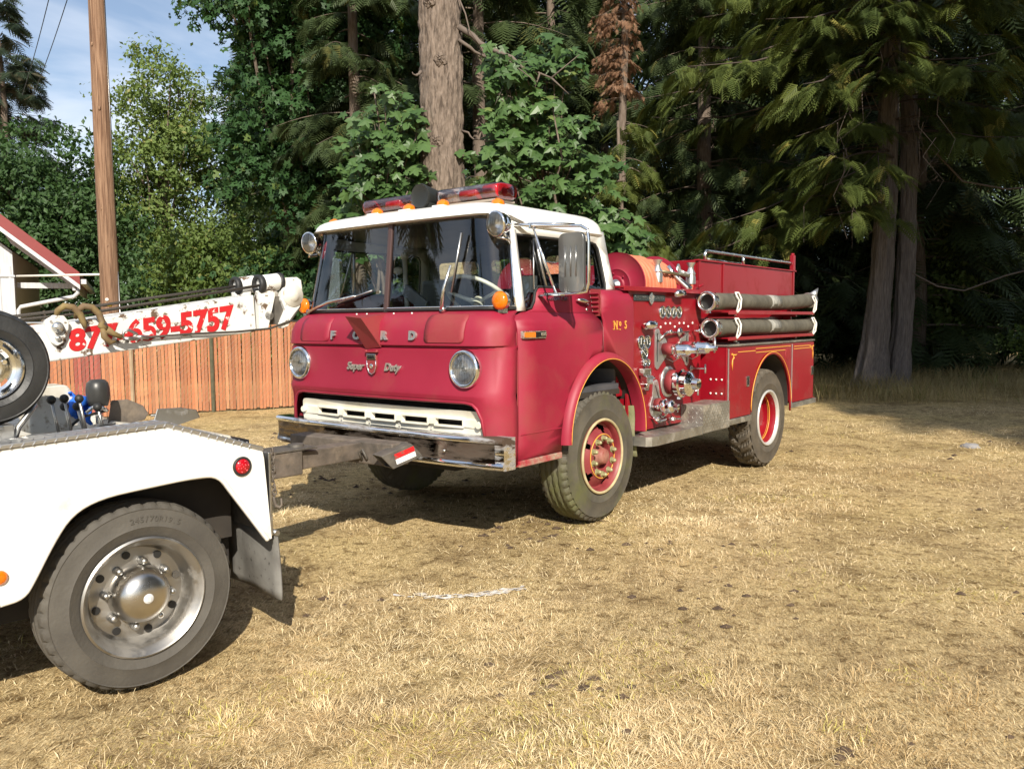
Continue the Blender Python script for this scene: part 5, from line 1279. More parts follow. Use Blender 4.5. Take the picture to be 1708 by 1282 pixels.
# deck and rear slope
DECK = mat('worn_cream_deck', (0.62, 0.60, 0.54), 0.6, col2=(0.50, 0.47, 0.40), scale=9, dirt=(0.22, 0.17, 0.11), dscale=14, dlo=0.54, dhi=0.66)
mb = MB(); mb.prism([(-1.7, 0.98), (0.10, 1.005), (0.535, 0.885), (0.535, 0.82), (-1.7, 0.85)], lambda u, w, d: (u, d, w), 0.10, 1.955); mb.build('deck', DECK, TT, bevel=0.006)
mb = MB(); mb.prism([(0.06, 1.0), (0.12, 1.055), (0.60, 0.955), (0.60, 0.86), (0.54, 0.86)], lambda u, w, d: (u, d, w), 0.42, 1.0); mb.build('deck_cover', DECK, TT, bevel=0.008)
mb = MB(); mb.prism(rrect(-0.42, 0.10, 0.11, 0.40, 0.03), lambda u, w, d: (u, w, d + u * 0.03), 0.98, 1.035); mb.build('control_tray', BLACK, TT, bevel=0.006)
mb = MB(); mb.b(0.535, 0.56, 0.02, 1.95, 0.56, 0.90); mb.build('tail_panel', GRIME, TT)
mb = MB(); mb.b(-1.6, 0.5, 0.25, 1.7, 0.50, 0.82); mb.b(-1.6, 0.53, 0.35, 0.50, 0.3, 0.5); mb.build('chassis_frame', DARK, TT)
mb = MB(); mb.b(-0.6, 0.42, 0.02, 0.30, 0.845, 0.86); mb.build('inner_wing', DARK, TT)
# trailing edge strip, lamps
mb = MB(); mb.b(0.553, 0.566, -0.028, 0.05, 0.54, 0.925); mb.build('edge_strip', STEEL, TT, bevel=0.003)
mb = MB(); mb.lathe([(0.030, 0.004), (0.042, 0.002), (0.044, -0.006), (0.036, -0.012), (0.033, -0.008)], (0.422, -0.031, 0.880), 'Y', 28); tl = mb.build('tail_light', BLACK, TT)
mb = MB(); mb.lathe([(0.034, -0.007), (0.030, -0.015), (0.0, -0.018)], (0.422, -0.031, 0.880), 'Y', 24); mb.build('lens', REDLENS, tl)
k = 0
for r, nn in ((0.0, 1), (0.012, 5), (0.024, 10)):
    for i in range(nn):
        a = i * 2 * PI / nn + 0.4 * k; mb = MB(); mb.ball((0.422 + r * math.cos(a), -0.048, 0.880 + r * math.sin(a)), 0.0028, 6, 4); mb.build('diode', mat('diode_dome', (0.75, 0.10, 0.12), 0.15), tl); k += 1
mb = MB(); mb.lathe([(0.022, 0.002), (0.027, 0.0), (0.026, -0.008), (0.015, -0.014), (0.0, -0.015)], (-0.527, -0.031, 0.596), 'Y', 20); mb.build('side_marker', AMBER, TT)
# rear dual wheels
def tow_wheel():
    mb = MB()
    prof = [(0.250, 0.012), (0.252, -0.002), (0.244, -0.008), (0.236, -0.002), (0.228, 0.015), (0.218, 0.022), (0.208, 0.05), (0.203, 0.085), (0.190, 0.100), (0.150, 0.094), (0.118, 0.090), (0.0, 0.088)]
    n = 64
    mb.lathe(prof, (0, 0, 0), 'Y', n, mask=lambda i, j: False)
    w = mb.build('wheel', mat('polished_alloy', (0.42, 0.405, 0.38), 0.42, 1.0, dirt=(0.22, 0.20, 0.17), dscale=6, dlo=0.52, dhi=0.80), TT, sharp=40)
    link('tyre', tyre_mesh(0.392, 0.215, 0.245, 0.011, 160, 'road'), TYRE_TOW, w)
    for k in range(8):
        a = k * PI / 4 + 0.28
        mb = MB(); mb.prism(arc(0.170 * math.cos(a), 0.170 * math.sin(a), 0.0165, 0.0165, 0, 345, 15), lambda u, q, d: (u, d, q), 0.090, 0.0945); mb.build('hand_hole', BLACK, w)
        a += PI / 8
        mb = MB(); c = (0.136 * math.cos(a), 0.092, 0.136 * math.sin(a)); mb.cyl(c, (c[0], 0.062, c[2]), 0.017, 0.014, 12); mb.ball((c[0], 0.060, c[2]), 0.0155, 12, 8); mb.build('lug_nut', STEEL, w)
    mb = MB(); mb.lathe([(0.122, 0.09), (0.118, 0.055), (0.114, 0.035), (0.104, 0.010), (0.086, -0.010), (0.060, -0.023), (0.030, -0.029), (0.0, -0.030)], (0, 0, 0), 'Y', 40); mb.build('hub_cap', mat('brushed_stainless', (0.55, 0.53, 0.50), 0.28, 1.0, rvar=0.15), w)
    mb = MB(); mb.lathe([(0.0, -0.0335), (0.018, -0.033), (0.021, -0.030), (0.021, -0.025)], (0, 0, 0), 'Y', 20); mb.b(-0.007, 0.007, -0.035, -0.033, -0.011, 0.011); mb.build('hub_badge', mat('silver_sticker', (0.6, 0.6, 0.6), 0.4), w)
    # raised size lettering on the sidewall
    txt = '245/70R19.5'
    mb = MB()
    V_, F_ = [], []
    for i, ch in enumerate(txt):
        a = PI / 2 - (i - 5) * 0.060 + 0.0 - 0.12
        me = text_mesh(ch, 0.034, depth=0.004)
        ra = Vector((math.sin(a), 0, -math.cos(a))); up = Vector((math.cos(a), 0, math.sin(a)))
        o_ = len(V_)
        for v in me.vertices: q = up * (0.325 + v.co.y) + ra * v.co.x + Vector((0, -0.0018 - v.co.z, 0)); V_.append(tuple(q))
        for p in me.polygons: F_.append(tuple(o_ + t for t in p.vertices))
        bpy.data.meshes.remove(me)
    mb.add(V_, F_); mb.build('size_lettering', TYRE_TOW, w)
    return w
tw = tow_wheel(); tw.location = (0, 0.005, 0.385); tw.rotation_euler = (0, 0.05, 0)
dup(tw, TT, (0, 1.965, 0.385), (0, 0.4, PI))
for y in (0.26, 1.71):
    o = link('tyre', tw.children[0].data, TYRE_TOW, TT); o.location = (0, y if y < 1 else y - 0.215, 0.385)
mb = MB(); mb.cyl((0, 0.2, 0.385), (0, 1.8, 0.385), 0.07); mb.ball((0, 1, 0.385), 0.15); mb.build('axle', DARK, TT)
# rubber mud flap
mb = MB(); rows = []
for i in range(9):
    z = 0.545 - i * 0.0395
    rows.append([(0.585 + 0.018 * (i / 8) ** 2 + 0.008 * math.sin(j * 0.9 + i * 0.4), -0.025 + 0.50 * j / 8, z) for j in range(9)])
mb.grid(rows); mb.build('mud_flap', mat('grey_rubber_flap', (0.20, 0.195, 0.18), 0.7, col2=(0.13, 0.125, 0.115), scale=9, dirt=(0.05, 0.045, 0.04), dscale=26, dlo=0.60, dhi=0.68), TT, solid=0.010)
mb = MB(); mb.cyl((0.585, -0.03, 0.548), (0.585, 0.45, 0.548), 0.012); mb.build('flap_hanger', STEEL, TT)
# control levers
for x, y, z in ((-0.225, 0.33, 1.200), (-0.170, 0.35, 1.200), (-0.112, 0.35, 1.195), (-0.150, 0.42, 1.160), (-0.085, 0.47, 1.152), (-0.030, 0.38, 1.150)):
    mb = MB(); mb.cyl((x + 0.028, y, 1.02), (x, y, z), 0.0065, 0.006, 10); lv_ = mb.build('lever', STEEL, TT)
    mb = MB(); mb.ball((x, y, z), 0.0185, 14, 10); mb.build('knob', BLACK, lv_)
mb = MB(); mb.tube([(-0.14, 0.3, 1.045), (-0.02, 0.34, 1.07), (0.05, 0.42, 1.06), (0.10, 0.5, 1.03)], 0.008, 6); mb.tube([(-0.30, 0.2, 1.04), (0.05, 0.22, 1.045)], 0.008, 6); mb.tube([(-0.12, 0.45, 1.07), (-0.06, 0.5, 1.10), (0.06, 0.52, 1.12)], 0.007, 6); mb.build('hydraulic_hose', BLACK, TT)
mb = MB(); mb.prism([(-0.235, 1.03), (-0.235, 1.19), (-0.205, 1.235), (-0.075, 1.238), (-0.050, 1.20), (-0.035, 1.09), (-0.06, 1.03)], lambda u, w, d: (u, d, w), 0.62, 0.78); mb.build('winch_cover', DECK, TT, bevel=0.01)
# boom
BYN, BYF = 0.86, 1.13
def boom_z(x, top): return (1.541 + (x - 0.143) * 0.1506) if top else (1.344 + (x + 0.0) * 0.1195)
mb = MB(); mb.prism([(-1.3, boom_z(-1.3, 0)), (0.985, boom_z(0.985, 0)), (0.975, boom_z(0.975, 1)), (-1.3, boom_z(-1.3, 1))], lambda u, w, d: (u, d, w), BYN, BYF); bm_ = mb.build('boom', CHIP, TT, bevel=0.008)
mb = MB(); mb.b(-0.95, -0.6, 0.80, 1.2, 0.9, 1.3); mb.build('boom_mast', CHIP, TT, bevel=0.01)
me = text_mesh('877-659-5757', 0.2, depth=0.003, offset=0.009)
xsv = [v.co.x for v in me.vertices]; x0_, x1_ = min(xsv), max(xsv)
ysv = [v.co.y for v in me.vertices]; y0_, y1_ = min(ysv), max(ysv)
for v in me.vertices:
    fx_ = (v.co.x - x0_) / (x1_ - x0_); fy_ = (v.co.y - y0_) / (y1_ - y0_); x = 0.012 + 0.84 * fx_
    zb_, zt_ = boom_z(x, 0) + 0.030, boom_z(x, 1) - 0.032
    v.co = (x, BYN - 0.002 - v.co.z, zb_ + (zt_ - zb_) * fy_)
link('phone_number', me, mat('chipped_red_lettering', (0.52, 0.018, 0.022), 0.45, col2=(0.46, 0.016, 0.02), scale=5, dirt=(0.66, 0.63, 0.60), dscale=24, dlo=0.60, dhi=0.635), bm_)
mb = MB(); mb.prism([(-0.095, 1.53), (-0.06, 1.555), (-0.01, 1.552), (0.012, 1.52), (0.005, 1.48), (-0.02, 1.425), (-0.045, 1.41), (-0.068, 1.425), (-0.09, 1.48)], lambda u, w, d: (u, BYN - d, w), 0.0, 0.03); pl = mb.build('pivot_plate', CHIP, bm_, bevel=0.005)
mb = MB(); mb.lathe([(0.0, -0.02), (0.024, -0.018), (0.028, 0.0)], (-0.042, BYN - 0.03, 1.497), 'Y', 20); mb.lathe([(0.0, -0.012), (0.012, -0.01), (0.014, 0.0)], (-0.042, BYN - 0.03, 1.445), 'Y', 14); mb.build('pivot_pin', CHROME_W, bm_)
# boom head: rollers, cheeks and sheave
for y in (0.88, 1.16):
    mb = MB(); mb.cyl((1.02, y, 1.725), (1.135, y, 1.742), 0.050, 0.050, 24); mb.build('roller', CHIP, bm_, bevel=0.004)
    mb = MB(); mb.lathe([(0.028, 0.012), (0.034, -0.008), (0.05, -0.012), (0.058, 0.0), (0.055, 0.02), (0.048, 0.03)], (1.012, y, 1.724), 'X', 28); mb.lathe([(0.048, 0.0), (0.056, 0.008), (0.054, 0.025), (0.048, 0.03)], (1.128, y, 1.741), 'X', 28); mb.build('roller_ring', BLACK, bm_)
    mb = MB(); mb.prism([(1.00, 1.47), (1.05, 1.47), (1.10, 1.66), (1.10, 1.70), (1.0, 1.69)], lambda u, w, d: (u, d, w), y - 0.03, y + 0.02); mb.build('cheek_plate', CHIP, bm_, bevel=0.004)
    mb = MB(); mb.prism([(1.135, 1.69), (1.15, 1.765), (1.235, 1.772), (1.262, 1.755), (1.268, 1.70), (1.25, 1.60), (1.17, 1.49), (1.13, 1.475), (1.115, 1.50), (1.155, 1.58), (1.13, 1.64)], lambda u, w, d: (u, d, w), y - 0.045, y + 0.0); mb.build('head_plate', CHIP, bm_, bevel=0.006)
    mb = MB(); mb.lathe([(0.0, -0.016), (0.03, -0.016), (0.034, -0.008), (0.062, -0.006), (0.066, 0.0)], (1.205, y - 0.046, 1.665), 'Y', 28); mb.build('sheave_cap', DECK, bm_)
mb = MB(); mb.cyl((1.06, 0.85, 1.55), (1.06, 1.16, 1.55), 0.026, n=18); mb.build('cross_pin', GRIME, bm_)
mb = MB(); mb.b(1.10, 1.16, 0.86, 1.14, 1.50, 1.66); mb.build('head_core', GRIME, bm_)
# wire ropes
def rope(pts, r=0.0075):
    mb = MB(); mb.tube(pts, r, 8); return mb.build('wire_rope', CABLE, bm_)
rope([(-1.2, 0.86, 1.40), (-0.19, 0.84, 1.533), (0.144, 0.84, 1.572), (0.55, 0.85, 1.640), (1.03, 0.87, 1.722)])
rope([(-1.2, 0.92, 1.42), (0.144, 1.12, 1.59), (0.549, 1.14, 1.655), (1.02, 1.16, 1.725)])
rope([(0.37, 0.842, 1.442), (0.6, 0.842, 1.455), (0.85, 0.84, 1.462), (1.05, 0.83, 1.478), (1.18, 0.83, 1.52), (1.25, 0.84, 1.60), (1.262, 0.85, 1.66)], 0.006)
# hooks slung over the boom
for dx_, yy in ((0.0, 0.83), (0.082, 0.82)):
    mb = MB(); mb.tube([(0.010 + dx_ - 0.052, yy + 0.02, 1.54), (0.010 + dx_ - 0.048, yy, 1.575), (0.010 + dx_ - 0.022, yy - 0.01, 1.597), (0.010 + dx_ + 0.015, yy - 0.01, 1.592), (0.010 + dx_ + 0.045, yy - 0.012, 1.560), (0.010 + dx_ + 0.058, yy - 0.015, 1.52)] + ([(0.14, yy - 0.02, 1.505), (0.165, yy - 0.02, 1.485)] if dx_ else [(0.075, yy - 0.02, 1.49)]), [0.010, 0.014, 0.0165, 0.0165, 0.016, 0.015] + ([0.017, 0.015] if dx_ else [0.006]), 10)
    if dx_: mb.tube([(0.165, 0.80, 1.485), (0.20, 0.80, 1.462), (0.235, 0.80, 1.445)], [0.02, 0.014, 0.012], 10); mb.tube([(0.15, 0.80, 1.49), (0.155, 0.80, 1.45), (0.18, 0.80, 1.42), (0.205, 0.80, 1.425)], [0.014, 0.016, 0.015, 0.006], 10)
    h = mb.build('tow_hook', HOOKM); h.location = TW_O; h.rotation_euler = (0, 0, TW_YAW)
    tag(h, 'rusty yellow tow hook with its shank across the boom number' if dx_ else 'rusty yellow tow hook slung over the boom nearer the spare wheel', 'hook', 'tow hooks on the boom')
mb = MB(); mb.tube([(0.245, 0.815, 1.450), (0.252, 0.812, 1.475), (0.275, 0.812, 1.480), (0.31, 0.815, 1.462), (0.325, 0.82, 1.446), (0.30, 0.82, 1.440), (0.25, 0.815, 1.440)], 0.0075, 8, closed=True); mb.cyl((0.315, 0.82, 1.445), (0.375, 0.835, 1.442), 0.011); mb.cyl((0.25, 0.815, 1.438), (0.30, 0.818, 1.436), 0.010); mb.build('rope_thimble', STEEL, bm_)
# underlift stinger: stem, collar and crossbar against the bumper
cb0, cb1 = Vector(ft2tw(-0.15, 0.62, 0.625)), Vector(ft2tw(-0.15, -0.46, 0.64))
cbc = (cb0 + cb1) / 2; cdir = (cb1 - cb0).normalized()
mb = MB()
def beam(mb, a, b2, w, h):
    a, b2 = Vector(a), Vector(b2); d = (b2 - a); L_ = d.length; d.normalize(); up = Vector((0, 0, 1)); sd = d.cross(up).normalized(); up = sd.cross(d)
    Rm = Matrix((d, sd, up)).transposed(); mb.box((a + b2) / 2, (L_, w, h), Rm); return mb
beam(mb, (0.35, 1.0, 0.66), (1.34, 1.12, 0.655), 0.19, 0.15); st = mb.build('stinger_stem', DUSTY, TT, bevel=0.008)
mb = MB(); beam(mb, (1.2, 1.10, 0.66), (2.0, 1.28, 0.645), 0.14, 0.11); mb.build('stinger_slide', DUSTY, st, bevel=0.006)
mb = MB(); beam(mb, (1.0, 1.075, 0.74), (1.45, 1.135, 0.735), 0.20, 0.014); mb.cyl((1.36, 1.12, 0.60), (1.36, 1.12, 0.76), 0.05); mb.build('stinger_collar', GRIME, st, bevel=0.004)
mb = MB(); beam(mb, cb0, cb1, 0.15, 0.15); cbm = mb.build('crossbar', DUSTY, TT, bevel=0.008)
mb = MB()
for k, q in enumerate((0.44, 0.51, 0.58)):
    c = cb0.lerp(cb1, q + 0.15); nn = cdir.cross(Vector((0, 0, 1))) 
    if nn.dot(Vector((-1, 0, 0))) < 0: nn = -nn
    mb.tube([c + nn * 0.078 + Vector((0, 0, -0.05)), c + nn * 0.10 + Vector((0, 0, 0.0)), c + cdir * 0.03 + nn * 0.10 + Vector((0, 0, 0.025)), c + cdir * 0.06 + nn * 0.085 + Vector((0, 0, -0.04))], 0.009, 6)
mb.build('chain_keeper', GRIME, cbm)
# angled fork receiver at the near end with a red and white reflector
e = Vector(ft2tw(-0.17, -0.50, 0.64)); fd = Vector(ft2tw(-0.34, -0.66, 0.64)) - e; fd.normalize()
fa = Vector(ft2tw(-0.085, -0.505, 0.675)); fb = Vector(ft2tw(-0.30, -0.45, 0.612)); fdir = (fb - fa).normalized(); fup = Vector((0, 0, 1)); fs = fdir.cross(fup).normalized(); fup = fs.cross(fdir)
mb = MB()
W_, H_ = 0.062, 0.056
ring_o = [(-W_, -H_), (W_, -H_), (W_, H_), (-W_, H_)]; ring_i = [(-W_ + 0.013, -H_ + 0.013), (W_ - 0.013, -H_ + 0.013), (W_ - 0.013, H_ - 0.013), (-W_ + 0.013, H_ - 0.013)]
L_ = (fb - fa).length
mb.prism(ring_o, lambda u, w, d: fa + fdir * (d + (0.03 * w / H_)) + fs * u + fup * w, 0.0, L_, [ring_i]); fr = mb.build('fork_receiver', GRIME, cbm, bevel=0.004)
sgn_ = 1 if (fs.dot(Vector((0, -1, 0))) > 0) else -1
for nm_, mt_, w0, w1 in (('reflector_tape', mat('red_reflector', (0.60, 0.015, 0.02), 0.35, dirt=(0.15, 0.08, 0.06), dscale=30, dlo=0.55, dhi=0.62), 0.002, 0.034), ('reflector_tape', mat('white_reflector', (0.75, 0.75, 0.75), 0.35), -0.036, -0.002)):
    mb = MB(); mb.prism([(0.02, w0), (0.17, w0), (0.17, w1), (0.02, w1)], lambda u, w, d: fa + fdir * u + fup * w + fs * (sgn_ * (W_ + d)), 0.001, 0.003); mb.build(nm_, mt_, cbm)
mb = MB(); mb.prism([(0.56, 0.80), (0.62, 0.90), (1.12, 0.80), (1.12, 0.74)], lambda u, w, d: (u, d, w), 1.25, 1.75); mb.build('tail_apron', mat('black_steel', (0.02, 0.021, 0.025), 0.45, 0.2), TT, bevel=0.006)
mb = MB(); mb.tube([(0.50, 0.5, 0.90), (0.60, 0.40, 0.93), (0.66, 0.30, 0.88), (0.60, 0.20, 0.83)], 0.008, 8); mb.build('hydraulic_hose', BLACK, TT)
# safety chain with grab hook hanging at the tail corner
for k in range(10):
    z = 0.925 - k * 0.021; c = Vector((0.582 + 0.004 * math.sin(k * 1.7), -0.012 + 0.005 * math.cos(k), z)); a = Vector((1, 0, 0)) if k % 2 else Vector((0, 1, 0)); 
    mb = MB(); mb.tube([c + Vector((0, 0, 0.0165 * math.cos(t))) + a * (0.0095 * math.sin(t)) for t in np.linspace(0, 2 * PI, 12, endpoint=False)], 0.0037, 6, closed=True)
    if k == 0: ch = thing('safety_chain', 'rusty chain with grab hook hanging at the tow truck tail corner', 'chain', TW_O, TW_YAW)
    mb.build('link', DUSTY, ch)
mb = MB(); mb.tube([(0.582, -0.012, 0.735), (0.583, -0.012, 0.70), (0.588, -0.014, 0.675), (0.606, -0.02, 0.662), (0.615, -0.024, 0.675), (0.612, -0.024, 0.705)], [0.006, 0.008, 0.009, 0.008, 0.006, 0.004], 8); mb.build('hook', DUSTY, ch)

# things lying on the tow truck
dw = thing('dolly_wheel', 'small black dolly wheel with shiny slotted rim standing on the tow bed', 'wheel', TW_O, TW_YAW)
DC = (-0.495, 0.10, 1.352)
me = tyre_mesh(0.222, 0.12, 0.112, 0.006, 120, 'road'); t_ = link('tyre', me, mat('clean_black_tyre', (0.022, 0.023, 0.024), 0.5, col2=(0.035, 0.036, 0.037), scale=9, bump=0.1, bscale=60), dw); t_.location = DC
mb = MB(); mb.lathe([(0.118, 0.012), (0.119, -0.004), (0.112, -0.008), (0.104, 0.006), (0.096, 0.02), (0.085, 0.024), (0.07, 0.018), (0.052, 0.016), (0.04, 0.018), (0.038, 0.04), (0.0, 0.04)], DC, 'Y', 40, mask=lambda i, j: j in (5,) and i % 10 in (3, 4, 5)); rm = mb.build('rim', mat('bright_alloy', (0.80, 0.81, 0.82), 0.14, 1.0, rvar=0.1), dw, sharp=40)
for k in range(5):
    a = k * 2 * PI / 5 + 0.35; mb = MB(); c = (DC[0] + 0.058 * math.cos(a), DC[1] + 0.016, DC[2] + 0.058 * math.sin(a)); mb.cyl(c, (c[0], c[1] - 0.018, c[2]), 0.010, 0.008, 10); mb.build('lug_nut', CHROME, rm)
mb = MB(); mb.tube([(-0.42, 0.13, 1.06), (-0.40, 0.13, 1.12), (-0.365, 0.13, 1.165), (-0.33, 0.16, 1.20)], 0.012, 8); mb.b(-0.85, -0.42, 0.1, 0.3, 1.0, 1.135); mb.tube([(-0.46, 0.09, 1.13), (-0.55, 0.09, 1.115), (-0.72, 0.09, 1.11)], 0.010, 8); mb.build('wheel_rack', STEEL, TT, bevel=0.004)
wl = thing('work_lamp', 'rounded black plastic lamp housing standing behind the control levers', 'lamp', TW_O, TW_YAW)
mb = MB(); mb.lathe([(0.0, 0.062), (0.030, 0.060), (0.045, 0.045), (0.050, 0.015), (0.048, -0.03), (0.040, -0.06), (0.0, -0.064)], (0.030, 0.55, 1.20), 'Z', 22); mb.build('housing', mat('satin_black_plastic', (0.035, 0.035, 0.034), 0.38), wl)
mb = MB(); mb.cyl((0.03, 0.55, 1.06), (0.03, 0.55, 1.14), 0.014); mb.tube([(-0.03, 0.53, 1.115), (0.0, 0.52, 1.14), (0.03, 0.50, 1.135), (0.05, 0.50, 1.12)], 0.009, 8); mb.build('bracket', CHROME_W, wl)
mb = MB(); rows = []
for i in range(8):
    rows.append([(-0.075 + 0.085 * j / 6 + 0.01 * math.sin(i), 0.60 + 0.03 * math.sin(j * 1.3 + i * 0.7), 1.205 - 0.016 * i - 0.045 * (j / 6) ** 1.5 + 0.008 * math.sin(i * 1.9 + j * 2.2)) for j in range(7)])
mb.grid(rows); o = mb.build('blue_cloth', mat('bright_blue_cloth', (0.01, 0.13, 0.62), 0.7, col2=(0.01, 0.10, 0.5), scale=20), solid=0.012, sub=0); o.location = TW_O; o.rotation_euler = (0, 0, TW_YAW); tag(o, 'crumpled bright blue cloth behind the lever knobs', 'cloth')
for nm_, poly, y0, y1, lab, mt_ in (('steel_angle', [(0.10, 1.02), (0.125, 1.150), (0.20, 1.150), (0.27, 1.115), (0.295, 1.075), (0.275, 1.045)], 0.66, 0.80, 'dark bent steel angle plate with a hole lying on the tow deck', DUSTY), ('steel_angle', [(0.315, 1.0), (0.345, 1.09), (0.46, 1.088), (0.545, 1.07), (0.56, 1.03), (0.44, 1.0)], 0.68, 0.84, 'grey bent steel angle plate at the rear of the tow deck', STEEL)):
    mb = MB(); mb.prism(poly, lambda u, w, d: (u + 0.25 * (d - y0), d, w), y0, y0 + 0.012); mb.prism([(p[0], y0 + (p[1] - 1.0) * 1.0) for p in poly[1:5]], lambda u, w, d: (u, w, d), 1.045, 1.056)
    o = mb.build(nm_, mt_, bevel=0.003); o.location = TW_O; o.rotation_euler = (0, 0, TW_YAW); tag(o, lab, 'steel plate', 'steel plates on the tow deck')

# ------------------------------------------------------------------ utility pole and power lines
POLE = thing('utility_pole', 'tall brown wooden utility pole beside the shed', 'pole', (-7.26, 15.0, 0))
WOOD = mat('weathered_brown_pole', (0.14, 0.072, 0.040), 0.88, col2=(0.30, 0.185, 0.115), scale=16, stretch=(3.5, 3.5, 0.12), dirt=(0.09, 0.045, 0.025), dscale=9, dlo=0.52, dhi=0.66, bump=0.5, bscale=26)
mb = MB(); nseg = 20; rows = []
for k in range(45):
    z = -0.1 + k * 0.25; r = 0.172 - 0.0048 * z
    rows.append([(r * (1 + 0.02 * math.sin(5 * a + 0.3 * z) + 0.015 * math.sin(9 * a - z * 1.3)) * math.cos(a), r * (1 + 0.02 * math.sin(5 * a + 0.3 * z)) * math.sin(a), z) for a in np.linspace(0, 2 * PI, 28, endpoint=False)])
mb.grid(rows, closed=True); mb.add(rows[-1], [tuple(range(28))])
for z, a, r_ in ((6.4, -1.9, 0.02), (5.3, -1.35, 0.026), (3.55, -1.65, 0.018), (2.9, -1.15, 0.022)): mb.ball((0.146 * math.cos(a), 0.146 * math.sin(a), z), r_, 8, 6, (1, 1, 1.8))
mb.build('pole', WOOD, POLE)
mb = MB(); mb.cyl((0.178, -0.02, 0.0), (0.172, -0.02, 2.45), 0.012, n=8); mb.cyl((0.176, -0.03, 2.4), (0.145, -0.03, 7.6), 0.004, n=6); mb.build('ground_wire', STEEL, POLE)
for nm_, z0, z1, a0, a1, mt_ in (('tag_plate', 1.83, 1.87, -2.0, -1.0, mat('yellow_tag', (0.62, 0.40, 0.02), 0.5)),):
    mb = MB(); mb.grid([[(0.175 * math.cos(a), 0.175 * math.sin(a), z) for a in np.linspace(a0, a1, 8)] for z in (z0, z1)]); mb.build(nm_, mt_, POLE, solid=0.006)
mb = MB(); mb.lathe([(0.0, -0.178), (0.028, -0.177), (0.030, -0.160)], (0.02, 0, 1.945), 'Y', 16); mb.build('tag_disc', PALE, POLE)
mb = MB(); mb.b(-1.2, 1.2, 0.17, 0.28, 9.6, 9.72); mb.build('crossarm', WOOD, POLE)
for x, bx_, lab in ((-7.5, -17.9, 'left one of the two thin black power lines in the sky'), (-7.0, -17.5, 'right one of the two thin black power lines in the sky')):
    A_, B_ = Vector((x, 15.2, 9.75)), Vector((bx_, 31.0, 9.9)); mb = MB(); mb.tube([A_.lerp(B_, t) - Vector((0, 0, 0.25 * 4 * t * (1 - t))) for t in np.linspace(0, 1, 24)], 0.011, 6)
    o = mb.build('power_line', mat('black_cable', (0.03, 0.03, 0.035), 0.6)); tag(o, lab, 'cable', 'power lines from the pole')

# ------------------------------------------------------------------ slatted chain-link fence
FA, FB = Vector((-9.2, 11.91, 0)), Vector((-2.6, 15.34, 0)); fdirn = (FB - FA).normalized(); FLEN = (FB - FA).length; FYAW = math.atan2(fdirn.y, fdirn.x)
FN = thing('chain_link_fence', 'chain-link fence with terracotta privacy slats behind the trucks', 'fence', FA, FYAW)
SL = [mat('terracotta_slat', (0.43, 0.17, 0.075), 0.6, col2=(0.38, 0.14, 0.065), scale=3), mat('faded_terracotta_slat', (0.49, 0.22, 0.105), 0.6, col2=(0.42, 0.17, 0.08), scale=3), mat('dark_terracotta_slat', (0.33, 0.085, 0.06), 0.6)]
def vary(m, lo, hi):
    """each object gets its own brightness"""
    t = m.node_tree; bs_ = t.nodes['Principled BSDF']; oi = t.nodes.new('ShaderNodeObjectInfo'); mr = t.nodes.new('ShaderNodeMapRange'); mr.inputs['To Min'].default_value = lo; mr.inputs['To Max'].default_value = hi
    hs = t.nodes.new('ShaderNodeHueSaturation'); t.links.new(oi.outputs['Random'], mr.inputs['Value']); t.links.new(mr.outputs[0], hs.inputs['Value'])
    lk = bs_.inputs['Base Color'].links
    if lk: t.links.new(lk[0].from_socket, hs.inputs['Color'])
    else: hs.inputs['Color'].default_value = bs_.inputs['Base Color'].default_value
    t.links.new(hs.outputs[0], bs_.inputs['Base Color'])
for m_ in SL: vary(m_, 0.72, 1.12)
proto = []
for q in range(3):
    mb = MB(); mb.b(-0.0235, 0.0235, -0.004, 0.004, 0.03, 1.52); proto.append(mb.mesh('slat'))
for k in range(int(FLEN / 0.056)):
    x = 0.03 + k * 0.056; q = 2 if (FA.x + fdirn.x * x > -6.98 and FA.x + fdirn.x * x < -6.62) else (1 if random.random() < 0.45 else 0)
    o = link('slat', proto[q], SL[q], FN); o.location = (x + random.uniform(-0.004, 0.004), random.uniform(-0.003, 0.003), random.uniform(-0.02, 0.01)); o.rotation_euler = (0, random.uniform(-0.006, 0.006), random.uniform(-0.12, 0.12))
mb = MB()
for k in range(int((FLEN + 1.5) / 0.09)):
    x = -1.5 + k * 0.09
    for sg in (1, -1):
        xa, za = x, 0.03; xb, zb_ = x + 1.5, 1.53
        if sg < 0: xa, xb = xb, xa
        pa, pb = Vector((xa, -0.007 * sg, za)), Vector((xb, -0.007 * sg, zb_))
        lo_, hi_ = 0.0, 1.0
        if min(xa, xb) < 0: f_ = (0 - xa) / (xb - xa); lo_, hi_ = (f_, 1.0) if sg > 0 else (0.0, f_)
        if max(xa, xb) > FLEN: f_ = (FLEN - xa) / (xb - xa); lo_, hi_ = (0.0, f_) if sg > 0 else (f_, 1.0)
        if hi_ - lo_ > 0.02: mb.tube([pa.lerp(pb, lo_), pa.lerp(pb, hi_)], 0.0018, 3, caps=False)
o = mb.build('wire_mesh', mat('galvanised_wire', (0.45, 0.36, 0.30), 0.45, 0.6), FN, fix=False); o['kind'] = 'stuff'
def fence_x(px_x): return px_x
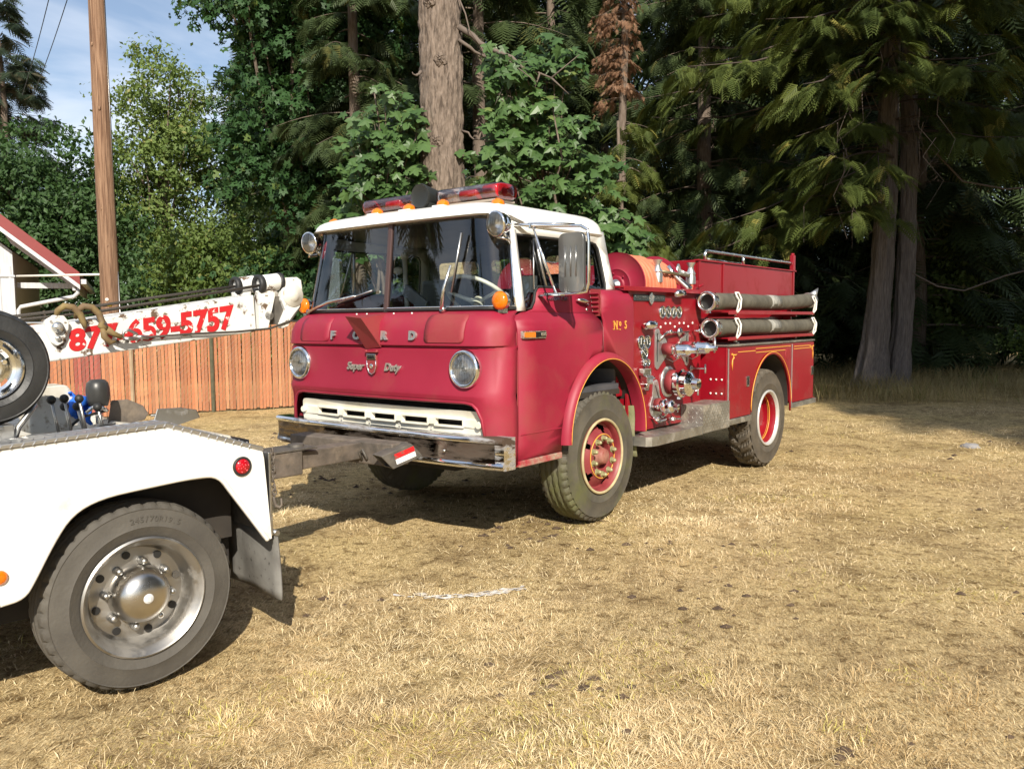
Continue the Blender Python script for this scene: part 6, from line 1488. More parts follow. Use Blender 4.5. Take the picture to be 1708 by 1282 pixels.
for x, mt_, h_ in (((Vector((-6.23, 13.47, 0)) - FA).dot(fdirn), mat('pale_wood_post', (0.38, 0.29, 0.19), 0.8, col2=(0.30, 0.22, 0.14), scale=9), 1.55), ((Vector((-5.12, 14.03, 0)) - FA).dot(fdirn), mat('dark_green_post', (0.06, 0.065, 0.035), 0.6, col2=(0.11, 0.10, 0.06), scale=12), 1.50), (0.6, MATS['pale_wood_post'] if 'pale_wood_post' in MATS else STEEL, 1.55)):
    mb = MB(); mb.b(x - 0.028, x + 0.028, -0.075, -0.03, 0, h_); mb.b(x - 0.010, x + 0.010, -0.095, -0.075, 0, h_); p_ = mb.build('post', mt_, FN, bevel=0.004)
    if mt_.name.startswith('dark_green'):
        mb = MB(); mb.b(x - 0.03, x + 0.03, -0.098, -0.028, h_ - 0.14, h_ + 0.004); mb.build('post_tip', PALE, p_)
mb = MB(); mb.cyl((0, 0, 1.535), (FLEN, 0, 1.535), 0.02, n=8); mb.build('top_rail', STEEL, FN)

# ------------------------------------------------------------------ shed with red roof
# local frame: x along the gable towards the eave, y back along the ridge
SO = Vector((-10.55, 17.6, 0)); 
SH = thing('shed', 'white weatherboard shed with red metal roof at the left edge', 'shed', SO, 0.44)
SWH = mat('white_weatherboard', (0.56, 0.57, 0.60), 0.7, col2=(0.46, 0.47, 0.49), scale=5, stretch=(6, 6, 0.5))
SRED = mat('red_metal_roof', (0.22, 0.03, 0.028), 0.5, col2=(0.19, 0.026, 0.025), scale=2)
ridge = 4.0; slope = 0.84
def roof_z(x): return 2.36 + (1.25 - x) * slope
mb = MB(); mb.prism([(-4.4, 0), (0, 0), (0, roof_z(0) - 0.35), (-2.2, roof_z(-2.2) - 0.35), (-4.4, roof_z(0) - 0.35)], lambda u, w, d: (u, d, w), 0.0, 6.0); mb.build('wall', SWH, SH)
for k in range(18):
    x = -0.06 - k * 0.2
    if x < -3.4: break
    mb = MB(); mb.b(x - 0.02, x + 0.02, -0.018, 0.0, 0.1, min(2.75, roof_z(x) - 0.4)); mb.build('batten', SWH, SH)
mb = MB(); mb.b(-3.9, 0.03, -0.03, 0.0, 2.52, 2.56); mb.b(-0.10, 0.012, -0.025, 0.012, 0, 2.50); mb.build('trim_board', SWH, SH)
mb = MB(); mb.prism([(1.27, roof_z(1.27)), (-2.2, roof_z(-2.2)), (-5.67, roof_z(1.27)), (-5.67, roof_z(1.27) + 0.26), (-2.2, roof_z(-2.2) + 0.26), (1.27, roof_z(1.27) + 0.26)], lambda u, w, d: (u, d, w), -0.62, 6.3); mb.build('roof', SRED, SH)
mb = MB(); mb.prism([(1.27, roof_z(1.27) - 0.10), (-2.2, roof_z(-2.2) - 0.10), (-2.2, roof_z(-2.2) - 0.003), (1.27, roof_z(1.27) - 0.003)], lambda u, w, d: (u, d, w), -0.645, -0.60); mb.build('rake_board', SWH, SH)
for k in range(8):
    y = -0.15 + k * 0.8; mb = MB(); mb.prism([(1.2, roof_z(1.2) - 0.16), (0.0, roof_z(0) - 0.20), (-0.2, roof_z(-0.2) - 0.02), (1.2, roof_z(1.2) - 0.003)], lambda u, w, d: (u, d, w), y, y + 0.07); mb.build('rafter', SWH, SH)
mb = MB(); mb.b(1.12, 1.18, -0.5, 6.0, roof_z(1.18) - 0.19, roof_z(1.18) - 0.02); mb.build('eave_beam', SWH, SH)
mb = MB(); mb.b(0.02, 1.1, 0.35, 0.42, 2.30, 2.42); mb.build('tie_beam', SWH, SH)
mb = MB(); mb.b(1.275, 1.39, -0.55, 6.2, roof_z(1.27) + 0.02, roof_z(1.27) + 0.12); mb.build('gutter', SWH, SH)
mb = MB(); mb.tube([(1.22, -0.45, 2.28), (1.22, -0.45, 2.18), (1.14, -0.42, 2.10), (0.65, -0.25, 2.00), (0.12, -0.08, 1.89), (0.07, -0.06, 1.82), (0.07, -0.06, 0.2)], 0.045, 8); mb.build('downspout', SWH, SH)
mb = MB(); mb.tube([(0.10, -0.40, 2.52), (1.9, -2.0, 2.50)], 0.022, 8); mb.build('pipe', PALE, SH)
# ------------------------------------------------------------------ foliage tools
def unit(a): return a / np.maximum(np.linalg.norm(a, axis=-1, keepdims=True), 1e-9)
def frames(fwd, nrm):
    """rotation matrices whose columns are side, forward, normal"""
    f = unit(fwd); s = unit(np.cross(f, nrm)); n_ = np.cross(s, f)
    return np.stack([s, f, n_], -1)
def scatter(name, pv, pf, pos, R, scale, tone, material, parent=None):
    N, k = len(pos), len(pv)
    V = np.einsum('nij,kj->nki', R, pv) * np.asarray(scale)[:, None, None] + pos[:, None, :]
    F = (np.arange(N)[:, None, None] * k + pf[None]).reshape(-1, pf.shape[1])
    return link(name, np_mesh(name, V.reshape(-1, 3), F, np.repeat(tone, k)), material, parent)
def star_leaf():          # five-lobed maple leaf, 5 triangles
    ang = np.radians([90, 38, -22, 142, 202]); ln = [0.62, 0.55, 0.38, 0.55, 0.38]
    V = [(0, 0.35, 0.02)]; F = []
    for a, l in zip(ang, ln):
        c, s = math.cos(a), math.sin(a); i = len(V)
        V += [(-s * 0.25 + c * 0.10, 0.35 + c * 0.25 + s * 0.10, 0), (s * 0.25 + c * 0.10, 0.35 - c * 0.25 + s * 0.10, 0), (c * l, 0.35 + s * l, -0.12 * l)]
        F += [(i, i + 1, i + 2)]
    return np.array(V), np.array(F)
def maple_leaf():         # detailed maple leaf for the leaves one can pick apart
    o = [(0, 0), (0.16, -0.06), (0.46, -0.02), (0.36, 0.16), (0.30, 0.24), (0.52, 0.36), (0.66, 0.58), (0.40, 0.56), (0.24, 0.52), (0.22, 0.72), (0.0, 1.05), (-0.22, 0.72), (-0.24, 0.52), (-0.40, 0.56), (-0.66, 0.58), (-0.52, 0.36), (-0.30, 0.24), (-0.36, 0.16), (-0.46, -0.02), (-0.16, -0.06)]
    V = [(0, 0.28, 0.03)] + [(x, y, -0.16 * abs(x) - 0.10 * max(0, y - 0.5)) for x, y in o]
    F = [(0, i + 1, (i + 1) % len(o) + 1) for i in range(len(o))]
    return np.array(V), np.array(F)
def oval_leaf():
    V = [(0, 0, 0), (0.26, 0.45, -0.05), (0, 1.0, -0.08), (-0.26, 0.45, -0.05), (0, 0.5, 0.03)]
    return np.array(V, float), np.array([(0, 1, 4), (1, 2, 4), (2, 3, 4), (3, 0, 4)])
def spray(pairs=7, droop=0.28, width=0.36, sub=False, fat=0.055):
    """flat conifer branchlet: stem with side fingers, hanging at the tip"""
    V, F = [], []
    def tri(a, b, c): i = len(V); V.extend([a, b, c]); F.append((i, i + 1, i + 2))
    z = lambda y: -droop * y * y
    tri((-0.02, 0, 0), (0.02, 0, 0), (0, 1.0, z(1.0)))
    for k in range(pairs):
        y = 0.06 + 0.86 * k / pairs; w = width * (1 - y) ** 0.8 + 0.09
        for s in (-1, 1):
            y2 = y + 0.03 * s; tip = (s * w, y2 + 0.30 * w / width * 0.6 + 0.05, z(y2) - 0.22 * w)
            tri((0, y2 - fat, z(y2)), (0, y2 + fat, z(y2)), tip)
            if sub:
                m_ = (s * w * 0.5, y2 + 0.10, z(y2) - 0.10 * w); tri((m_[0] - 0.02, m_[1] - 0.03, m_[2]), (m_[0] + 0.02, m_[1] + 0.03, m_[2]), (m_[0] + s * w * 0.30, m_[1] - 0.10, m_[2] - 0.16 * w)); tri((m_[0] - 0.02, m_[1] - 0.03, m_[2]), (m_[0] + 0.02, m_[1] + 0.03, m_[2]), (m_[0] + s * w * 0.12, m_[1] + 0.17, m_[2] - 0.10 * w))
    return np.array(V, float), np.array(F)
OVAL2 = (np.array([(0, 0, 0), (0.30, 0.5, 0.05), (0, 1.0, -0.08), (-0.30, 0.5, 0.05)], float), np.array([(0, 1, 2), (0, 2, 3)]))
STAR, MAPLE, OVAL, SPRAY, CSPRAY = star_leaf(), maple_leaf(), oval_leaf(), spray(), spray(9, 0.35, 0.34, True, 0.045)

BARK = mat('grey_brown_bark', (0.105, 0.078, 0.058), 0.9, col2=(0.18, 0.14, 0.11), scale=11, stretch=(3, 3, 0.5), bump=0.7, bscale=18)
BARK_FIR = mat('furrowed_fir_bark', (0.130, 0.098, 0.075), 0.92, col2=(0.235, 0.183, 0.145), scale=10, stretch=(3, 3, 0.7), bump=0.8, bscale=22, dirt=(0.075, 0.055, 0.042), dscale=6, dlo=0.50, dhi=0.62)
BARK_CEDAR = mat('stringy_cedar_bark', (0.12, 0.102, 0.092), 0.9, col2=(0.235, 0.20, 0.18), scale=12, stretch=(5, 5, 0.25), bump=0.7, bscale=20)
TWIG = mat('dead_grey_twig', (0.14, 0.11, 0.09), 0.9)
L_MAPLE = leaf_mat('maple_leaf', (0.034, 0.078, 0.022), (0.090, 0.160, 0.050), (0.15, 0.20, 0.06), 0.22, 0.42)
L_MAPLE_DK = leaf_mat('dark_maple_leaf', (0.022, 0.060, 0.020), (0.050, 0.115, 0.034), (0.11, 0.17, 0.04), 0.30)
L_LEFT = leaf_mat('deep_green_leaf', (0.030, 0.068, 0.022), (0.065, 0.125, 0.036), None, 0.28)
L_YEL = leaf_mat('yellow_green_leaf', (0.080, 0.135, 0.030), (0.19, 0.255, 0.072), (0.26, 0.25, 0.08), 0.35)
L_BUSH = leaf_mat('bush_leaf', (0.052, 0.098, 0.020), (0.13, 0.185, 0.042), (0.17, 0.19, 0.05), 0.32)
L_FIR = leaf_mat('fir_needles', (0.028, 0.046, 0.018), (0.066, 0.095, 0.030), (0.13, 0.13, 0.04), 0.2)
L_CEDAR = leaf_mat('cedar_fronds', (0.042, 0.070, 0.018), (0.135, 0.165, 0.038), (0.27, 0.25, 0.065), 0.30)
L_DEAD = leaf_mat('dead_brown_needles', (0.16, 0.085, 0.045), (0.34, 0.20, 0.12), None, 0.2)
L_BLUE = leaf_mat('blue_green_needles', (0.025, 0.045, 0.026), (0.06, 0.085, 0.05), (0.10, 0.09, 0.05), 0.15)

def limb_path(a, b, sag=0.0, n=7, wob=0.06, rg=None):
    rg = rg or RNG
    a, b = Vector(a), Vector(b); L_ = (b - a).length; P = []
    for i in range(n):
        t = i / (n - 1); j = Vector(rg.normal(0, wob * L_ * 0.12, 3)) if 0 < i < n - 1 else Vector((0, 0, 0))
        P.append(a.lerp(b, t) + j + Vector((0, 0, -sag * 4 * t * (1 - t))))
    return P
def broadleaf(name, label, base, ells, clumps, per, size, leafm, proto, seed, trunk_r=0.16, trunk_h=None, spread=0.45, group=None, cat='tree', limbs=10, shell=2.2, bark=None):
    rg = np.random.default_rng(seed)
    T = thing(name, label, cat, base, 0, group)
    bx, by = base[0], base[1]
    vol = np.array([e[3] * e[4] * e[5] for e in ells]); pick = rg.choice(len(ells), clumps, p=vol / vol.sum())
    E = np.array(ells)[pick]
    d = unit(rg.normal(0, 1, (clumps, 3))); rad = rg.random(clumps) ** (1 / shell)
    C = E[:, :3] + d * E[:, 3:] * rad[:, None]
    C[:, 2] = np.maximum(C[:, 2], 0.25)
    outd = d
    i = np.repeat(np.arange(clumps), per)
    sp = spread * rg.uniform(0.6, 1.3, clumps)[i]
    off = rg.normal(0, 1, (len(i), 3)) * sp[:, None] * np.array([0.55, 0.55, 0.33])
    P = C[i] + off; P[:, 2] = np.maximum(P[:, 2], 0.08)
    nrm = unit(outd[i] * 0.5 + np.array([0, 0, 0.75]) + unit(off) * 0.4 + rg.normal(0, 0.45, (len(i), 3)))
    fw = unit(rg.normal(0, 1, (len(i), 3)) + np.array([0, 0, -0.5]))
    R = frames(fw, nrm)
    tone = np.clip(0.15 + 0.35 * rg.random(len(i)) + 0.42 * rg.random(clumps)[i], 0, 0.92); hot = rg.random(len(i)) < 0.04; tone[hot] = 1.0
    P = P - np.array([bx, by, base[2]])
    o = scatter('crown', proto[0], proto[1], P, R, size * rg.uniform(0.7, 1.3, len(i)), tone, leafm, T); o['kind'] = 'stuff'
    top = max(e[2] for e in ells); th = trunk_h or top * 0.8
    mb = MB(); mb.tube(limb_path((0, 0, -0.1), (rg.normal(0, 0.15), rg.normal(0, 0.15), th), 0, 9, 0.05, rg), [trunk_r * (1.25 - 0.95 * q / 8) for q in range(9)], 10); tr = mb.build('trunk', bark or BARK, T)
    pickc = rg.choice(clumps, min(limbs, clumps), replace=False)
    mb = MB()
    for c in pickc:
        q = C[c] - np.array([bx, by, base[2]]); z0 = min(th * 0.95, max(0.3, q[2] * rg.uniform(0.35, 0.75)))
        mb.tube(limb_path((0, 0, z0), q, -0.05, 6, 0.10, rg), [trunk_r * 0.42, trunk_r * 0.34, trunk_r * 0.26, trunk_r * 0.18, trunk_r * 0.12, trunk_r * 0.06], 6)
    mb.build('limbs', bark or BARK, tr)['kind'] = 'stuff'
    return T
def fronds(rg, bz, ba, bl, n, size, droop, hang, lift=0.10, org=None, bare=0.12, sub=0.36, tipup=0.10, wob=0.06, jit=0.32, latj=0.55):
    """sprays on side branchlets of drooping branches: heights bz, azimuths ba, lengths bl; returns spray arrays and branch lines"""
    B = len(bz); d = np.stack([np.cos(ba), np.sin(ba), np.zeros(B)], 1); sd = np.stack([-d[:, 1], d[:, 0], np.zeros(B)], 1)
    o = np.zeros((B, 3)) if org is None else org; w = rg.normal(0, wob, B); ph = rg.uniform(0, 6.28, B); dr = droop * rg.uniform(0.6, 1.3, B)
    def pos(i, t):
        z = bz[i] + bl[i] * (lift * t - dr[i] * t ** 1.8 + tipup * np.maximum(0, t - 0.6) ** 1.5)
        p = o[i] + d[i] * (bl[i] * t)[:, None] + sd[i] * (bl[i] * (w[i] * t * t + 0.035 * np.sin(t * 5 + ph[i])))[:, None]
        p[:, 2] = z; return p
    i = rg.choice(B, n, p=bl / bl.sum()); nb = rg.integers(4, 9)
    key = rg.integers(0, 11, n); h = np.modf(np.sin(i * 12.9898 + key * 78.233) * 43758.5453)[0]; h = np.abs(h); h2 = np.abs(np.modf(np.sin(i * 39.3 + key * 11.7) * 24634.63)[0])
    t0 = np.clip(bare + (1 - bare) * (key + h) / 11.0, 0, 1); sg = np.where(h2 > 0.5, 1.0, -1.0)
    tang = unit(pos(i, np.minimum(t0 + 0.03, 1.03)) - pos(i, t0)); phi = np.radians(28 + 45 * h)
    dirb = unit(tang * np.cos(phi)[:, None] + sd[i] * (sg * np.sin(phi))[:, None] + np.array([0, 0, -0.12]))
    lb = bl[i] * sub * (1.05 - 0.75 * t0) * (0.6 + 0.8 * h2) + 0.10; s = rg.random(n) ** 0.8
    P = pos(i, t0) + dirb * (lb * s)[:, None]; P[:, 2] -= 0.30 * lb * s * s * hang; P += rg.normal(0, 0.02, (n, 3))
    lat = unit(np.cross(dirb, [0, 0, 1.0])); fw = unit(dirb + lat * rg.normal(0, latj, n)[:, None] + np.array([0, 0, -1.0]) * (hang * rg.uniform(0.1, 0.9, n))[:, None])
    nm = unit(np.array([0, 0, 1.0]) + rg.normal(0, jit, (n, 3)))
    S = size * rg.uniform(0.6, 1.3, n) * (1.1 - 0.4 * t0)
    tone = np.clip(0.08 + 0.38 * rg.random(n) + 0.32 * rg.random(B)[i] + 0.22 * h, 0, 0.92); tone[rg.random(n) < 0.05] = 1.0
    lines = [pos(np.full(7, b), np.linspace(0, 1, 7)) for b in range(B)]
    return P, frames(fw, nm), S, tone, lines
def conifer(name, label, base, h, r0, z0, branches, n, size, leafm, proto, seed, trunk_r=0.2, droop=0.25, group=None, bark=None, hang=0.5, lenpow=0.8, cat='tree', zpow=1.0, bare=0.12):
    rg = np.random.default_rng(seed)
    T = thing(name, label, cat, base, 0, group)
    mb = MB(); mb.tube(limb_path((0, 0, -0.1), (rg.normal(0, 0.1), rg.normal(0, 0.1), h), 0, 10, 0.02, rg), [trunk_r * (1.1 - 1.0 * q / 9) + 0.015 for q in range(10)], 12); tr = mb.build('trunk', bark or BARK, T)
    u = rg.random(branches) ** zpow; bz = z0 + (h - z0) * u; bl = (r0 * (1 - u) ** lenpow + 0.35) * rg.uniform(0.5, 1.2, branches); ba = rg.uniform(0, 2 * PI, branches)
    P, R, S, Tn, lines = fronds(rg, bz, ba, bl, n, size, droop, hang, bare=bare)
    o = scatter('crown', proto[0], proto[1], P, R, S, Tn, leafm, T); o['kind'] = 'stuff'
    mb = MB()
    for l, L_ in zip(lines, bl): mb.tube([Vector(p) for p in l], list(np.linspace(0.008 * L_ + 0.006, 0.003, 7)), 4, caps=False)
    mb.build('branches', bark or BARK, tr, fix=False)['kind'] = 'stuff'
    return T

# ------------------------------------------------------------------ trees, left to right
conifer('spruce_tree', 'tall dark spruce at the far left edge against the sky', (-24.2, 40.5, 0), 18.0, 3.4, 2.0, 130, 4200, 0.85, L_BLUE, SPRAY, 101, 0.3, 0.22, hang=0.7)
broadleaf('leafy_tree', 'dark green leafy tree behind the shed and the pole', (-16.3, 28.5, 0), [(-16.9, 28.5, 4.4, 4.2, 3.0, 3.6), (-15.4, 28.2, 5.8, 2.0, 2.2, 3.0), (-18.4, 28.8, 7.0, 2.0, 2.0, 2.2), (-13.8, 28, 3.6, 2.2, 2.2, 2.9)], 330, 95, 0.19, L_LEFT, OVAL2, 102, 0.25, spread=0.75)
broadleaf('alder_tree', 'slender yellow-green tree against the sky right of the pole', (-12.7, 30.5, 0), [(-12.7, 30.5, 9.0, 1.9, 1.9, 2.6), (-12.9, 30.5, 6.2, 2.4, 2.2, 2.4), (-11.3, 30.5, 7.6, 1.5, 1.6, 1.8), (-12.2, 30.3, 3.4, 3.2, 2.4, 2.8)], 330, 85, 0.165, L_YEL, OVAL2, 103, 0.2, spread=0.62, limbs=26)
broadleaf('bush', 'yellow-green bush just right of the pole above the boom', (-6.9, 20.2, 0), [(-6.9, 20.2, 1.9, 1.9, 1.2, 1.9), (-7.9, 20.6, 3.0, 1.2, 1.1, 1.3)], 130, 70, 0.13, L_BUSH, OVAL2, 104, 0.06, spread=0.40, group='bushes behind the fence', cat='bush', limbs=8)
broadleaf('bush', 'green bush between the boom head and the yellow-green bush', (-4.9, 19.6, 0), [(-4.9, 19.6, 1.7, 1.7, 1.1, 1.7), (-5.5, 20.0, 3.2, 1.0, 1.0, 1.2)], 120, 70, 0.13, L_BUSH, OVAL2, 105, 0.06, spread=0.40, group='bushes behind the fence', cat='bush', limbs=8)
broadleaf('bush', 'low dark bush under the shed eave left of the pole', (-9.2, 22.4, 0), [(-9.4, 22.4, 1.8, 1.8, 1.3, 1.9)], 90, 70, 0.15, L_LEFT, OVAL2, 106, 0.06, spread=0.42, group='bushes behind the fence', cat='bush', limbs=6)
broadleaf('bush', 'tall loose green bush behind the wire mesh fence near the maple', (-6.3, 24.2, 0), [(-6.4, 24.2, 3.0, 2.6, 1.5, 3.0), (-8.4, 24.6, 2.2, 1.8, 1.3, 2.2)], 150, 66, 0.17, L_BUSH, OVAL2, 107, 0.08, spread=0.5, group='bushes behind the fence', cat='bush', limbs=10)
broadleaf('maple_tree', 'big dark green maple overhanging the clearing left of the fir', (-5.2, 19.8, 0), [(-4.5, 19.4, 6.0, 2.0, 2.0, 2.3), (-5.0, 19.2, 8.7, 1.8, 2.0, 1.9), (-3.6, 19.3, 4.0, 1.9, 1.7, 1.9), (-4.1, 19.3, 8.2, 2.2, 1.8, 2.2), (-5.9, 18.8, 5.0, 0.9, 1.2, 1.0), (-6.7, 18.6, 8.7, 0.9, 0.9, 0.45), (-5.0, 19.6, 2.2, 1.6, 1.4, 1.4), (-2.9, 18.8, 4.4, 1.3, 1.1, 1.9), (-2.6, 18.8, 2.2, 1.2, 1.0, 1.2)], 520, 56, 0.20, L_MAPLE_DK, STAR, 108, 0.24, spread=0.50, limbs=30)
# the big fir in the middle: furrowed trunk, knots, dead stubs
FIR = thing('fir_tree', 'massive fir trunk rising behind the cab of the fire engine', 'tree', (-1.10, 13.6, 0))
rows = []; NA = 120
zz = np.arange(-0.1, 14.1, 0.055)
aa = np.linspace(0, 2 * PI, NA, endpoint=False)
A_, Z_ = np.meshgrid(aa, zz)
rr = 0.385 - 0.0075 * Z_ + 0.25 * np.exp(-Z_ / 0.45)
u_ = A_ * 0.39 + 0.05 * np.sin(Z_ * 1.7)
rid = vnoise(u_ + 0.035 * np.sin(Z_ * 5 + A_ * 2), Z_ * 0.22, 0.055, 41); rid2 = vnoise(u_, Z_ * 0.5, 0.03, 42)
rr = rr + 0.042 * (np.abs(rid - 0.5) * 2 - 0.5) + 0.014 * (rid2 - 0.5)
XX, YY = rr * np.cos(A_), rr * np.sin(A_)
idx = np.arange(A_.size).reshape(A_.shape); nx_ = np.roll(idx, -1, 1)
F = np.stack([idx[:-1], nx_[:-1], nx_[1:], idx[1:]], -1).reshape(-1, 4)
link('trunk', np_mesh('trunk', np.stack([XX.ravel(), YY.ravel(), Z_.ravel()], 1), F, smooth=True), BARK_FIR, FIR)
for z, a in ((6.5, -2.0), (5.6, -1.5), (4.35, -1.75), (3.15, -1.95), (2.7, -1.35)):
    mb = MB(); c = (0.335 * math.cos(a), 0.335 * math.sin(a), z); mb.lathe([(0.105, 0.0), (0.09, 0.018), (0.07, 0.014), (0.052, 0.032), (0.038, 0.018), (0.018, 0.028), (0.0, 0.026)], (0, 0, 0), 'X', 14, disp=lambda i, j, t: (0.02 * math.sin(i * 2.1 + j), 0.010 * math.sin(i * 3.3)))
    me = mb.mesh('knot', sharp=60); o = link('knot', me, BARK_FIR, FIR); o.location = c; o.rotation_euler = (0, 0, a)
def dead_branch(p0, p1, r, parent, twigs=4, seed=1):
    rg = np.random.default_rng(seed); mb = MB(); P = limb_path(p0, p1, 0.05, 8, 0.25, rg); mb.tube(P, [r * (1 - 0.11 * q) for q in range(8)], 6)
    for k in range(twigs):
        i = rg.integers(2, 8); d = (P[7] - P[0]).normalized() + Vector(rg.normal(0, 0.6, 3)); mb.tube([P[i], P[i] + d * rg.uniform(0.2, 0.6)], [r * 0.35, r * 0.1], 5)
    return mb.build('dead_branch', TWIG, parent)
dead_branch((0.30, -0.15, 6.15), (1.75, -0.5, 5.25), 0.05, FIR, 6, 1); dead_branch((0.30, -0.15, 5.95), (1.55, -0.3, 5.30), 0.03, FIR, 4, 2); dead_branch((0.33, -0.1, 4.55), (0.85, -0.3, 4.35), 0.018, FIR, 2, 3)
dead_branch((-0.28, -0.2, 4.9), (-0.45, -0.3, 4.3), 0.03, FIR, 1, 4); dead_branch((-0.30, -0.2, 5.45), (-0.42, -0.35, 5.40), 0.03, FIR, 0, 5); dead_branch((0.32, -0.2, 3.25), (0.52, -0.3, 3.22), 0.024, FIR, 0, 6); dead_branch((0.3, -0.2, 6.6), (1.1, -0.4, 5.0), 0.014, FIR, 4, 7)
# vine maples either side of the fir: the front leaves are single pieces
MLEAF = None
def vine_maple(name, label, base, ells, n_obj, n_rest, seed, size=0.19):
    global MLEAF
    rg = np.random.default_rng(seed); T = thing(name, label, 'tree', base, 0, 'vine maples around the fir'); b0 = np.array(base)
    vol = np.array([e[3] * e[4] * e[5] for e in ells]); N = n_obj + n_rest
    NC = N // 9; pk = rg.choice(len(ells), NC, p=vol / vol.sum()); E = np.array(ells)[pk]
    d = unit(rg.normal(0, 1, (NC, 3))); C = E[:, :3] + d * E[:, 3:] * (rg.random(NC) ** 0.45)[:, None]
    i = rg.integers(0, NC, N); ax = unit(np.stack([rg.normal(0, 1, NC), rg.normal(-0.4, 0.6, NC), rg.normal(-0.25, 0.25, NC)], 1))
    t = rg.uniform(-1, 1, N); sd = unit(np.cross(ax, [0, 0, 1.0]))
    P = C[i] + ax[i] * (t * 0.34)[:, None] + sd[i] * rg.normal(0, 0.10, N)[:, None]
    P[:, 2] -= 0.10 * t * t
    fw = unit(ax[i] * 0.5 + sd[i] * rg.choice([-1, 1], N)[:, None] * 0.7 + np.array([0, -0.35, -0.75]) + rg.normal(0, 0.25, (N, 3)))
    nrm = unit(np.array([0.05, -0.55, 0.75]) + rg.normal(0, 0.28, (N, 3)))
    tone = np.clip(0.05 + 0.5 * rg.random(N) + 0.45 * rg.random(NC)[i], 0, 0.92); tone[rg.random(N) < 0.05] = 1.0; S = size * np.clip(rg.normal(0.85, 0.28, N), 0.35, 1.5)
    R = frames(fw, nrm)
    order = np.argsort(P[:, 1] - 0.15 * S)     # nearest to the viewer first
    a, b2 = order[:n_obj], order[n_obj:]
    ml = []
    for q in range(3):
        ml.append(np_mesh('leaf', MAPLE[0] * np.array([1, 1, 1 + 0.6 * q]), MAPLE[1], np.full(len(MAPLE[0]), 0.35 + 0.28 * q)))
    for q, j in enumerate(a):
        o = link('leaf', ml[q % 3], L_MAPLE, T) if q >= 3 else link('leaf', ml[q], L_MAPLE, T)
        Mx = Matrix(R[j].tolist()).to_4x4() @ Matrix.Scale(float(S[j]), 4); Mx.translation = Vector((P[j] - b0).tolist()); o.matrix_local = Mx
    o = scatter('crown', MAPLE[0], MAPLE[1], P[b2] - b0, R[b2], S[b2], tone[b2], L_MAPLE, T); o['kind'] = 'stuff'
    mb = MB()
    for k in range(5):
        e = ells[k % len(ells)]; mb.tube(limb_path((rg.normal(0, 0.1), rg.normal(0, 0.1), -0.05), np.array(e[:3]) - b0 + rg.normal(0, 0.25, 3), -0.15, 8, 0.15, rg), [0.045 - 0.005 * q for q in range(8)], 7)
    st_ = mb.build('stems', BARK, T); st_['kind'] = 'stuff'
    mb = MB()
    for c in C[:: max(1, NC // 70)]:
        mb.tube(limb_path(np.array([0, 0, c[2] * 0.5]) + (c - b0) * 0.25, c - b0, -0.1, 6, 0.1, rg), [0.016, 0.014, 0.011, 0.009, 0.006, 0.004], 5)
    mb.build('twigs', BARK, T)['kind'] = 'stuff'
    return T
vine_maple('vine_maple', 'leafy vine maple growing left of the fir trunk', (-2.1, 13.7, 0), [(-2.05, 13.4, 4.45, 0.62, 0.5, 0.55), (-1.72, 13.3, 5.0, 0.34, 0.4, 0.42), (-2.0, 13.3, 3.75, 0.68, 0.5, 0.5), (-1.62, 13.2, 4.0, 0.38, 0.4, 0.75), (-2.3, 13.5, 3.0, 0.7, 0.5, 0.5)], 170, 900, 201)
vine_maple('vine_maple', 'large lit vine maple growing right of the fir trunk', (0.6, 13.8, 0), [(-0.1, 13.3, 4.0, 0.55, 0.5, 0.8), (0.5, 13.4, 4.6, 0.7, 0.6, 0.65), (0.95, 13.3, 3.7, 0.75, 0.6, 0.7), (0.0, 13.2, 5.15, 0.42, 0.45, 0.55), (0.45, 13.8, 5.7, 0.75, 0.6, 0.5), (1.45, 13.4, 2.8, 0.75, 0.6, 0.6), (0.6, 13.4, 3.0, 0.9, 0.5, 0.6), (1.9, 13.6, 2.1, 0.6, 0.5, 0.5)], 285, 2300, 202)
# conifers behind
CON = 'conifers in the forest behind'
conifer('fir_tree', 'conifer with yellowish drooping sprays between the maple and the fir trunk', (-3.2, 17.4, 0), 13.0, 1.9, 3.4, 90, 4200, 0.42, L_FIR, SPRAY, 110, 0.16, 0.45, group=CON, hang=1.2)
conifer('fir_tree', 'shadowed conifer straight behind the big fir trunk', (-0.7, 20.5, 0), 17.0, 3.2, 1.0, 120, 4200, 0.62, L_FIR, SPRAY, 111, 0.2, 0.40, group=CON, hang=1.0)
conifer('fir_tree', 'small conifer with yellow-green sprays below the dead brown tree', (2.15, 15.6, 0), 5.2, 1.0, 1.0, 70, 2600, 0.30, L_CEDAR, SPRAY, 112, 0.09, 0.5, group=CON, hang=1.3)
conifer('dead_conifer', 'dead conifer with rusty brown needles above the hose reels', (2.35, 18.0, 0), 13.0, 0.20, 6.2, 220, 5600, 0.14, L_DEAD, SPRAY, 113, 0.11, 0.5, hang=1.4, lenpow=0.45)
conifer('fir_tree', 'dark conifer just right of the dead brown tree', (4.7, 20.2, 0), 17.0, 2.4, 1.2, 130, 4600, 0.52, L_FIR, SPRAY, 114, 0.2, 0.45, group=CON, hang=1.4)
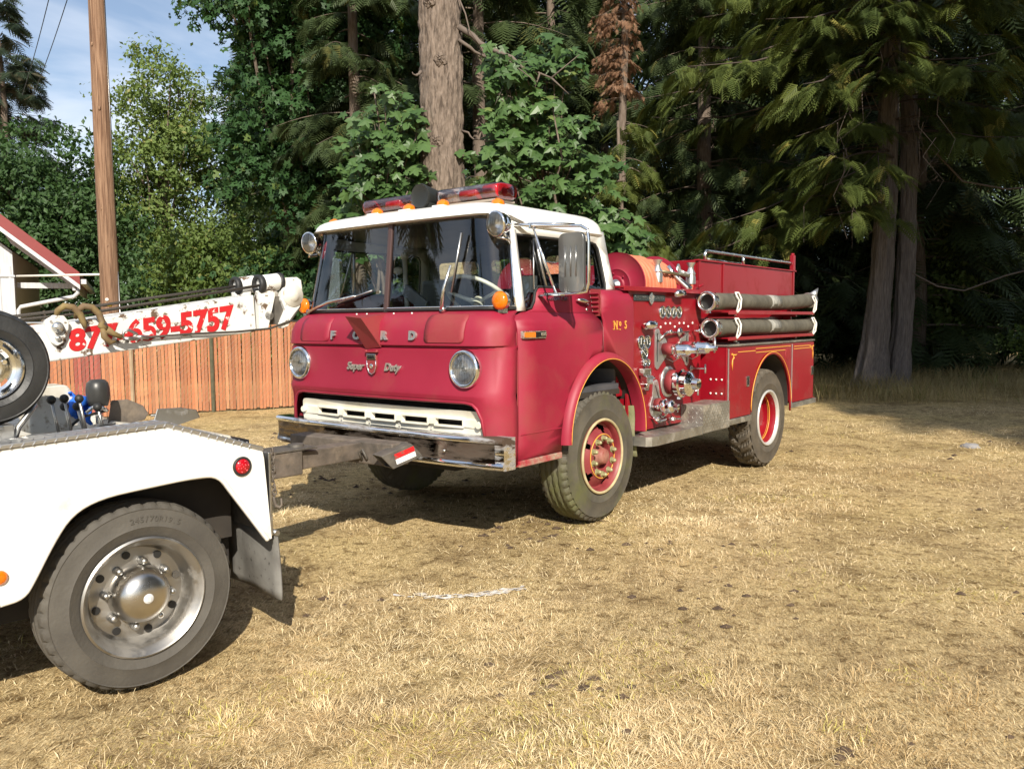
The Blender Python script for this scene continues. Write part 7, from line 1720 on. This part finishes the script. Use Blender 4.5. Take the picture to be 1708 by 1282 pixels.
far_spots = [(-9.8, 33, 15, 'far conifer behind the maple, leftmost in the forest'), (-6.2, 29, 16, 'far conifer behind the maple, nearer the fir trunk'), (-2.6, 26, 17, 'far conifer hidden left of the big fir trunk'), (1.2, 24.5, 17, 'far conifer behind the vine maple'), (5.9, 24.5, 18, 'far conifer above the hose bed'), (8.6, 24.2, 18, 'dark conifer standing behind the twin cedar trunks'), (11.2, 22.8, 18, 'dark conifer right of the twin cedar trunks'), (13.6, 26.5, 18, 'far dark conifer near the right edge'), (16.8, 24.5, 19, 'far dark conifer at the right edge'), (3.4, 30, 18, 'farthest conifer behind the dead brown tree')]
for k, (x, y, h_, lab) in enumerate(far_spots):
    conifer('fir_tree', lab, (x, y, 0), h_, 3.3, 0.5, 100, 1900, 1.05, L_FIR, SPRAY, 300 + k, 0.2, 0.35, group=CON, hang=1.0)
# western red cedar with twin trunks and long drooping branches
CED = thing('cedar_tree', 'big cedar with twin grey trunks and drooping lit branches at right', 'tree', (7.95, 17.9, 0))
def cedar_trunk(name, ox, oy, r, lean, seed, flare, parent):
    aa = np.linspace(0, 2 * PI, 64, endpoint=False); zz = np.concatenate([np.arange(-0.1, 6, 0.10), np.arange(6, 17, 0.5)]); A_, Z_ = np.meshgrid(aa, zz)
    rr = r * (1 - 0.035 * Z_ * 0.8) + flare * np.exp(-np.maximum(Z_, 0) / 0.7) * (1 + 0.35 * np.sin(A_ * 5 + 1) + 0.2 * np.sin(A_ * 9)) + 0.06 * r * np.sin(A_ * 7 + 0.25 * Z_) + 0.06 * (np.abs(vnoise(A_ * 1.2 + 0.1 * np.sin(Z_), Z_ * 0.10, 0.07, seed) - 0.5) * 2 - 0.5)
    X = ox + lean[0] * Z_ + 0.08 * np.sin(Z_ * 0.5) + rr * np.cos(A_); Y = oy + lean[1] * Z_ + rr * np.sin(A_)
    idx = np.arange(A_.size).reshape(A_.shape); nx_ = np.roll(idx, -1, 1); F = np.stack([idx[:-1], nx_[:-1], nx_[1:], idx[1:]], -1).reshape(-1, 4)
    return link(name, np_mesh(name, np.stack([X.ravel(), Y.ravel(), Z_.ravel()], 1), F, smooth=True), BARK_CEDAR, parent)
ct = cedar_trunk('trunk', -0.12, 0.0, 0.235, (0.035, 0.0), 51, 0.19, CED); cedar_trunk('trunk', 0.60, 0.30, 0.19, (0.016, 0.01), 52, 0.10, CED)
rg = np.random.default_rng(61)
bz = np.concatenate([rg.uniform(3.8, 9.4, 34), rg.uniform(4.8, 11.5, 46), rg.uniform(6.0, 15.0, 26)])
ba = np.concatenate([rg.uniform(2.6, 4.1, 34), rg.uniform(4.0, 5.9, 46), rg.uniform(0, 6.28, 26)])
bl = np.concatenate([rg.uniform(2.4, 5.6, 34), rg.uniform(1.6, 4.2, 46), rg.uniform(1.5, 3.6, 26)])
P, R, S, Tn, lines = fronds(rg, bz, ba, bl, 4900, 0.54, 0.44, 0.85, lift=0.12, org=np.stack([0.02 * bz, 0 * bz, 0 * bz], 1), bare=0.2, sub=0.30, tipup=0.55, wob=0.10, jit=0.16, latj=0.30)
o = scatter('crown', CSPRAY[0], CSPRAY[1], P, R, S, Tn, L_CEDAR, CED); o['kind'] = 'stuff'
mb = MB()
for l, L_ in zip(lines, bl): mb.tube([Vector(p) for p in l], list(np.linspace(0.008 * L_ + 0.004, 0.003, 7)), 5, caps=False)
mb.build('branches', mat('dark_branch_bark', (0.07, 0.052, 0.042), 0.9), ct, fix=False)['kind'] = 'stuff'
mb = MB()
for k in range(26):
    p = Vector((rg.uniform(-2.2, 0.6), rg.uniform(-2.2, -0.4), rg.uniform(4.2, 7.0))); mb.tube([p, p + Vector((rg.normal(0, 0.1), 0, -0.35)), p + Vector((rg.normal(0, 0.22), 0, -0.8)), p + Vector((rg.normal(0, 0.3), 0, -rg.uniform(1.0, 1.9)))], [0.010, 0.008, 0.006, 0.003], 5, caps=False)
mb.tube([(0.6, -0.2, 2.45), (1.0, -0.5, 2.15), (1.5, -0.6, 2.05), (2.3, -0.7, 2.35), (2.9, -0.7, 2.5)], 0.018, 6); mb.tube([(0.6, -0.2, 5.4), (1.4, -0.6, 4.3), (2.2, -0.8, 4.1), (3.6, -0.9, 4.2)], 0.02, 6)
mb.build('dead_twigs', TWIG, ct, fix=False)['kind'] = 'stuff'
# undergrowth at the forest edge
broadleaf('bush', 'sunlit yellow-green bush deep in the forest right of the cedar', (12.6, 23.2, 0), [(12.4, 23.2, 2.3, 1.2, 1.0, 1.9)], 80, 60, 0.16, L_YEL, OVAL2, 120, 0.05, spread=0.4, group='undergrowth by the cedars', cat='bush', limbs=6)
broadleaf('bush', 'low green brambles at the right edge behind the meadow grass', (14.0, 20.2, 0), [(14.2, 20.2, 0.9, 2.2, 1.0, 1.0)], 80, 55, 0.14, L_BUSH, OVAL2, 121, 0.04, spread=0.4, group='undergrowth by the cedars', cat='bush', limbs=6)
broadleaf('bush', 'dark shrub behind the rear of the fire engine', (5.6, 19.2, 0), [(5.4, 19.2, 0.9, 1.5, 0.9, 1.0)], 60, 55, 0.14, L_MAPLE_DK, OVAL2, 122, 0.04, spread=0.4, group='undergrowth by the cedars', cat='bush', limbs=6)
broadleaf('bush', 'small maple shrub peeping over the hose reels', (2.2, 14.6, 0), [(2.1, 14.6, 1.35, 0.9, 0.6, 0.75)], 50, 40, 0.17, L_MAPLE_DK, STAR, 123, 0.04, spread=0.3, group='undergrowth by the cedars', cat='bush', limbs=6)
# the far wood closes the view behind the single trees
rg = np.random.default_rng(71); n_ = 9000
P = np.stack([rg.uniform(-10.5, 36, n_), rg.uniform(35, 42, n_), 18.5 * rg.random(n_) ** 0.9], 1)
a_ = rg.uniform(3.3, 6.1, n_); fw = np.stack([np.cos(a_), np.sin(a_), -rg.uniform(0.4, 1.2, n_)], 1); nm = unit(np.array([0, -0.3, 1.0]) + rg.normal(0, 0.35, (n_, 3)))
o = scatter('far_wood', SPRAY[0], SPRAY[1], P, frames(fw, nm), rg.uniform(1.3, 2.4, n_), np.clip(0.5 * rg.random(n_), 0, 0.9), L_FIR); tag(o, 'dark mass of far conifers closing the view behind the clearing', 'wood', kind='stuff')
# tall trees to the right of the clearing, outside the picture: they shade its right side
for k, (x, y, h_, r_) in enumerate([(13.3, 2.6, 26, 4.0), (17.5, 5.5, 27, 4.4), (16.0, -2.5, 28, 4.4), (20.5, 12.0, 26, 4.4), (12.2, -6.5, 27, 3.6)]):
    conifer('fir_tree', 'tall fir beside the clearing beyond the right edge, number %s from the front' % ('one', 'two', 'three', 'four', 'five')[k], (x, y, 0), h_, r_, 2.2, 110, 1350, 1.75, L_FIR, SPRAY, 400 + k, 0.35, 0.3, group='firs right of the clearing', hang=0.8, lenpow=0.55)
# trees across the clearing on the left, outside the picture: they show in the glass and chrome
for k, (x, y, h_) in enumerate([(-21.5, 3.0, 10.5), (-25.0, 8.0, 12.0), (-23.0, -3.5, 11.0), (-27.0, 14.5, 13.0), (-22.0, -10.0, 12.0), (-30.0, 1.0, 14.0)]):
    conifer('fir_tree', 'fir across the clearing beyond the left edge, number %s from the front' % ('one', 'two', 'three', 'four', 'five', 'six')[k], (x, y, 0), h_, 2.6, 0.4, 80, 900, 1.3, L_FIR, SPRAY, 500 + k, 0.25, 0.3, group='firs left of the clearing', hang=0.8)
